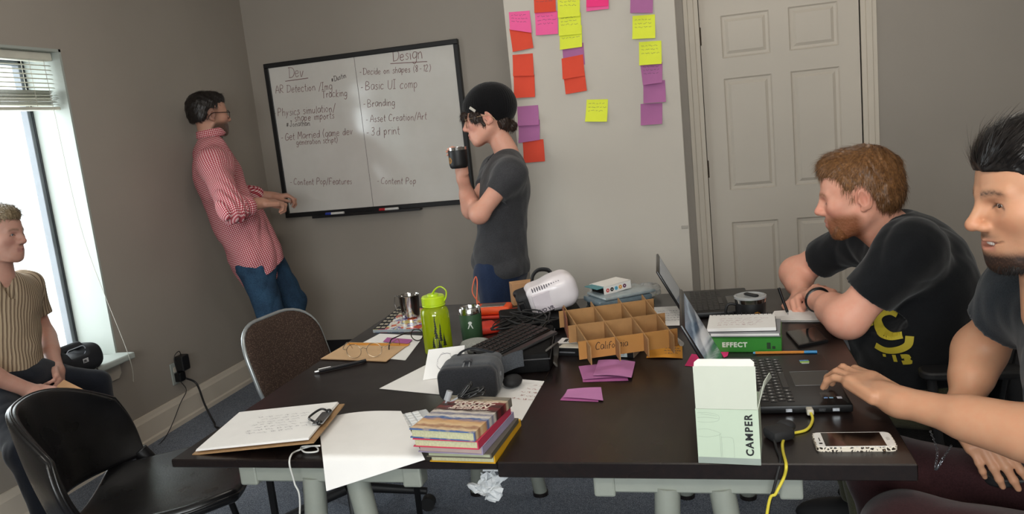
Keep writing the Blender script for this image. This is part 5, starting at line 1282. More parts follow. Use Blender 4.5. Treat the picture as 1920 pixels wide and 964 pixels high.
    mb = MB(); glasses_mb(mb, mx @ Matrix.Scale(sc, 4), wire=.0014, temple=.0020); put('eyeglasses', mb, m_wire_dark, root, smooth=180)
    return root
W3 = leaner()

# ---------------------------------------------------------------- the woman in the beanie with a mug
def mug_arm():
    sc = .97; H = Y(913, 222, 3.44); up = Vector((CU.x + .10, CU.y, CU.z + .2)).normalized(); fw = Vector((-.955, -.20, -.12)).normalized(); mx = head_mx(H, fw, up)
    root = thing('person', 'person in black beanie and charcoal t-shirt holding a mug by the whiteboard', 'person', (-.9, 3.42, 0))
    neck = Y(951, 287, 3.44); chest = Y(946, 360, 3.44); pel = Y(938, 490, 3.44)
    shL = Y(957, 325, 3.29); shR = Y(930, 318, 3.60)
    elL = Y(899, 402, 3.20); wrL = Y(890, 383, 3.42)
    elR = Y(884, 395, 3.42); wrR = Y(867, 332, 3.34)
    hp = [xf(p, mx, sc) for p in head_prims(lids=(.003, .003), nose=(-.001, .002), brow=.8, jawf=-.006, wide=.95)]
    nk = [cap(mx @ (Vector((0, -.018, -.04)) * sc), neck, .046, .052, k=.03)]
    MG = Y(859, 297, 3.30)                                   # centre of the mug
    hR, tR = hand_prims(wrR, MG + Vector((.0, .035, .0)) - wrR, (.6, .8, .1), 1, curl=((.5, .7, .5), (.5, .75, .5), (.5, .8, .5), (.5, .8, .5)), thumb=(.4, .4), sc=.92)
    hL, tL = hand_prims(wrL, (-.2, .9, .1), (-.6, 0, .6), 1, curl=(.4, .4, .4, .4), sc=.9)
    arms = limb(shL, elL, wrL, .043, .037, .038, .026) + limb(shR, elR, wrR, .043, .036, .038, .025)
    body = torso(pel, chest, neck, shR, shL, (-1, -.2, 0), (.15, .115, .13, .10, .085, .09), infl=-.012)
    pt = face_paint(mx, sc, 'dcab9a', 'b56f68', cheek='d58d80', browc='4a342a', lash=(.0, '3a2720'))
    skin_body(root, body + arms + nk + hp + hR + hL, .006, [(a, b, .003) for a, b in (box_of([H], .145), box_of([wrR] + tR, .026))], 'd6a18c', pt)
    eyes(root, mx, sc, (0, 1, -.1))
    tor = torso(pel, chest, neck, shR, shL, (-1, -.2, 0), (.160, .128, .140, .122, .105, .100), infl=.008, kk=.06)
    cL = shL.lerp(elL, .48); cR = shR.lerp(elR, .48); slv = [cap(shL, shL.lerp(elL, .55), .057, .054, k=.04), cap(shR, shR.lerp(elR, .55), .056, .052, k=.04)]
    def cut(P):
        o = np.full(len(P), -1.0, np.float32)
        for c, a, b in ((cL, shL, elL), (cR, shR, elR)): o = np.maximum(o, np.where(np.sqrt(((P - npv(c)) ** 2).sum(1)) < .098, (P - npv(c)) @ npv((b - a).normalized()), -1))
        return o
    nh = cap(neck + Vector((-.035, 0, .045)), neck + Vector((-.09, -.02, .08)), .060, .085); nh2 = cap(neck + Vector((-.075, 0, .0)), neck + Vector((-.085, 0, -.05)), .045, .012)
    def folds(P): return .003 - .010 * np.abs(wob(P * np.array([.7, .7, 2.2], np.float32), 20, 6, 15)) * (.25 + sm(-(P @ npv((0, 0, 1))), -1.08, -.95)) - .002 * wob(P, 40, 6, 3)
    cloth(root, 't_shirt', tor + slv, .005, m_charcoal, folds, [cut, cut_plane(pel + Vector((0, 0, -.055)), (0, 0, -1))], holes=[lambda P: nh.d(P), lambda P: nh2.d(P)])
    lg = [ell(pel + Vector((0, 0, -.03)), (.115, .155, .12), k=.05)]
    for s in (-1, 1):
        h_ = pel + Vector((0, .075 * s, -.06)); kn = Vector((-.955, 3.42 + .085 * s, .46)); an = Vector((-.93, 3.42 + .09 * s, .10)); lg += [cap(h_, kn, .090, .062, k=.05), cap(kn, an, .060, .045, k=.03)]
    cloth(root, 'jeans', lg, .007, m_navy, lambda P: -.005 * np.abs(wob(P, 26, 6, 17)), [cut_plane((0, 0, .085), (0, 0, -1))])
    for s in (-1, 1):
        mb = MB(); mb.ell((-.98, 3.42 + .09 * s, .04), (.12, .042, .045)); mb.box((-1.08, 3.42 + .09 * s - .04, 0), (-.85, 3.42 + .09 * s + .04, .02), .01); put('shoe', mb, M('dark_canvas_shoe', '1d1d20', .7), root, smooth=50)
    # hair: fringe, side lock and a small bun, dark brown
    hm = hair_mat('dark_brown_hair', '3a2a22', '1c1411')
    hpm = [ell((0, .098, .026), (.046, .020, .022), k=.02), ell((0, .082, .030), (.048, .018, .024), k=.02), ell((.066, .045, .008), (.016, .030, .030), k=.02), ell((-.066, .045, .008), (.016, .030, .030), k=.02), ell((0, -.070, -.040), (.060, .042, .040), k=.03), ell((0, -.105, -.060), (.026, .024, .024), k=.01)]
    for s in (-1, 1): hpm.append(cap((s * .072, .030, -.005), (s * .076, .012, -.040), .010, .005, k=.01))
    hair(root, 'hair', hpm, mx, sc, hm, n=3500, length=.026, flow=lambda p, n: np.stack([p[:, 0] * 3, .3 + 0 * p[:, 0], -1 + 0 * p[:, 0]], 1), width=.0012, lift=.3, seed=31, amp=.006)
    # slouchy knit beanie
    bp = [ell((0, -.022, .062), (.089, .112, .098), k=.03), ell((0, -.065, .045), (.083, .082, .090), k=.03), ell((0, .025, .055), (.082, .072, .055), k=.03)]
    inv = np.array(mx.inverted(), np.float32)
    def bpost(P):
        q = (P @ inv[:3, :3].T + inv[:3, 3]) / sc; lw = np.interp(q[:, 1], [-.15, -.05, .0, .05, .11], [-.050, -.030, .006, .030, .040]); return lw - q[:, 2]
    mk = fabric('black_rib_knit', '070709', '0b0b0e', weave=.6, scale=220)
    cloth(root, 'beanie', [xf(p, mx, sc) for p in bp], .0035, mk, lambda P: .0012 * np.sin(np.arctan2((P @ inv[:3, :3].T + inv[:3, 3])[:, 0], (P @ inv[:3, :3].T + inv[:3, 3])[:, 1] + .02) * 60), [bpost])
    lab = mx @ Matrix.Translation(Vector((-.088, .050, .040)) * sc) @ Euler((math.radians(40), 0, math.radians(32))).to_matrix().to_4x4()
    put('beanie_label', MB().box((-.003, -.015, -.006), (.001, .015, .006), .001, lab), M('white_woven_label', 'cfcac0', .8), root)
    mb = MB(); glasses_mb(mb, mx @ Matrix.Scale(sc, 4), rx=.025, rz=.024, wire=.0013, temple=.0014); put('eyeglasses', mb, m_wire_gold, root, smooth=180)
    return root, MG
W4 = mug_arm()

# ---------------------------------------------------------------- the fair-haired man on the window sill
def sitter():
    sc = .98; N = Y(49, 452, 2.66); fw = Vector((.965, .20, -.03)).normalized(); up = Vector((CU.x * .5, CU.y * .5, 1)).normalized(); mx0 = head_mx((0, 0, 0), fw, up); H = N - mx0.to_3x3() @ (Vector((0, .119, -.031)) * sc); mx = head_mx(H, fw, up)
    root = thing('person', 'person with fair hair in cream brown striped shirt sitting on the window sill', 'person', (-2.7, 2.62, 0))
    neck = H + Vector((-.025, -.01, -.175)); chest = neck + Vector((-.015, -.01, -.18)); pel = Vector((-2.82, 2.52, .630))
    fwd = Vector((.88, -.47, 0)).normalized(); lft = Vector((.47, .88, 0)).normalized()
    shL = Y(46, 537, 2.81); shR = neck - lft * .17 + Vector((0, 0, -.07))
    elL = Y(84, 628, 2.84); wrL = Y(108, 697, 2.66); elR = Vector((-2.72, 2.26, .76)); wrR = Y(58, 733, 2.44)
    hp = [xf(p, mx, sc) for p in head_prims(lids=(.004, .003), brow=1.1)]
    nk = [cap(mx @ (Vector((0, -.016, -.045)) * sc), neck, .052, .058, k=.03)]
    hL, tL = hand_prims(wrL, Y(116, 736, 2.54) - wrL, (.55, .75, .3), 1, curl=((.3, .8, .6), (.3, .9, .6), (.35, .9, .6), (.4, .9, .6)), thumb=(.25, .3), sc=.98)
    hR, tR = hand_prims(wrR, Y(112, 742, 2.46) - wrR, (.2, -.3, .9), -1, curl=((.2, .3, .3), (.3, .8, .6), (.4, 1.0, .6), (.5, 1.1, .7)), thumb=(.4, .2), sc=.98)
    arms = limb(shL, elL, wrL, .044, .038, .040, .027) + limb(shR, elR, wrR, .044, .038, .040, .027)
    body = torso(pel, chest, neck, shR, shL, fwd, (.14, .125, .135, .10, .09, .095), infl=-.01)
    pt = face_paint(mx, sc, 'bd9387', '9c6a63', cheek='b47f74', browc='6f5a48', lash=(.001, '3a2a22'))
    skin_body(root, body + arms + nk + hp + hL + hR, .006, [(a, b, .003) for a, b in (box_of([H], .145), box_of([wrL] + tL, .026), box_of([wrR] + tR, .026))], 'bb9080', pt)
    eyes(root, mx, sc, (0, 1, 0), 'blue')
    uvb = [(pel, chest + (chest - pel) * .8, .14, fwd, 0), (shL, elL, .06, (0, -1, 0), 0), (shR, elR, .06, (0, -1, 0), 0)]
    tor = torso(pel, chest, neck, shR, shL, fwd, (.142, .130, .138, .112, .108, .104), infl=.010, kk=.06)
    cL = shL.lerp(elL, .62); cR = shR.lerp(elR, .62); slv = [cap(shL, shL.lerp(elL, .72), .054, .058, k=.04), cap(shR, shR.lerp(elR, .72), .054, .058, k=.04)]
    def cut(P):
        o = np.full(len(P), -1.0, np.float32)
        for c, a, b in ((cL, shL, elL), (cR, shR, elR)): o = np.maximum(o, np.where(np.sqrt(((P - npv(c)) ** 2).sum(1)) < .11, (P - npv(c)) @ npv((b - a).normalized()), -1))
        return o
    nh = cap(neck + Vector((.03, 0, .05)), neck + Vector((.06, 0, .10)), .060, .085); vn = cap(neck + Vector((.065, -.02, .02)), neck + Vector((.075, -.03, -.11)), .035, .006)
    cloth(root, 'shirt', tor + slv, .0055, stripes(), lambda P: -.010 * np.abs(wob(P * np.array([1, 1, 1.5], np.float32), 20, 6, 19)) - .002 * wob(P, 50, 6, 1), [cut, cut_plane((0, 0, .600), (0, 0, -1))], uvb, holes=[lambda P: nh.d(P), lambda P: vn.d(P)])
    lg = [ell(pel + Vector((.02, 0, -.02)), (.13, .15, .080), k=.05)]
    for h_, kn, an in ((pel + Vector((.05, .09, -.04)), Vector((-2.655, 2.80, .485)), Vector((-2.60, 2.80, .10))), (pel + Vector((.03, -.09, -.05)), Vector((-2.47, 2.22, .43)), Vector((-2.46, 2.26, .10)))):
        lg += [cap(h_, kn, .070, .057, k=.05), cap(kn, an, .056, .044, k=.03)]
    cloth(root, 'jeans', lg, .006, m_dark_jean, lambda P: -.006 * np.abs(wob(P, 26, 6, 21)), [cut_plane((0, 0, .085), (0, 0, -1))])
    for x, y in ((-2.55, 2.80), (-2.41, 2.28)):
        mb = MB(); mb.ell((x + .04, y, .045), (.13, .045, .05)); mb.box((x - .09, y - .042, 0), (x + .17, y + .042, .022), .01); put('shoe', mb, M('dark_canvas_shoe', '1d1d20', .7), root, smooth=50)
    hpm = [ell((0, -.016, .048), (.081, .101, .084), k=.02), ell((0, .045, .085), (.058, .052, .038), k=.03), ell((0, -.06, -.005), (.070, .055, .055), k=.03)]
    def hpost(q, F):
        y, z = q[:, 1], q[:, 2]; lw = np.interp(y, [-.14, -.055, -.040, -.030, -.016, .006, .012, .024, .038, .058, .12], [-.050, -.046, -.020, .016, .032, .032, -.01, -.006, .052, .066, .060]); return np.maximum(F, lw - z)
    def flow(p, n):
        f = np.zeros_like(p); f[:, 0] = .5; f[:, 1] = .3 + sm(p[:, 2], .05, .11); f[:, 2] = -.8 + .6 * sm(p[:, 2], .08, .12); return f
    hair(root, 'hair', hpm, mx, sc, hair_mat('ash_blond_hair', 'a59273', '6d5c45'), n=6000, length=.030, flow=flow, post=hpost, width=.0012, lift=.25, seed=34)
    return root, tL, tR
W5 = sitter()
# ---------------------------------------------------------------- things lying on the tables
ZA, ZB = TOP - 0.004, TOP
def sheet(name, label, cat, quad, z, mat, th=.0006, bend=0.0, n=6, group=None, zs=None, parent=None):
    """a sheet of paper from its four corners as seen from the lens, laid on the level z (zs: own level per corner)"""
    P = [Z(a, b, z if zs is None else zs[i]) for i, (a, b) in enumerate(quad)]
    def fn(u, v, d):
        p = P[0].lerp(P[1], u).lerp(P[3].lerp(P[2], u), v); return p + Vector((0, 0, d + bend * (math.sin(u * PI) * .5 + (v - .5) ** 2)))
    mb = MB(); mb.grid(n, n, lambda u, v: fn(u, v, th)); mb.grid(n, n, lambda u, v: fn(1 - u, v, 0)); bmesh.ops.remove_doubles(mb.bm, verts=mb.bm.verts, dist=1e-6)
    o = put(name, mb, mat, parent, smooth=50)
    if parent is None: tag(o, label, cat, group)
    return o, fn
def scrib_on(o, fn, u0, u1, v0, v1, lines, seed, ink=.0011, mat=None, lift=.0012, name='writing'):
    mb = MB(); rnd = random.Random(seed)
    for k in range(lines):
        v = v0 + (v1 - v0) * (k + .5) / lines; u = u0 + rnd.uniform(0, .08); end = u1 - rnd.uniform(0, .3) * (u1 - u0)
        while u < end:
            L = rnd.uniform(.03, .09); pts = [fn(min(u + L * i / 6, 1), v + rnd.uniform(-.3, .3) * (v1 - v0) / lines * .7, lift) for i in range(7)]
            for a, b in zip(pts, pts[1:]):
                d = (b - a); s = Vector((-d.y, d.x, 0)); s = s.normalized() * ink / 2 if s.length > 1e-9 else Vector((0, ink / 2, 0)); mb.face([mb.bm.verts.new(x) for x in (a - s, b - s, b + s, a + s)])
            u += L + .025
    return put(name, mb, mat or m_ink, o)
m_kraft = M('kraft_card', 'b98d63', .8, var=.08); m_manila = M('manila_folder', 'c3a079', .75, var=.05); m_board = M('hardboard_brown', '9c7a54', .6, var=.12, scale=60)
m_black = M('satin_black_plastic', '101012', .35); m_gloss = M('gloss_black', '08080a', .08); m_rubber = M('black_rubber', '141416', .7)
m_cream = M('book_page_edges', 'b9b896', .85, var=.12, scale=220); m_lime = M('lime_plastic', 'b6d424', .3); m_orange = M('orange_rubber', 'e8521f', .5); m_redp = M('red_plastic', 'c8321f', .5)

# clipboard with a stack of paper
cb = [Z(360, 852, .7375), Z(448, 777, .7375), Z(646, 757, .772), Z(588, 829, .766)]
t = thing('clipboard', 'brown clipboard with a pad of handwritten white paper at the table corner', 'clipboard', tuple(cb[0]))
put('backing_board', MB().slab(cb, .003) if True else None, m_board, t)
def pfn(u, v, d=0):
    a = cb[0].lerp(cb[3], u); b = cb[1].lerp(cb[2], u); return a.lerp(b, v) + Vector((0, 0, .0034 + d))
mb = MB()
for k in range(3):
    e = .004 * k; q = [pfn(.02 + e, .03 + e * .4, .0016 * k), pfn(.955, .03 + e, .0016 * k), pfn(.955 - e, .985, .0016 * k), pfn(.02, .985 - e, .0016 * k)]; mb.slab(q, .0015)
pp = put('paper_pad', mb, m_paper, t); scrib_on(pp, lambda u, v, d: pfn(u, v, .006 + d), .30, .86, .25, .75, 7, 5, .0008)
c0, c1 = pfn(.955, .36, .007), pfn(.955, .66, .007)
ck = put('clip', MB().slab([pfn(.90, .34, .0065), pfn(.985, .34, .0065), pfn(.985, .66, .0065), pfn(.90, .66, .0065)], .003), m_steel, t)
ax = (pfn(.9, .5) - pfn(.98, .5)).normalized(); mb = MB(); mb.tube(spline([c0, c0 + ax * .02 + Vector((0, 0, .010)), (c0 + c1) / 2 + ax * .040 + Vector((0, 0, .006)), c1 + ax * .02 + Vector((0, 0, .010)), c1], 6), .0028, 8)
for p in (c0, c1): mb.ell(tuple(p + Vector((0, 0, .002))), (.0075, .0075, .0065))
put('wire_lever', mb, m_black, t, smooth=180)

# big sheet drooping over the table edge
q4 = [(597, 786), (752, 771), (797, 862), (612, 921)]
def drape(px, py):
    p = Z(px, py, .7485)
    if p.y < TY0 + .008: p = Y(px, py, TY0 + .006 - .10 * max(0, TY0 + .008 - p.y))
    return p
mb = MB()
def dfn(u, v, d=0):
    a = [q4[0][i] + (q4[1][i] - q4[0][i]) * u for i in (0, 1)]; b = [q4[3][i] + (q4[2][i] - q4[3][i]) * u for i in (0, 1)]
    a[1] += -6 * math.sin(u * PI) ; return drape(a[0] + (b[0] - a[0]) * v, a[1] + (b[1] - a[1]) * v) + Vector((0, -d, d))
mb.grid(16, 24, lambda u, v: dfn(u, v, .0003)); mb.grid(16, 24, lambda u, v: dfn(1 - u, v, -.0003)); o = put('paper_sheet', mb, m_paper, smooth=180); tag(o, 'blank white sheet drooping over the front edge of the table', 'paper')

# white cable under the clipboard, hanging to the floor
o = put('white_cable', MB().tube(spline([Z(600, 836, .752), Z(566, 838, .744), Z(572, 848, .742), Z(596, 846, .742), Z(588, 836, .744), Z(556, 846, .742), Y(546, 858, TY0 + .010) + Vector((0, 0, .004)), Y(543, 872, TY0 - .010), Y(552, 905, TY0), Y(562, 964, TY0 + .01), (-1.04, 1.52, .25), (-1.02, 1.56, .004), (-.9, 1.7, .004)], 8), .0021, 7), M('white_cable_jacket', 'cfcfcb', .5), smooth=180); tag(o, 'thin white cable looping from under the clipboard down to the floor', 'cable')

# ---------------------------------------------------------------- pile of design books
def cover_stripes():
    t = NT('striped_painting_cover'); x, y, z = t.sep(t.coord('UV')); n = t.noise(5, 4, t.mapping(t.coord('UV'), scale=(1.2, 4, 1)))
    f = t.math('ADD', y, t.math('MULTIPLY', t.math('SUBTRACT', n, .5), .16))
    c = [(0, '3f5f96'), (.05, 'e0c49a'), (.12, '9a6a52'), (.17, 'dcbd92'), (.27, 'c99a6a'), (.34, '2f5f9a'), (.40, 'dcd3c4'), (.46, '6f6f86'), (.52, 'd8cfc2'), (.57, '3a2a28'), (.66, '6e1f24'), (.72, '241a1a'), (.80, '7a2a2c'), (.86, 'c9b79a'), (.93, '6b655c'), (1, '8c8878')]
    t.color(t.ramp(f, [(p, lin(h)) for p, h in c])); t.set(Roughness=.3, Specular_IOR_Level=.5); return t.m
def book(label, fl, fr, z0, z1, cov, depth=.195, page=None, spine='right', group='design books in the pile'):
    A, B = Z(*fl, z0), Z(*fr, z0); ex = (B - A).normalized(); ey = Vector((-ex.y, ex.x, 0)); w = (B - A).length
    t = thing('book', label, 'book', tuple(A), 0, group); mx = frame(A, ex, ey); th = z1 - z0
    put('page_block', MB().box((.004, .003, .0022), (w - .004, depth - .004, th - .0022), .0, mx), page or m_cream, t)
    mb = MB(); mb.box((0, 0, 0), (w, depth, .0022), .0005, mx); mb.box((0, 0, th - .0022), (w, depth, th), .0005, mx)
    mb.box((w - .0022, 0, .001), (w, depth, th - .001), 0, mx) if spine == 'right' else mb.box((0, 0, .001), (w, .0022, th - .001), 0, mx)
    me = mb.mesh('cover'); uv = me.uv_layers.new(name='UVMap'); inv = mx.inverted()
    for li, lp in enumerate(me.loops):
        p = inv @ me.vertices[lp.vertex_index].co; uv.data[li].uv = (p.x / w, p.y / depth)
    put('cover', me, cov, t); return t, mx, w, th
book('yellow covered book at the bottom of the design book pile', (806, 866), (929, 870), ZA, ZA + .020, M('yellow_cover', 'd9a21c', .35))
book('dark grey covered book second from the bottom of the pile', (800, 857), (922, 861), ZA + .020, ZA + .031, M('grey_cover', '5c574c', .4), page=M('pale_green_pages', 'a3a78c', .85))
book('lavender covered book with maroon back in the middle of the pile', (784, 848), (906, 854), ZA + .031, ZA + .049, M('lavender_cover', '9d93ae', .35), page=M('mauve_pages', 'b29d96', .85))
book('pink covered book directly under the striped book', (775, 838), (898, 844), ZA + .049, ZA + .067, M('pink_cover', 'c03a56', .3))
tb, mx, w, th = book('striped painting book titled in white on top of the pile', (769, 821), (891, 829), ZA + .067, ZA + .087, cover_stripes(), depth=.20)
m_title = M('white_cover_lettering', 'ddd0c0', .5)
for s, sz, yy, b in (('GRAPHIC', .0245, .152, .0006), ('DESIGN', .0245, .131, .0006), ('FOR THE 21ST CENTURY', .0085, .121, .0002)):
    me = text_me(s, sz, mx @ Matrix.Translation((w * .52, yy, th + .0002)), .0002, 'CENTER', bold=b, shear=.25); put('title', me, m_title, tb)

# small white keyboard half under the books
A, B = Z(704, 800, ZA), Z(806, 778, ZA); ex = (B - A).normalized(); kb = thing('white_keyboard', 'corner of a small white keyboard between drooping sheet and books', 'keyboard', tuple(A)); mx = frame(A, ex, Vector((-ex.y, ex.x, 0)))
L = (B - A).length; put('keyboard_case', MB().box((0, -.075, 0), (L, .03, .007), .003, mx), M('white_aluminium', 'c9ccce', .4), kb)
kme = MB().box((-.0075, -.0075, 0), (.0075, .0075, .003), .0012).mesh('key'); kme.materials.append(M('white_key', 'e2e3e2', .45))
def keys(parent, mx, x0, y0, nx, ny, px, py, z, me, nm='key'):
    w = parent.matrix_basis.inverted()
    for i in range(nx):
        for j in range(ny):
            o = bpy.data.objects.new(nm, me); COL.objects.link(o); o.parent = parent; o.matrix_basis = w @ mx @ Matrix.Translation((x0 + i * px, y0 + j * py, z))
keys(kb, mx, .012, -.064, int((L - .01) / .0185), 5, .0185, .0195, .0070, kme)

# ---------------------------------------------------------------- grey fabric viewer, its papers and cable
m_slate = fabric('slate_grey_fabric', '3f4145', '474a4e', weave=.4); m_slate_d = fabric('dark_slate_fabric', '26272a', '2c2d31', weave=.4)
sheet('paper_sheet', 'white sheet lying to the left under the grey headset', 'paper', [(711, 729), (842, 742), (905, 708), (800, 684)], ZA + .0006, m_paper)
o, fn = sheet('paper_sheet', 'white sheet with red notes lying to the right of the grey headset', 'paper', [(866, 776), (972, 792), (1088, 721), (935, 708)], ZA + .0016, m_paper); scrib_on(o, fn, .45, .95, .45, .9, 5, 8, .001, M('red_pen_ink', 'a04a48', .7))
tp = [Z(793, 713, ZA + .0024), Z(868, 702, ZA + .0024)]; apex = [tp[0] + Vector((.01, .045, .075)), tp[1] + Vector((.0, .045, .072))]
o = put('folded_card', MB().slab([tp[0], tp[1], apex[1], apex[0]], .0006).slab([apex[0], apex[1], tp[1] + Vector((.0, .09, 0)), tp[0] + Vector((.02, .10, 0))], .0006), m_paper); tag(o, 'folded white card standing like a tent with a pencil doodle', 'card')
mb = MB(); rnd = random.Random(4)
def onfold(u, v): return tp[0].lerp(tp[1], u).lerp(apex[0].lerp(apex[1], u), v) + Vector((0, -.0012, .0006))
pts = spline([Vector((.5 + (.17 + .05 * rnd.random()) * math.cos(a), .52 + (.26 + .08 * rnd.random()) * math.sin(a), 0)) for a in [2 * PI * k / 22 for k in range(44)]], 3)
for a, b in zip(pts, pts[1:]):
    p, q = onfold(a.x, a.y), onfold(b.x, b.y); mb.face([mb.bm.verts.new(x) for x in (p, q, q + Vector((0, .0003, .0008)), p + Vector((0, .0003, .0008)))])
put('doodle', mb, m_ink, o)
HV = (Z(838, 752, ZA) + Z(908, 752, ZA)) / 2; hx = (Z(908, 750, ZA) - Z(838, 752, ZA)).normalized(); hx = Vector((math.cos(.10), math.sin(.10), 0)); hy = Vector((-hx.y, hx.x, 0))
vr = thing('vr_headset', 'grey fabric virtual reality headset resting on white papers', 'headset', tuple(HV)); mx = frame(HV + hy * .048 + hx * .012 + Vector((0, 0, .0035)), hx, hy) @ Matrix.Diagonal((1, 1, .90, 1))
R3 = frame((0, 0, 0), hx, hy).to_3x3(); tr = lambda p: mx @ Vector(p)
v, q = sdf_mesh([rbox(tr((0, .0, .050)), (.052, .022, .019), .026, R=R3, k=.01), ell(tr((0, .035, .052)), (.078, .045, .041), R=R3, k=.02), rbox(tr((0, .075, .052)), (.055, .01, .018), .018, R=R3, k=.02), ell(tr((0, .10, .045)), (.05, .05, .034), R=R3, k=.02, op='-')], .0035); put('shell', np_mesh('shell', v, q), m_slate, vr)
v, q = sdf_mesh([rbox(tr((0, -.048, .049)), (.052, .0025, .019), .0255, R=R3, k=.005), rbox(tr((0, -.075, .049)), (.2, .01, .2), .001, R=R3, k=.002, op='-')], .003); put('front_flap', np_mesh('front_flap', v, q), m_slate_d, vr)
put('flap_loop', MB().tube([tr(p) for p in ((-.010, -.052, .080), (-.008, -.050, .098), (-.006, -.02, .108), (.006, -.02, .108), (.008, -.050, .098), (.010, -.052, .080))], .0022, 7), M('grey_cord', '6b6d70', .6), vr, smooth=180)
put('latch', MB().box((-.011, -.034, .100), (.011, -.012, .109), .003, mx), m_slate_d, vr)
put('button_mark', MB().tube([tr((.0785, .0 + .006 * math.cos(a), .055 + .006 * math.sin(a))) for a in [2 * PI * k / 16 for k in range(16)]], .0009, 5, closed=True), M('silver_mark', '8f9296', .4), vr)
put('head_strap', MB().grid(10, 3, lambda u, v: tr((.075 + .055 * u, .05 + .03 * math.sin(u * 2), .035 + .05 * v + .01 * u))).grid(10, 3, lambda u, v: tr((.075 + .055 * (1 - u), .052 + .03 * math.sin((1 - u) * 2), .035 + .05 * v + .01 * (1 - u)))), m_slate, vr, smooth=180)
put('strap_top', MB().tube(spline([tr(p) for p in ((-.05, .08, .085), (-.03, .06, .108), (.0, .07, .112), (.05, .085, .09))], 6), .006, 8, flat=.4), m_slate_d, vr, smooth=180)
o = put('controller_pouch', MB().ell(tuple(Z(961, 714, ZA + .018)), (.026, .034, .016)), m_rubber, smooth=180); tag(o, 'small black rubber pouch tucked behind the grey headset', 'pouch')
bz = ZA + .0905; base = Z(874, 746, bz); mb = MB(); rnd = random.Random(12)
pts = []
for k in range(7):
    a0 = -.5 + .33 * k + rnd.uniform(-.15, .15); ln = rnd.uniform(.024, .040); d = Vector((math.cos(a0 * .8), .35 * math.sin(a0), .35 + .25 * math.sin(a0))); s_ = Vector((-.1, .3, .25)) * .012; c = base + Vector((rnd.uniform(-.012, .018), rnd.uniform(-.006, .006), .006))
    pts += [c - d * ln * .3 + s_, c + d * ln + s_ * rnd.uniform(.2, 1), c + d * ln * 1.05 - s_, c - d * ln * .3 - s_]
mb.tube(spline([Vector((p.x, p.y, max(p.z, bz + .0032))) for p in pts], 5), .0027, 7)
cbl = thing('usb_cable', 'coiled black cable with grey plug between headset and book pile', 'cable', tuple(base)); put('coil', mb, m_black, cbl, smooth=180)
p = Z(840, 741, bz + .014); put('plug', MB().tube([p + Vector((-.004, 0, -.012)), p + Vector((.004, .004, .008))], .0075, 12).tube([p + Vector((-.004, 0, -.012)), p + Vector((-.010, -.004, -.022)), base + Vector((-.02, 0, .0))], .0024, 7), M('grey_plug', '9a9da1', .4), cbl, smooth=60)

# ---------------------------------------------------------------- folder, glasses, pen, magazine at the left edge
sheet('paper_sheet', 'printed white sheet with pink tint beneath the purple note', 'paper', [(640, 664), (760, 676), (795, 630), (712, 626)], ZA + .0005, m_paper)
fo = thing('file_folder', 'tan paper folder with orange edge lying under clear eyeglasses', 'folder', tuple(Z(690, 660, ZA)))
sheet('', '', '', [(601, 674), (724, 679), (769, 645), (655, 643)], ZA + .0014, m_manila, th=.0022, parent=fo)[0].name = 'folder_body'
o = fo.children[0]; o.name = 'folder_body'
e = [Z(655, 643, ZA + .0038), Z(769, 645, ZA + .0038), Z(764, 649, ZA + .0038), Z(650, 647, ZA + .0038)]; put('orange_edge', MB().slab(e[::-1], .0007), M('orange_tape', 'd28a2a', .5), fo)
sheet('sticky_note', 'purple note lying on papers behind the tan folder', 'sticky note', [(718, 641), (765, 645), (774, 637), (726, 633)], ZA + .0050, note_mat('magenta'))
gl = thing('eyeglasses', 'clear gold wire eyeglasses standing on the tan folder', 'glasses', tuple(Z(686, 668, ZA + .004)))
g0 = Z(684, 671, ZA + .0045); gx = Vector((math.cos(.12), math.sin(.12), 0)); gm = frame(g0 + Vector((0, 0, .0262)), -gx, Vector((gx.y, -gx.x, 0))); gm2 = gm @ Matrix.Translation((0, -.098, 0))
mb = MB(); glasses_mb(mb, gm2, rx=.0245, rz=.0225, ex=.0335, wire=.0012, temple=.0012, z=-.003, tz=.004, ear=.0); put('frame', mb, M('pale_gold_frame', 'b7a58d', .25, metal=.9), gl, smooth=180)
p0, p1 = Z(590, 698, ZA + .006), Z(686, 676, ZA + .006); d = (p1 - p0).normalized(); pn = thing('ballpoint_pen', 'black and silver pen pointing out from under the tan folder', 'pen', tuple(p0 - Vector((0, 0, .006))))
put('barrel', MB().tube([p0 + d * .012, p1], .0052, 12), M('dark_pen_lacquer', '1c1c1f', .2), pn, smooth=50); put('push_button', MB().tube([p0, p0 + d * .012], [.0035, .0050], 12), m_steel, pn, smooth=50); put('pen_clip', MB().tube([p0 + d * .012 + Vector((0, 0, .006)), p0 + d * .05 + Vector((0, 0, .006))], .0012, 6), m_steel, pn)
def comic():
    t = NT('colourful_comic_cover'); uv = t.coord(); v = t.new('TexVoronoi'); v.inputs['Scale'].default_value = 26; t.link(uv, v.inputs['Vector']); n = t.noise(18, 3)
    c = t.ramp(t.math('FRACT', t.math('ADD', t.sep(v.outputs['Color'])[0], n)), [(0, lin('c9b56a')), (.2, lin('d8d4c8')), (.38, lin('c8603a')), (.5, lin('b03a48')), (.62, lin('e2dfd6')), (.74, lin('6a5a9a')), (.84, lin('d8d4c8')), (.92, lin('4a6ea8'))], 'CONSTANT'); t.color(c); t.set(Roughness=.25); return t.m
M4 = [Z(700, 624, ZA), Z(792, 622, ZA), Z(796, 584, ZA), Z(749, 580, ZA)]
mg = thing('comic_magazine', 'thick comic magazine with dark lettered strip behind the papers', 'magazine', tuple(M4[0])); put('cover', MB().slab(M4, .012), comic(), mg)
def mfn(u, v, d=.0122): return M4[0].lerp(M4[1], u).lerp(M4[3].lerp(M4[2], u), v) + Vector((0, 0, d))
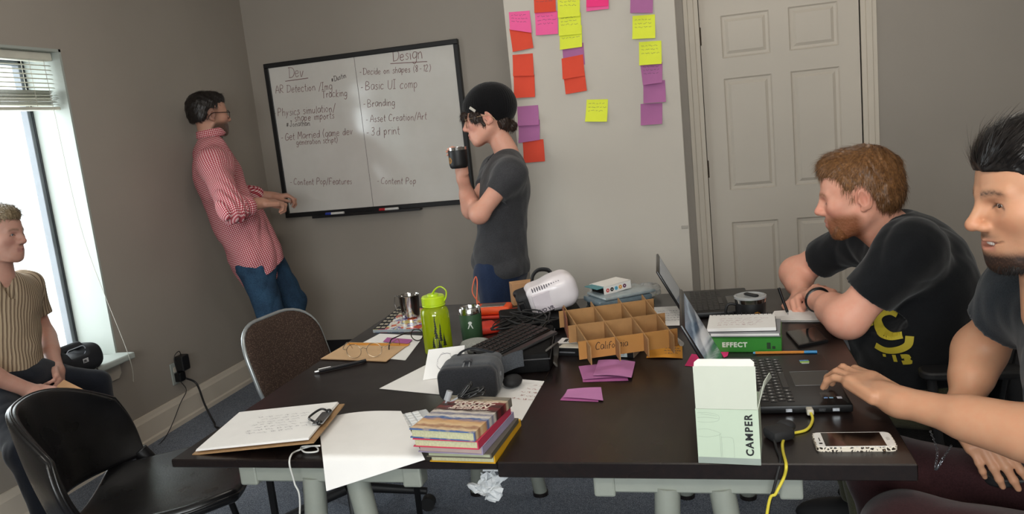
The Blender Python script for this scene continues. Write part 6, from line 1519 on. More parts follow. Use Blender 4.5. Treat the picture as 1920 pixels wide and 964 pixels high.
put('dark_strip', MB().slab([mfn(0, .0), mfn(.24, .0), mfn(.24, 1), mfn(0, 1)], .0004), m_rubber, mg); mb = MB()
for k in range(7):
    for j in range(2): mb.slab([mfn(.03 + .11 * j, .05 + .13 * k, .0127), mfn(.11 + .11 * j, .05 + .13 * k, .0127), mfn(.11 + .11 * j, .10 + .13 * k, .0127), mfn(.03 + .11 * j, .10 + .13 * k, .0127)], .0002)
put('strip_lettering', mb, M('cream_print', 'b5ac98', .6), mg)
put('page_edges', MB().slab([M4[0] + Vector((0, -.0004, .001)), M4[1] + Vector((0, -.0004, .001)), M4[1] + Vector((0, -.0004, .011)), M4[0] + Vector((0, -.0004, .011))], .0004), M('grey_page_edges', '8f979c', .6), mg)
# steel cup with wire handle
C = Z(771, 594, ZA + .0125); cup = thing('steel_cup', 'dented stainless steel camping cup with thin wire handle', 'cup', tuple(C))
put('cup_wall', MB().lathe([(.030, 0), (.033, .003), (.0365, .045), (.0385, .082), (.0400, .085), (.0380, .0855), (.0360, .08), (.034, .045), (.031, .006), (.0, .005)], 28, Matrix.Translation(C), capt=False), M('polished_steel', 'b4b2b0', .12, metal=1.0), cup, smooth=40)
put('wire_handle', MB().tube(spline([C + Vector((-.036, 0, .075)), C + Vector((-.058, .01, .080)), C + Vector((-.064, .01, .05)), C + Vector((-.052, .005, .02)), C + Vector((-.033, 0, .018))], 7), .0016, 7), M('wire_steel', '6f6a66', .3, metal=1.0), cup, smooth=180)
# lime bottle
def tinted(name, col, clear, gloss=.07):
    t = NT(name); a = t.new('BsdfTransparent'); a.inputs[0].default_value = tuple(col) + (1,); b = t.new('BsdfTranslucent'); b.inputs[0].default_value = tuple(x * .9 for x in col) + (1,); d = t.new('BsdfDiffuse'); d.inputs[0].default_value = tuple(col) + (1,); g = t.new('BsdfGlossy'); g.inputs['Roughness'].default_value = .08
    m1 = t.new('MixShader'); m1.inputs[0].default_value = .5; m2 = t.new('MixShader'); m2.inputs[0].default_value = clear; m3 = t.new('MixShader'); m3.inputs[0].default_value = gloss
    for x, y in ((b.outputs[0], m1.inputs[1]), (d.outputs[0], m1.inputs[2]), (m1.outputs[0], m2.inputs[1]), (a.outputs[0], m2.inputs[2]), (m2.outputs[0], m3.inputs[1]), (g.outputs[0], m3.inputs[2]), (m3.outputs[0], t.n['Material Output'].inputs[0])): t.link(x, y)
    return t.m
m_bottle = tinted('lime_translucent', lin('e2ee2c'), .60); m_water = tinted('lime_water', lin('d8dc30'), .65, .03)
C = Z(824, 661, ZA); bt = thing('water_bottle', 'lime green water bottle with loop cap and dark pine tree print', 'bottle', tuple(C)); BM = Matrix.Translation(C)
put('bottle_wall', MB().lathe([(.040, 0), (.0445, .006), (.0445, .128), (.041, .142), (.033, .150), (.0325, .160), (.031, .160), (.0315, .149), (.0395, .141), (.043, .127), (.043, .008), (.039, .003), (.0, .003)], 40, BM, capt=False), m_bottle, bt, smooth=35)
put('water', MB().lathe([(.039, .0035), (.0425, .009), (.0425, .062), (.0, .0622)], 32, BM), m_water, bt, smooth=40)
put('screw_cap', MB().lathe([(.035, .158), (.037, .160), (.037, .181), (.034, .185), (.018, .186), (.017, .191), (.0, .1915)], 32, BM), m_lime, bt, smooth=35)
put('cap_loop', MB().tube(spline([C + Vector(p) for p in ((0, 0, .190), (.012, -.004, .205), (.030, -.004, .213), (.046, -.003, .200), (.044, -.002, .180), (.036, 0, .168))], 7), .005, 8, flat=.45), m_lime, bt, smooth=180)
put('collar_ring', MB().tube([C + Vector((.0345 * math.cos(a), .0345 * math.sin(a), .156)) for a in [2 * PI * k / 32 for k in range(32)]], .0028, 7, closed=True), m_lime, bt, smooth=180)
mb = MB()
def oncyl(s, h): a = -PI / 2 + .45 + s / .0445 ; return C + Vector((.0451 * math.cos(a), .0451 * math.sin(a), h))
def tri(s, h, w, hh): mb.face([mb.bm.verts.new(oncyl(s - w, h)), mb.bm.verts.new(oncyl(s + w, h)), mb.bm.verts.new(oncyl(s, h + hh))])
rnd = random.Random(2)
for s0, h0, h1, w0 in ((-.008, .02, .125, .008), (.006, .02, .10, .007), (.017, .015, .062, .009), (-.018, .015, .055, .007), (.0, .012, .05, .010)):
    k = h0 + (h1 - h0) * .35
    mb.face([mb.bm.verts.new(oncyl(s0 + a, b)) for a, b in ((-.0007, h0), (.0007, h0), (.0007, h1), (-.0007, h1))])
    while k < h1: w = w0 * (1 - (k - h0) / (h1 - h0)) + .0012; tri(s0 + rnd.uniform(-.001, .001), k, w, .013); k += .0075
for s0 in np.arange(-.026, .03, .004): tri(float(s0), .010, .0035, rnd.uniform(.006, .018))
put('tree_print', mb, M('dark_green_print', '10160a', .6), bt)
# dark eyeglasses open behind the bottle, temples towards the lens
gl = thing('eyeglasses', 'dark framed eyeglasses with temples spread beside the lime bottle', 'glasses', tuple(Z(795, 650, ZA))); g0 = Z(799, 640, ZA + .001); a = math.radians(-10)
gm = frame(g0 + Vector((0, 0, .030)), (math.cos(a), math.sin(a), .0), (-math.sin(a), math.cos(a), 0)) @ Matrix.Scale(.95, 4) @ Matrix.Translation((0, -.098, 0))
mb = MB(); glasses_mb(mb, gm, rx=.023, rz=.021, wire=.0019, temple=.0022, z=-.008, tz=.0, ear=.010); put('frame', mb, m_wire_dark, gl, smooth=180)
# green tumbler
C = Z(887, 640, ZA); tm = thing('insulated_tumbler', 'dark green tumbler with steel rim and small white figure logo', 'tumbler', tuple(C)); CM = Matrix.Translation(C)
put('tumbler_wall', MB().lathe([(.030, 0), (.0335, .004), (.0365, .078), (.0372, .096)], 36, CM), M('dark_green_powder_coat', '2f4a30', .5, bump=.2, bscale=900), tm, smooth=40)
put('steel_rim', MB().lathe([(.0372, .096), (.0368, .112), (.0345, .116), (.033, .112), (.032, .05), (.0, .049)], 36, CM, capb=False, capt=False), M('bright_steel', 'c4c4c2', .16, metal=1.0), tm, smooth=40)
mb = MB()
def oncup(s, h): a = -PI / 2 + .22 + s / .036; return C + Vector((.0372 * math.cos(a), .0372 * math.sin(a), h))
def patch(pts): mb.face([mb.bm.verts.new(oncup(x * .001, .063 + y * .001)) for x, y in pts])
patch([(6 * math.cos(a), 8 + 5 * math.sin(a)) for a in [2 * PI * k / 14 for k in range(14)]]); patch([(-3, 4), (0, 2), (-6, -11), (-9, -11)]); patch([(3, 4), (0, 2), (6, -11), (9, -11)])
put('white_logo', mb, M('white_screen_print', 'c9ccc6', .6), tm)
# grey puck speaker
C = Z(893, 661, ZA); pk = thing('smart_speaker', 'round grey fabric smart speaker in front of the green tumbler', 'speaker', tuple(C)); CM = Matrix.Translation(C)
put('base', MB().lathe([(.026, 0), (.038, .006), (.046, .016), (.048, .021)], 36, CM), M('pale_grey_plastic', '9c9e9a', .5), pk, smooth=60)
put('fabric_top', MB().lathe([(.048, .021), (.0475, .028), (.043, .036), (.030, .040), (.0, .041)], 36, CM, capb=False), fabric('grey_speaker_fabric', '8f918c', '9a9c97', weave=.5), pk, smooth=60)
# orange drive, red pouch, orange cable
q = [Z(892, 590, ZA + .030), Z(957, 586, ZA + .030), Z(953, 563, ZA + .030), Z(898, 567, ZA + .030)]
C = (q[0] + q[1] + q[2] + q[3]) / 4; ex = (q[1] - q[0]).normalized(); mx = frame((C.x, C.y, ZA + .010), ex, Vector((-ex.y, ex.x, 0))); hd = thing('rugged_drive', 'orange rubber bumper hard drive behind the green tumbler', 'hard drive', (C.x, C.y, ZA + .010))
put('bumper', MB().box((-.066, -.045, 0), (.066, .045, .028), .011, mx, 3), m_orange, hd, smooth=60); put('metal_top', MB().box((-.045, -.028, .0275), (.045, .028, .029), .001, mx), M('grey_metal_plate', '8d8a86', .35, metal=.7), hd)
o = put('orange_cable', MB().tube(spline([C + Vector((-.06, .03, .01)), C + Vector((-.09, .05, .05)), C + Vector((-.075, .06, .105)), C + Vector((-.068, .055, .085)), C + Vector((-.07, .03, .02)), C + Vector((-.06, .01, .004))], 8), .0024, 7), M('orange_cable_jacket', 'dd6a48', .5), smooth=180); tag(o, 'thin orange cable standing up in a loop behind the tumbler', 'cable')
o = put('game_case', MB().box((C.x - .075, C.y - .06, ZA), (C.x + .09, C.y + .06, ZA + .0095), .002), m_redp); tag(o, 'flat red plastic case under the orange hard drive', 'case')
o = put('red_pouch', MB().box((-.045, -.05, 0), (.045, .05, .026), .008, Matrix.Translation(Z(908, 622, ZA)) @ Matrix.Rotation(.5, 4, 'Z'), 2), m_redp, smooth=50); tag(o, 'small red pouch lying between tumbler and black keyboard', 'pouch')

# ---------------------------------------------------------------- black clutter in the middle: case, keyboard, cables, white viewer
BX = Matrix.Translation((-.548, 2.17, ZA)) @ Matrix.Rotation(math.radians(8), 4, 'Z'); m_case = M('black_nylon_case', '070708', .75, bump=.4, bscale=700, spec=.2)
cs = thing('equipment_case', 'black soft equipment case piled with a keyboard and cables', 'case', (-.548, 2.17, ZA)); put('case_body', MB().box((-.085, -.115, 0), (.080, .20, .056), .010, BX, 2), m_case, cs, smooth=40)
put('carry_strap', MB().tube(spline([BX @ Vector(p) for p in ((.070, -.09, .055), (.088, -.085, .066), (.094, -.02, .05), (.090, .0, .008), (.092, -.08, .010))], 6), .010, 8, flat=.3), M('grey_webbing', '4a4641', .7), cs, smooth=180); put('zip', MB().tube([BX @ Vector(p) for p in ((-.086, -.116, .04), (.081, -.116, .04), (.081, .20, .04))], .002, 6), M('zip_grey', '3a3a3c', .4), cs)
_k0, _k1 = Z(919, 664, ZA + .060), Z(1046, 603, ZA + .068); KX = frame(_k0, _k1 - _k0, Vector((-(_k1 - _k0).y, (_k1 - _k0).x, .03))); kb2 = thing('black_keyboard', 'black keyboard lying askew across the black equipment case', 'keyboard', tuple(KX.translation))
put('keyboard_case', MB().box((-.015, -.042, .0), (.235, .065, .012), .003, KX), m_black, kb2, smooth=40); put('palm_rest', MB().box((-.010, -.068, .0), (.235, -.043, .009), .003, KX), M('grey_black_plastic', '2c2d2e', .3), kb2)
kme2 = MB().box((-.0080, -.0080, 0), (.0080, .0080, .004), .0018).mesh('key'); kme2.materials.append(M('dark_key', '101011', .35)); keys(kb2, KX, -.004, -.031, 13, 5, .0188, .0205, .012, kme2)
mb = MB(); rnd = random.Random(21)
cc = thing('cable_tangle', 'tangle of black cables and straps beside the white headset', 'cables', tuple(BX @ Vector((0, .14, .095))))
for k in range(7): put('cable', MB().tube(spline([BX @ Vector((rnd.uniform(-.11, .10), rnd.uniform(.08, .30), rnd.uniform(.062, .084))) for _ in range(6)], 7), rnd.uniform(.0016, .0036), 7), M('dull_black_cable', '09090a', .6), cc, smooth=180)
o = put('phone_coil', MB().tube([Z(882 + 60 * t, 652 + 12 * math.sin(t * 3) + 10 * t, ZA + .018) + Vector((0, math.cos(t * 120) * .007, math.sin(t * 120) * .007)) for t in [k / 150 for k in range(151)]], .0018, 6), m_gloss, smooth=180); tag(o, 'black coiled cord in front of the grey smart speaker', 'cord')
o = put('black_tray', MB().box((-.16, -.09, 0), (.12, .12, .044), .006, Matrix.Translation((-.56, 2.58, ZA)) @ Matrix.Rotation(.3, 4, 'Z')), m_case); tag(o, 'flat black box underneath the white virtual reality headset', 'box')
# white viewer
WV = thing('vr_headset', 'white plastic virtual reality headset tilted on the black clutter', 'headset', (-.56, 2.58, ZA + .045)); m_vw = M('glossy_white_plastic', 'e3dcdf', .25, var=.02)
_wc = Y(1032, 549, 2.60); mx = Matrix.Translation(_wc) @ Euler((math.radians(6), math.radians(-13), math.radians(20))).to_matrix().to_4x4(); R3 = mx.to_3x3(); tr = lambda p: mx @ Vector(p)
v, q = sdf_mesh([rbox(tr((-.006, 0, 0)), (.052, .024, .026), .026, R=R3, k=.02), rbox(tr((.036, 0, 0)), (.014, .016, .012), .042, R=R3, k=.03)], .0035); put('visor_shell', np_mesh('visor_shell', v, q), m_vw, WV)
v, q = sdf_mesh([rbox(tr((-.092, .012, -.006)), (.014, .026, .024), .020, R=R3, k=.02), ell(tr((-.135, .012, -.005)), (.035, .035, .035), R=R3, k=.02, op='-')], .0035); put('face_foam', np_mesh('face_foam', v, q), m_rubber, WV)
put('side_door', MB().box((-.070, -.0560, -.040), (.018, -.047, .030), .002, mx), M('white_panel', 'd9d0d6', .35), WV)
for k in range(12): put('vent', MB().box((-.062 + .0085 * k, -.050, .038), (-.0585 + .0085 * k, -.036, .0500), .0008, mx), M('vent_grey', '6d6a72', .5), WV)
put('lettering', text_me('EVO VR', .017, mx @ Matrix.Translation((-.066, -.0563, -.036)) @ Matrix.Rotation(PI / 2, 4, 'X'), .0002, bold=.0005), M('purple_grey_print', '4a4550', .5), WV)
put('strap_clip', MB().box((-.118, -.050, -.045), (-.098, -.030, .018), .004, mx), m_black, WV); put('head_strap', MB().tube(spline([tr(p) for p in ((-.05, .045, .030), (-.035, .055, .060), (-.010, .060, .072), (.020, .058, .062), (.03, .045, .045))], 6), .014, 8, flat=.35), m_rubber, WV, smooth=180)
o = put('kraft_box', MB().box((-.045, -.03, 0), (.045, .03, .085), .001, Matrix.Translation(Z(982, 568, ZA)) @ Matrix.Rotation(.4, 4, 'Z')), m_kraft); tag(o, 'small tan cardboard box behind the white headset', 'box')

# ---------------------------------------------------------------- packets, white gadget box, crumpled bag
PX = Matrix.Translation((-.335, 2.80, ZB)) @ Matrix.Rotation(math.radians(28), 4, 'Z'); m_bag = M('blue_grey_poly', '6f7f88', .18, var=.2, scale=40); m_bag2 = M('dark_poly', '3a4348', .2, var=.3, scale=50)
for k, (lab, m, dz, th, dx) in enumerate((('lowest dark plastic packet under the white gadget box', m_bag2, 0, .022, .0), ('blue grey plastic packet in the middle under the white gadget box', m_bag, .0225, .020, -.01), ('upper pale grey plastic packet right under the white gadget box', M('pale_poly', '98a3a6', .15, var=.15, scale=40), .043, .012, .006))):
    o = put('plastic_packet', MB().box((-.10 + dx, -.075, dz), (.105 + dx, .075, dz + th), .006, PX @ Matrix.Rotation(.06 * k, 4, 'Z'), 2), m, smooth=40); tag(o, lab, 'packet', 'plastic packets in the pile')
GX = Matrix.Translation((-.365, 2.815, ZB + .0555)) @ Euler((0, math.radians(-3), math.radians(42))).to_matrix().to_4x4(); gb = thing('gadget_box', 'open white gadget box with five coloured circles on its side', 'box', (-.365, 2.815, ZB + .0555)); m_wbox = M('white_carton', 'e6e2dc', .45, var=.02)
for a, b in (((-.06, -.045, 0), (.06, -.043, .030)), ((-.06, .043, 0), (.06, .045, .030)), ((.058, -.045, 0), (.06, .045, .030)), ((-.06, -.045, 0), (.06, .045, .0015)), ((-.052, -.045, .0285), (.06, .045, .030))): put('carton_panel', MB().box(a, b, 0, GX), m_wbox, gb)
put('teal_flap', MB().box((-.085, -.040, .026), (-.052, .040, .0285), 0, GX), M('teal_card', '4f8a90', .5), gb); put('inner_tray', MB().box((-.056, -.040, .002), (.05, .040, .022), .002, GX), m_gloss, gb)
for k, hx_ in enumerate(('c9504f', '1c1a18', '5fb0cf', 'e09a3c', '5c2348')):
    c = GX @ Vector((-.044 + .0185 * k, -.0452, .015)); mb = MB(); mb.tube([c, c + GX.to_3x3() @ Vector((0, -.0005, 0))], .0072, 18); put('colour_circle', mb, M('circle_' + hx_, hx_, .5), gb)
    put('circle_mark', MB().tube([c + GX.to_3x3() @ Vector((0, -.0006, 0)), c + GX.to_3x3() @ Vector((0, -.0009, 0))], .0022, 10), m_wbox if k != 2 else m_steel, gb)
t_ = NT('clear_crinkled_film'); t_.set(Base_Color=(.9, .92, .92, 1), Roughness=.08, Transmission_Weight=.75, IOR=1.1); m_film = t_.m
C = Z(1213, 558, ZB); mb = MB(); mb.ell((0, 0, 0), (.05, .045, .028), None, 22, 14)
for vv in mb.bm.verts: n_ = mnoise.noise(vv.co * 55) ; vv.co = vv.co * (1 + .35 * n_); vv.co.z += .028
bmesh.ops.transform(mb.bm, matrix=Matrix.Translation(C), verts=mb.bm.verts); o = put('plastic_bag', mb, m_film); tag(o, 'crumpled clear plastic bag behind the cardboard divider', 'plastic bag')

# ---------------------------------------------------------------- cardboard divider lattice on a flat black game box
G = [Z(1062, 581, .852), Z(1210, 561, .852), Z(1256, 620, .824), Z(1101, 641, .824)]; m_card = M('corrugated_card', '9c7448', .85, var=.10, scale=30, bump=.2, bscale=200); m_card2 = M('orange_card', 'a8763c', .8, var=.06)
gd = thing('card_divider', 'brown cardboard bottle divider lattice lying tilted on a black box', 'divider', tuple((G[0] + G[2]) / 2 - Vector((0, 0, .06))))
gn = (G[1] - G[0]).cross(G[3] - G[0]).normalized(); gn = gn if gn.z > 0 else -gn
def gp(u, v): return G[0].lerp(G[1], u).lerp(G[3].lerp(G[2], u), v)
def strip(a, b, h, mat, th=.003):
    d = (b - a).normalized(); s = d.cross(gn).normalized() * th / 2
    return put('divider_strip', MB().hexa([a - s - gn * h, b - s - gn * h, b + s - gn * h, a + s - gn * h, a - s, b - s, b + s, a + s]), mat, gd)
for u in (0, .345, .69, 1.0): strip(gp(u, -.16), gp(u, 1.14), .052, m_card)
fs = [strip(gp(-.10, v), gp(1.10, v), .052, m_card if v < .9 else m_card2) for v in (.02, .5, .97)]
put('end_strip', MB().slab([gp(-.02, -.10) - gn * .06, gp(-.06, .30) - gn * .06, gp(-.06, .30) + gn * .002, gp(-.02, -.10) + gn * .002], .003), M('brick_red_card', '7a4630', .8), gd)
dl = (gp(1, .97) - gp(0, .97)).normalized(); tm4 = frame(gp(.10, .965) - gn * .030 + (gp(0, 0) - gp(0, 1)).normalized() * -.004, dl, gn); mb = MB(); scribe(mb, 'California', tm4, .021, .0017, 5); put('handwriting', mb, M('black_marker_ink', '231a14', .8), gd)
B0, B1 = Z(1046, 667, ZB), Z(1188, 672, ZB); ex = (B1 - B0).normalized(); mx = frame(B0, ex, Vector((-ex.y, ex.x, 0))); L = (B1 - B0).length
gb2 = thing('game_box', 'flat black box with white label under the cardboard divider', 'box', tuple(B0)); put('box_tray', MB().box((0, 0, 0), (L, .16, .0235), .001, mx), m_black, gb2); put('inner_card', MB().box((.004, .004, .0235), (L - .004, .156, .0255), 0, mx), M('cream_card', 'cfc8b8', .7), gb2)
put('side_panel', MB().box((L - .0005, .001, .001), (L + .0012, .159, .023), 0, mx), M('beige_card', '8e7b66', .7), gb2); put('label', MB().box((L - .042, -.001, .003), (L - .018, .0, .0225), 0, mx), M('pale_label', 'b9c4c2', .6), gb2)
mb = MB(); squiggle(mb, mx @ Matrix.Translation((L - .038, -.0012, .006)) @ Matrix.Rotation(PI / 2, 4, 'X'), .016, .012, 3, .0006, 3, 3); put('label_print', mb, m_ink, gb2)
put('lettering', text_me('AT THE TABLE', .009, mx @ Matrix.Translation((.004, -.0004, .008)) @ Matrix.Rotation(PI / 2, 4, 'X'), .0002) if False else MB().box((.006, -.0006, .009), (.055, .0, .013), 0, mx), M('grey_print', '55565a', .6), gb2)
o, fn = sheet('game_card', 'white card printed with black squares at the left end of the black box', 'card', [(1042, 645), (1090, 643), (1092, 633), (1054, 634)], ZB + .027, m_paper); mb = MB()
for k in range(3): mb.slab([fn(.25 + .2 * k, .25, .0012), fn(.40 + .2 * k, .25, .0012), fn(.40 + .2 * k, .75, .0012), fn(.25 + .2 * k, .75, .0012)], .0002)
put('printed_square', mb, m_rubber, o)
o = put('marker_pen', MB().tube([Z(1262, 632, ZB + .008), Z(1278, 645, ZB + .008)], .0075, 12), M('grey_marker_barrel', 'a9a8a4', .4), smooth=50); tag(o, 'short grey marker between the divider and the orange note', 'marker')

# loose notes and papers on the right table
o, fn = sheet('sticky_note', 'orange note with ink scribbles in front of the cardboard divider', 'sticky note', [(1212, 672), (1280, 673), (1279, 643), (1218, 646)], ZB + .0005, M('note_orange', 'e8a02f', .75, var=.04), bend=.004); scrib_on(o, fn, .45, .95, .2, .7, 3, 11, .0012)
sheet('sticky_note', 'lowest magenta note of the stack of three purple notes', 'sticky note', [(1093, 717), (1178, 714), (1172, 690), (1089, 694)], ZB + .0005, note_mat('magenta'), group='purple notes stacked on the table')
sheet('sticky_note', 'purple note fanned out left in the stack of three', 'sticky note', [(1093, 713), (1176, 708), (1162, 682), (1085, 688)], ZB + .0016, note_mat('purple'), bend=.004, group='purple notes stacked on the table')
sheet('sticky_note', 'top purple note with raised corner in the stack of three', 'sticky note', [(1112, 706), (1184, 710), (1191, 680), (1122, 677)], ZB + .004, M('note_orchid', 'bb78ab', .8, var=.04), bend=.008, group='purple notes stacked on the table')
sheet('sticky_note', 'lower orchid note of the pair nearest the large white sheet', 'sticky note', [(1050, 751), (1122, 754), (1120, 736), (1060, 738)], ZB + .0005, note_mat('magenta')); sheet('sticky_note', 'upper orchid note of the pair nearest the large white sheet', 'sticky note', [(1056, 746), (1131, 752), (1127, 727), (1064, 731)], ZB + .0018, M('note_orchid', 'bb78ab'), bend=.003)
sheet('sticky_note', 'pink note lying at the back edge beside the far laptop', 'sticky note', [(1300, 570), (1333, 567), (1339, 553), (1287, 554)], ZB + .0005, note_mat('hot'), bend=.006)
sheet('sticky_note', 'pink note peeking out left under the near laptop screen', 'sticky note', [(1284, 686), (1322, 690), (1330, 668), (1297, 664)], ZB + .0005, note_mat('hot'))
sheet('sticky_note', 'pink note corner between the near laptop and the green book', 'sticky note', [(1350, 674), (1364, 668), (1368, 655), (1340, 660)], ZB + .0010, note_mat('hot'))
o, fn = sheet('paper_sheet', 'white sheet with grey doodles right behind the cardboard divider', 'paper', [(1222, 612), (1290, 610), (1290, 573), (1218, 577)], ZB + .0005, m_paper); scrib_on(o, fn, .2, .9, .2, .8, 5, 15, .001)
# ---------------------------------------------------------------- laptops
def screen_mat(name, stops):
    t = NT(name); x, y, z = t.sep(t.coord('UV')); n = t.noise(6, 4, t.coord('UV'))
    f = t.math('ADD', t.math('ADD', y, t.math('MULTIPLY', x, -.25)), t.math('MULTIPLY', t.math('SUBTRACT', n, .5), .22)); c = t.ramp(f, [(p, lin(h)) for p, h in stops])
    t.color(t.mix(.5, (0, 0, 0), c)); t.link(c, t.b.inputs['Emission Color']); t.set(Emission_Strength=.30, Roughness=.12); return t.m
kme3 = MB().box((-.0072, -.0068, 0), (.0072, .0068, .0016), .0007).mesh('key'); kme3.materials.append(M('laptop_key', '131315', .4))
m_lid = M('laptop_black', '0d0d0f', .3); m_deck = M('laptop_deck', '0b0b0c', .42, var=.1, spec=.35); m_legend = M('key_legend', 'b4b4b4', .6)
def laptop(label, hinge_far, hinge_near, depth, lid_len, lid_tilt, scr, detail=True):
    a, b = Vector(hinge_far), Vector(hinge_near); wv = (b - a); W = wv.length; wv.normalize(); dv = Vector((-wv.y, wv.x, 0)); dv = dv if dv.x > 0 else -dv
    t = thing('laptop', label, 'laptop', tuple(a)); th = .020; mx = frame(a, dv, -wv) if dv.cross(-wv).z > 0 else frame(a, dv, wv)
    s = -1 if dv.cross(-wv).z > 0 else 1                        # y of the near side in this frame
    y0, y1 = (min(0, s * W), max(0, s * W))
    put('base', MB().box((0, y0, .002), (depth, y1, th), .004, mx, 2), m_deck, t, smooth=40)
    ly = Matrix.Translation((0, 0, th)) @ Matrix.Rotation(-lid_tilt, 4, 'Y'); lm = mx @ ly
    put('lid', MB().box((-.008, y0, 0), (0, y1, lid_len), .003, lm, 2), m_lid, t, smooth=40)
    me = MB().box((-.0002, y0 + .014, .018), (.0006, y1 - .014, lid_len - .012), 0, lm).mesh('screen'); uv = me.uv_layers.new(name='UVMap'); inv = lm.inverted()
    for li, lp in enumerate(me.loops):
        p = inv @ me.vertices[lp.vertex_index].co; uv.data[li].uv = ((p.y - y0) / W, p.z / lid_len)
    put('screen', me, scr, t)
    nx, ny = 6, 15; x0 = .035; pxx = .0180; pyy = (W - .05) / ny; km = mx
    kmesh = kme3
    for i in range(nx):
        for j in range(ny):
            if i == 5 and 4 <= j <= 8: continue
            o = bpy.data.objects.new('key', kmesh); COL.objects.link(o); o.parent = t; o.matrix_basis = t.matrix_basis.inverted() @ km @ Matrix.Translation((x0 + i * pxx, y0 + .028 + (j + .5 - .3 * (i % 2)) * pyy, th)) @ Matrix.Diagonal((1.05, min(1.4, pyy / .0172), 1, 1))
    put('space_bar', MB().box((x0 + 5 * pxx - .007, y0 + .03 + 4 * pyy, th), (x0 + 5 * pxx + .007, y0 + .025 + 9 * pyy, th + .0016), .0006, mx), M('laptop_key', '131315'), t)
    if detail:
        mb = MB()
        for i in range(nx):
            for j in range(ny):
                if i == 5 and 4 <= j <= 8: continue
                c = Vector((x0 + i * pxx - .001, y0 + .028 + (j + .5 - .3 * (i % 2)) * pyy, th + .00165)); mb.slab([mx @ (c + Vector(p)) for p in ((-.0022, -.0018, 0), (.0022, -.0018, 0), (.0022, .0018, 0), (-.0022, .0018, 0))], .0001)
        put('key_legends', mb, m_legend, t)
    tx = x0 + nx * pxx + .004; ym = (y0 + y1) / 2
    put('touchpad', MB().box((tx, ym - .055, th - .0005), (depth - .012, ym + .045, th + .0003), 0, mx), M('touchpad_black', '1b1b1d', .25), t); put('touchpad_edge', MB().tube([mx @ Vector(p) for p in ((tx, ym - .055, th + .0005), (depth - .012, ym - .055, th + .0005), (depth - .012, ym + .045, th + .0005), (tx, ym + .045, th + .0005))], .0005, 4, closed=True), M('edge_grey', '6a6a6a', .4), t)
    return t, mx, s, W, th
scr1 = screen_mat('landscape_screen', [(0, '3d6a5c'), (.12, '4f7468'), (.22, '59606f'), (.32, '9aa0a6'), (.44, 'b8bcc0'), (.50, '3f5166'), (.62, '4a6278'), (.70, 'a9bccb'), (.74, '5f7288'), (1, '7f8ea0')]); scr2 = screen_mat('grey_screen', [(0, '6c7278'), (1, '8a9096')])
lp, mx, s, W, th = laptop('near black laptop showing a landscape, typed on by the smiling man', (.014, 2.085, ZB), (.025, 1.723, ZB), .248, .216, math.radians(27), scr1)
# stickers on the palm rest, port and ethernet plug on the near side
def deck(x, y, dx, dy, col, nm='sticker'): put(nm, MB().box((x, s * y - dy / 2, th - .0003), (x + dx, s * y + dy / 2, th + .0004), 0, mx), M('sticker_' + col, col, .4), lp)
deck(.182, .050, .022, .009, '4d7fae'); deck(.182, .061, .022, .009, '9fca4a'); deck(.184, .071, .018, .007, 'b9c0b9')
deck(.192, .300, .030, .030, '2a2420'); deck(.196, .316, .008, .010, '6f8fc0'); deck(.207, .316, .008, .010, '7fb0d0'); deck(.223, .318, .010, .012, 'd8d8e0')
for k, (x, w_) in enumerate(((.110, .013), (.150, .014), (.178, .014), (.206, .014))): put('port', MB().box((x, s * W - .0008 if s < 0 else s * W, .006), (x + w_, s * W + .0008, .013), 0, mx), m_steel if k in (0, 3) else m_gloss, lp)
e0 = mx @ Vector((.158, s * (W - .004), .011)); o = thing('network_cable', 'yellow network cable plugged into the near laptop and hanging off the table', 'cable', (e0.x, e0.y, ZB))
pd = (mx.to_3x3() @ Vector((0, s, 0))).normalized(); put('clear_plug', MB().box((.151, min(s * (W - .004), s * (W + .020)), .004), (.165, max(s * (W - .004), s * (W + .020)), .017), .002, mx), M('translucent_plug', 'b5b0a2', .25), o)
e1 = e0 + pd * .018
put('jacket', MB().tube(spline([e1, e1 + pd * .03 + Vector((0, 0, -.006)), Z(1512, 806, ZB + .0032), Z(1478, 815, ZB + .0032), Z(1468, 828, ZB + .0032), Z(1468, 846, ZB + .0032), Z(1474, 872, ZB + .0032), Y(1470, 895, TY0 - .007), Y(1455, 925, TY0 - .01), Y(1438, 964, TY0 - .01), (.03, 1.45, .35), (.0, 1.46, .05), (.02, 1.5, .004), (.2, 1.7, .004)], 8), .0031, 8), M('yellow_cable_jacket', 'c9b93a', .5), o, smooth=180)
laptop('far black laptop with its lid seen edge on behind the near one', (-.118, 2.895, ZB), (-.100, 2.565, ZB), .225, .165, math.radians(27), scr2, False)
# ---------------------------------------------------------------- green book, notebooks, mug
A, B = Z(1334, 661, ZB), Z(1466, 661, ZB); ex = (B - A).normalized(); ey = Vector((-ex.y, ex.x, 0)); w = (B - A).length; mx = frame(A, ex, ey); m_green = M('green_cover', '2f7d2a', .35)
gbk = thing('hardback_book', 'thick green hardback book with white spine lettering beside the laptop', 'book', tuple(A)); put('cover', MB().box((0, 0, 0), (w, .003, .042), .001, mx).box((0, 0, 0), (w, .165, .003), .001, mx).box((0, 0, .039), (w, .165, .042), .001, mx), m_green, gbk); put('page_block', MB().box((.004, .003, .003), (w - .004, .16, .039), 0, mx), M('white_pages', 'c9c6b8', .8), gbk)
put('spine_title', text_me('EFFECT', .0185, mx @ Matrix.Translation((.030, -.0004, .016)) @ Matrix.Rotation(PI / 2, 4, 'X'), .0002, bold=.0008, spacing=1.15), M('white_spine_print', 'd5dcd0', .5), gbk)
for x0, x1, z0, z1 in ((w - .038, w - .028, .010, .028), (w - .024, w - .016, .010, .018)): put('spine_mark', MB().box((x0, -.0006, z0), (x1, 0, z1), .0004, mx), M('dark_green_print2', '12300f', .5), gbk)
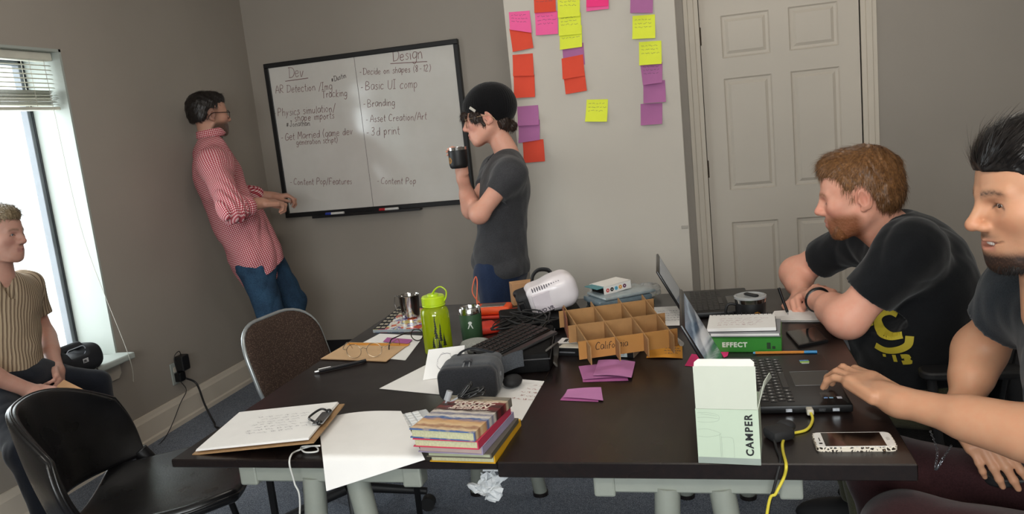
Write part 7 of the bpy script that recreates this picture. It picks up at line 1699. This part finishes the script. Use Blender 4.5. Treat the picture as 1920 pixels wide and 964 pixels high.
nb = thing('notebook', 'grey notebook lying between the green book and the spiral pad', 'notebook', tuple(A + Vector((0, 0, .042)))); put('grey_cover', MB().box((-.004, .006, .0425), (w - .002, .150, .0455), .0008, mx).box((-.004, .006, .052), (w - .002, .150, .0545), .0008, mx), M('grey_card_cover', '8b8c90', .5), nb); put('page_block', MB().box((0, .009, .0455), (w - .005, .147, .052), 0, mx), m_paper, nb)
sn = thing('spiral_pad', 'white spiral pad with faint red notes on top of the green book', 'notepad', tuple(A + Vector((0, 0, .055)))); SP = mx @ Matrix.Translation((-.010, .012, .0552)) @ Matrix.Rotation(.04, 4, 'Z')
put('pad_pages', MB().box((0, 0, 0), (w - .002, .150, .010), .0008, SP), m_paper, sn); put('pad_back', MB().box((0, -.001, -.0002), (w, .151, .0012), 0, SP), m_rubber, sn)
for k in range(15): put('wire_ring', MB().tube([SP @ Vector((.008 + k * (w - .018) / 14, .147 + .006 * math.cos(a), .009 + .006 * math.sin(a))) for a in [2 * PI * i / 12 for i in range(12)]], .0009, 5, closed=True), m_rubber, sn)
mb = MB(); squiggle(mb, SP @ Matrix.Translation((.02, .025, .0103)), w * .8, .09, 4, .0011, 6, 4); put('writing', mb, M('faint_red_ink', 'b08a90', .7), sn)
C = Z(1409, 606, ZB); mg = thing('camp_mug', 'black camp mug with clear lid and orange ring logo on the table', 'mug', tuple(C)); CM = Matrix.Translation(C); m_matte = M('black_powder_coat', '121214', .5)
def mug_parts(t, C, R, Hh, logo_ang, lid, hang):
    CM = Matrix.Translation(C)
    put('mug_wall', MB().lathe([(R * .80, 0), (R * .93, .005), (R, .018), (R, Hh - .012)], 36, CM), m_matte, t, smooth=40)
    put('steel_rim', MB().lathe([(R, Hh - .012), (R + .0008, Hh), (R - .003, Hh + .0005), (R - .004, .02), (0, .02)], 36, CM, capb=False, capt=False), M('bright_steel', 'c4c4c2', .16, metal=1.0), t, smooth=40)
    h = Vector((math.cos(hang), math.sin(hang), 0)); put('handle', MB().tube(spline([C + h * (R - .004) + Vector((0, 0, Hh * .78)), C + h * (R + .022) + Vector((0, 0, Hh * .80)), C + h * (R + .030) + Vector((0, 0, Hh * .5)), C + h * (R + .020) + Vector((0, 0, Hh * .22)), C + h * (R - .004) + Vector((0, 0, Hh * .22))], 6), .0055, 8, flat=.8), m_matte, t, smooth=180)
    mb = MB(); mo = M('orange_ring_logo', 'c98a2c', .5)
    def oc(a, zz): return C + Vector(((R + .0006) * math.cos(logo_ang + a), (R + .0006) * math.sin(logo_ang + a), zz))
    zc = Hh * .40; n = 20
    for r0, r1 in ((.013, .0108), (.0085, .0068)):
        for k in range(n):
            a0, a1 = 2 * PI * k / n, 2 * PI * (k + 1) / n; mb.face([mb.bm.verts.new(oc(r * math.cos(q) / R, zc + r * math.sin(q))) for r, q in ((r0, a0), (r0, a1), (r1, a1), (r1, a0))])
    mb.face([mb.bm.verts.new(oc(x / R, zc + y)) for x, y in ((-.0012, -.006), (.0012, -.006), (.0012, .006), (-.0012, .006))]); put('ring_logo', mb, mo, t)
    if lid:
        t_ = NT('clear_lid'); t_.set(Base_Color=(.82, .84, .84, 1), Roughness=.1, Transmission_Weight=.6, IOR=1.2); put('clear_lid', MB().lathe([(R - .002, Hh), (R + .003, Hh + .001), (R + .003, Hh + .007), (R - .003, Hh + .009), (R - .006, Hh + .006), (0, Hh + .005)], 36, CM, capb=False), t_.m, t, smooth=40)
        put('lid_slider', MB().box((-.008, -R * .7, Hh + .006), (.010, R * .5, Hh + .013), .004, CM @ Matrix.Rotation(.7, 4, 'Z')), m_rubber, t, smooth=40)
mug_parts(mg, C, .046, .082, -PI / 2 + .35, True, PI + .15)
# notebook under the writing hand, black phone, fineliner
o, fn = sheet('paper_pad', 'white pad under the pen of the ginger haired writer', 'notepad', [(1440, 604), (1575, 604), (1545, 580), (1452, 586)], ZB + .0005, m_paper, th=.005); scrib_on(o, fn, .1, .6, .2, .8, 4, 22, .001)
q = [Z(1498, 653, ZB), Z(1553, 642, ZB), Z(1530, 618, ZB), Z(1474, 626, ZB)]; ph = thing('smartphone', 'black phone lying face up by the writers elbow', 'phone', tuple(q[0])); put('phone_body', MB().slab(q, .008), m_black, ph); c = (q[0] + q[1] + q[2] + q[3]) / 4; put('screen', MB().slab([c.lerp(p, .93) + Vector((0, 0, .008)) for p in q], .0005), m_gloss, ph)
p0, p1 = Z(1412, 662, ZB + .004), Z(1532, 660, ZB + .004); d = (p1 - p0).normalized(); L = (p1 - p0).length; fp = thing('fineliner_pen', 'orange fineliner pen with blue cap in front of the green book', 'pen', (p0.x, p0.y, ZB))
put('barrel', MB().tube([p0 + d * .006, p0 + d * L * .80], .0039, 6), M('orange_barrel', 'cf8638', .4), fp); put('cap', MB().tube([p0 + d * L * .80, p1], .0043, 12), M('blue_cap', '2f86c0', .4), fp, smooth=50); put('end_plug', MB().tube([p0, p0 + d * .006], [.0028, .0039], 10), M('light_blue_plug', '5fa8d0', .4), fp, smooth=50)
# ---------------------------------------------------------------- the mug box with its lid up
A, B = Z(1310, 868, ZB), Z(1427, 873, ZB); ex = (B - A).normalized(); ey = Vector((-ex.y, ex.x, 0)); w = (B - A).length; mx = frame(A, ex, ey); hB = Y(1362, 766, A.y).z - ZB; dB = .100; m_mint = M('mint_carton', 'b9c8b4', .5, var=.02); m_inner = M('inner_carton', 'c5cabc', .6, var=.02); m_band = M('slate_band', '8d9790', .5)
bx = thing('mug_box', 'open pale green mug box with tall lid flap and black vertical lettering', 'box', tuple(A)); tk = .0014
for a, b in (((0, 0, 0), (w, tk, hB)), ((0, dB - tk, 0), (w, dB, hB)), ((0, tk, 0), (tk, dB - tk, hB)), ((w - tk, tk, 0), (w, dB - tk, hB)), ((0, 0, 0), (w, dB, tk))): put('carton_panel', MB().box(a, b, 0, mx), m_mint, bx)
put('bottom_band', MB().box((-.0003, -.0003, .0005), (w + .0003, dB + .0003, .013), 0, mx), m_band, bx)
hl = Y(1352, 685, A.y).z - ZB - hB; LM = mx @ Matrix.Translation((0, 0, hB)) @ Matrix.Rotation(math.radians(2), 4, 'X'); put('lid_flap', MB().box((.001, 0, .0006), (w - .001, tk, hl), 0, LM), m_inner, bx); TM = LM @ Matrix.Translation((0, 0, hl)) @ Matrix.Rotation(math.radians(-62), 4, 'X')
put('tuck_flap', MB().prism([(.003, 0), (w - .003, 0), (w - .003, .010), (w - .010, .018), (.010, .018), (.003, .010)], 0, tk, TM @ Matrix.Rotation(PI / 2, 4, 'X')), M('white_carton_inside', 'e8e8df', .6), bx)
put('side_flap', MB().slab([mx @ Vector(p) for p in ((w - .001, .004, hB), (w - .001, dB - .004, hB), (w + .024, dB - .010, hB + .034), (w + .022, .034, hB + .062), (w + .012, .012, hB + .052))], .001), m_inner, bx)
put('lettering', text_me('CAMPER', .0195, mx @ Matrix.Translation((w - .012, -.0004, .018)) @ Matrix.Rotation(PI / 2, 4, 'X') @ Matrix.Rotation(PI / 2, 4, 'Z'), .0002, bold=.0006, spacing=1.20), M('black_box_print', '17191a', .5), bx)
mb = MB(); line = M('grey_line_print', '93a091', .6)
def bl_(pts): ribbon(mb, spline([Vector((a, b, 0)) for a, b in pts], 5), .0005, mx @ Matrix.Translation((0, -.0003, 0)) @ Matrix.Rotation(PI / 2, 4, 'X'))
k = hB / .112; bl_([(.003, .104 * k), (.02, .105 * k), (.040, .101 * k), (.044, .095 * k), (.040, .088 * k), (.02, .085 * k), (.003, .086 * k)]); bl_([(.003, .094 * k), (.02, .095 * k), (.043, .093 * k)]); bl_([(.010, .102 * k), (.028, .100 * k), (.040, .098 * k)])
bl_([(.003, .070 * k), (.022, .071 * k), (.043, .064 * k), (.043, .060 * k), (.022, .055 * k), (.003, .056 * k)]); bl_([(.043, .062 * k), (.0435, .04), (.0435, .014)]); bl_([(.0455, .058 * k), (.046, .04), (.046, .014)]); bl_([(.046, .055 * k), (.063, .055 * k), (.068, .048 * k), (.068, .014)]); put('mug_drawing', mb, line, bx)
mb = MB(); squiggle(mb, mx @ Matrix.Translation((w + .0004, .02, .03)) @ Matrix.Rotation(PI / 2, 4, 'Z') @ Matrix.Rotation(PI / 2, 4, 'X'), .055, .06, 4, .0008, 8, 6); put('side_print', mb, line, bx)
# power supply and cord behind the box, white phone
p = Z(1462, 822, ZB); o = thing('power_supply', 'black power plug lying behind the pale green mug box', 'adapter', tuple(p)); put('plug_body', MB().box((-.026, -.022, 0), (.024, .024, .024), .008, Matrix.Translation(p) @ Matrix.Rotation(.5, 4, 'Z'), 2).ell(tuple(p + Vector((.015, .03, .014))), (.02, .016, .013)), m_rubber, o, smooth=40)
put('cord', MB().tube(spline([p + Vector((-.012, -.01, .010)), Z(1456, 842, ZB + .003), Z(1463, 862, ZB + .003), Y(1457, 892, TY0 - .004), Y(1450, 920, TY0 - .008), Y(1440, 966, TY0 - .008), (.01, 1.46, .3), (.0, 1.5, .01)], 8), .0028, 7), m_rubber, o, smooth=180)
q = [Z(1529, 850, ZB), Z(1680, 849, ZB), Z(1670, 816, ZB), Z(1526, 816, ZB)]; C = (q[0] + q[1] + q[2] + q[3]) / 4; ex = (q[1] - q[0]).normalized(); mx = frame(C, ex, Vector((-ex.y, ex.x, 0)))
def leopard():
    t = NT('leopard_case'); v = t.new('TexVoronoi', feature='DISTANCE_TO_EDGE'); v.inputs['Scale'].default_value = 130; t.link(t.coord(), v.inputs['Vector']); t.color(t.ramp(v.outputs['Distance'], [(.10, lin('d8cfc0')), (.16, lin('2a221c')), (.34, lin('1b1512')), (.40, lin('a88a66'))], 'CONSTANT')); t.set(Roughness=.3); return t.m
ph = thing('smartphone', 'white phone in leopard print case at the front right corner', 'phone', tuple(C)); L, Wd = .146, .074
put('patterned_case', MB().prism(rrect(L, Wd, .012, 6), 0, .0085, mx), leopard(), ph, smooth=40); put('white_face', MB().prism(rrect(L - .004, Wd - .004, .011, 6), .0085, .0095, mx), M('white_glass', 'dedcd8', .12, var=.01), ph, smooth=40)
put('screen', MB().box((-.056, -.032, .0095), (.054, .032, .0099), 0, mx), M('dark_phone_screen', '120d0c', .06), ph); put('home_button', MB().prism(rrect(.006, .016, .0029, 4), .0095, .0101, mx @ Matrix.Translation((.0625, 0, 0))), M('button_grey', 'b9b6b2', .3), ph); put('earpiece', MB().box((-.064, -.008, .0095), (-.062, .008, .0099), 0, mx), m_gloss, ph); put('lens', MB().box((-.066, -.022, .0095), (-.060, -.016, .0099), 0, mx), m_gloss, ph)
# ---------------------------------------------------------------- under the tables
mb = MB(); cr = [Y(905, 884, TY0 + .05), Y(962, 884, TY0 + .05), Y(925, 944, TY0 + .02), Y(876, 922, TY0 + .02)]
def tf(u, v, d=0):
    p = cr[0].lerp(cr[1], u).lerp(cr[3].lerp(cr[2], u), v); pinch = 1 - .40 * math.exp(-((v - .45) / .14) ** 2); c = cr[0].lerp(cr[1], .5).lerp(cr[3].lerp(cr[2], .5), v); p = c + (p - c) * pinch
    n3 = mnoise.noise_vector(Vector((u * 4.3, v * 5.1, 2.7))); n4 = mnoise.noise_vector(Vector((u * 11, v * 13, 7.7))); return p + n3 * .016 + n4 * .006 + Vector((0, d, 0))
mb.grid(14, 16, lambda u, v: tf(u, v)); mb.grid(14, 16, lambda u, v: tf(1 - u, v, .0008)); o = put('tissue_paper', mb, M('white_tissue', 'b9bdc0', .7, Transmission_Weight=.0)); tag(o, 'crumpled white tissue hanging below the joint between the tables', 'tissue')
put('tissue_top', MB().slab([cr[0], cr[1], cr[1] + Vector((0, .01, .035)), cr[0] + Vector((.01, .01, .035))], .0008), M('white_tissue', 'b9bdc0'), o)
fs = thing('metal_stand', 'thin black metal stand on the carpet beneath the left table', 'stand', (-.95, 2.25, 0))
for px, py, x_, yy in ((504, 890, 0, 1.86), (777, 882, 0, 2.35)):
    p = Y(px, py, yy); ft = Y(px - 4 if px < 600 else px + 8, 964, yy); put('post', MB().box((p.x - .009, yy - .006, .0), (p.x + .009, yy + .006, .60), .001), m_blackmetal, fs); put('foot_bar', MB().box((p.x - .012, yy - .05, 0), (p.x + .05, yy + .05, .012), .002), m_blackmetal, fs)
a, b = Y(504, 890, 1.86), Y(777, 882, 2.35); put('cross_bar', MB().tube([(a.x, 1.86, .59), (b.x, 2.35, .59)], .008, 8), m_blackmetal, fs)
# ---------------------------------------------------------------- things held in hands
C = W4[1] - Vector((0, 0, .042)); hm = thing('camp_mug', 'black steel rimmed mug held up by the person in the beanie', 'mug', tuple(C)); mug_parts(hm, C, .0405, .090, PI + .80, False, PI / 2 - .2)
p = W1[3]; tip = Z(1478, 590, ZB + .006); bt_ = Y(1460, 540, 2.56); pn = thing('writing_pen', 'black pen in the hand of the ginger haired writer', 'pen', tuple(tip)); d = (bt_ - tip)
put('barrel', MB().tube([tip + d * .10, tip + d], .0046, 12), m_black, pn, smooth=50); put('nib', MB().tube([tip, tip + d * .10], [.0008, .0040], 10), m_steel, pn, smooth=50)
q = [Y(96, 733, 2.47), Y(120, 712, 2.56), Y(166, 735, 2.50), Y(140, 764, 2.40)]; o = put('envelope', MB().slab(q, .002), m_kraft); tag(o, 'tan card held in both hands by the person on the window sill', 'card')
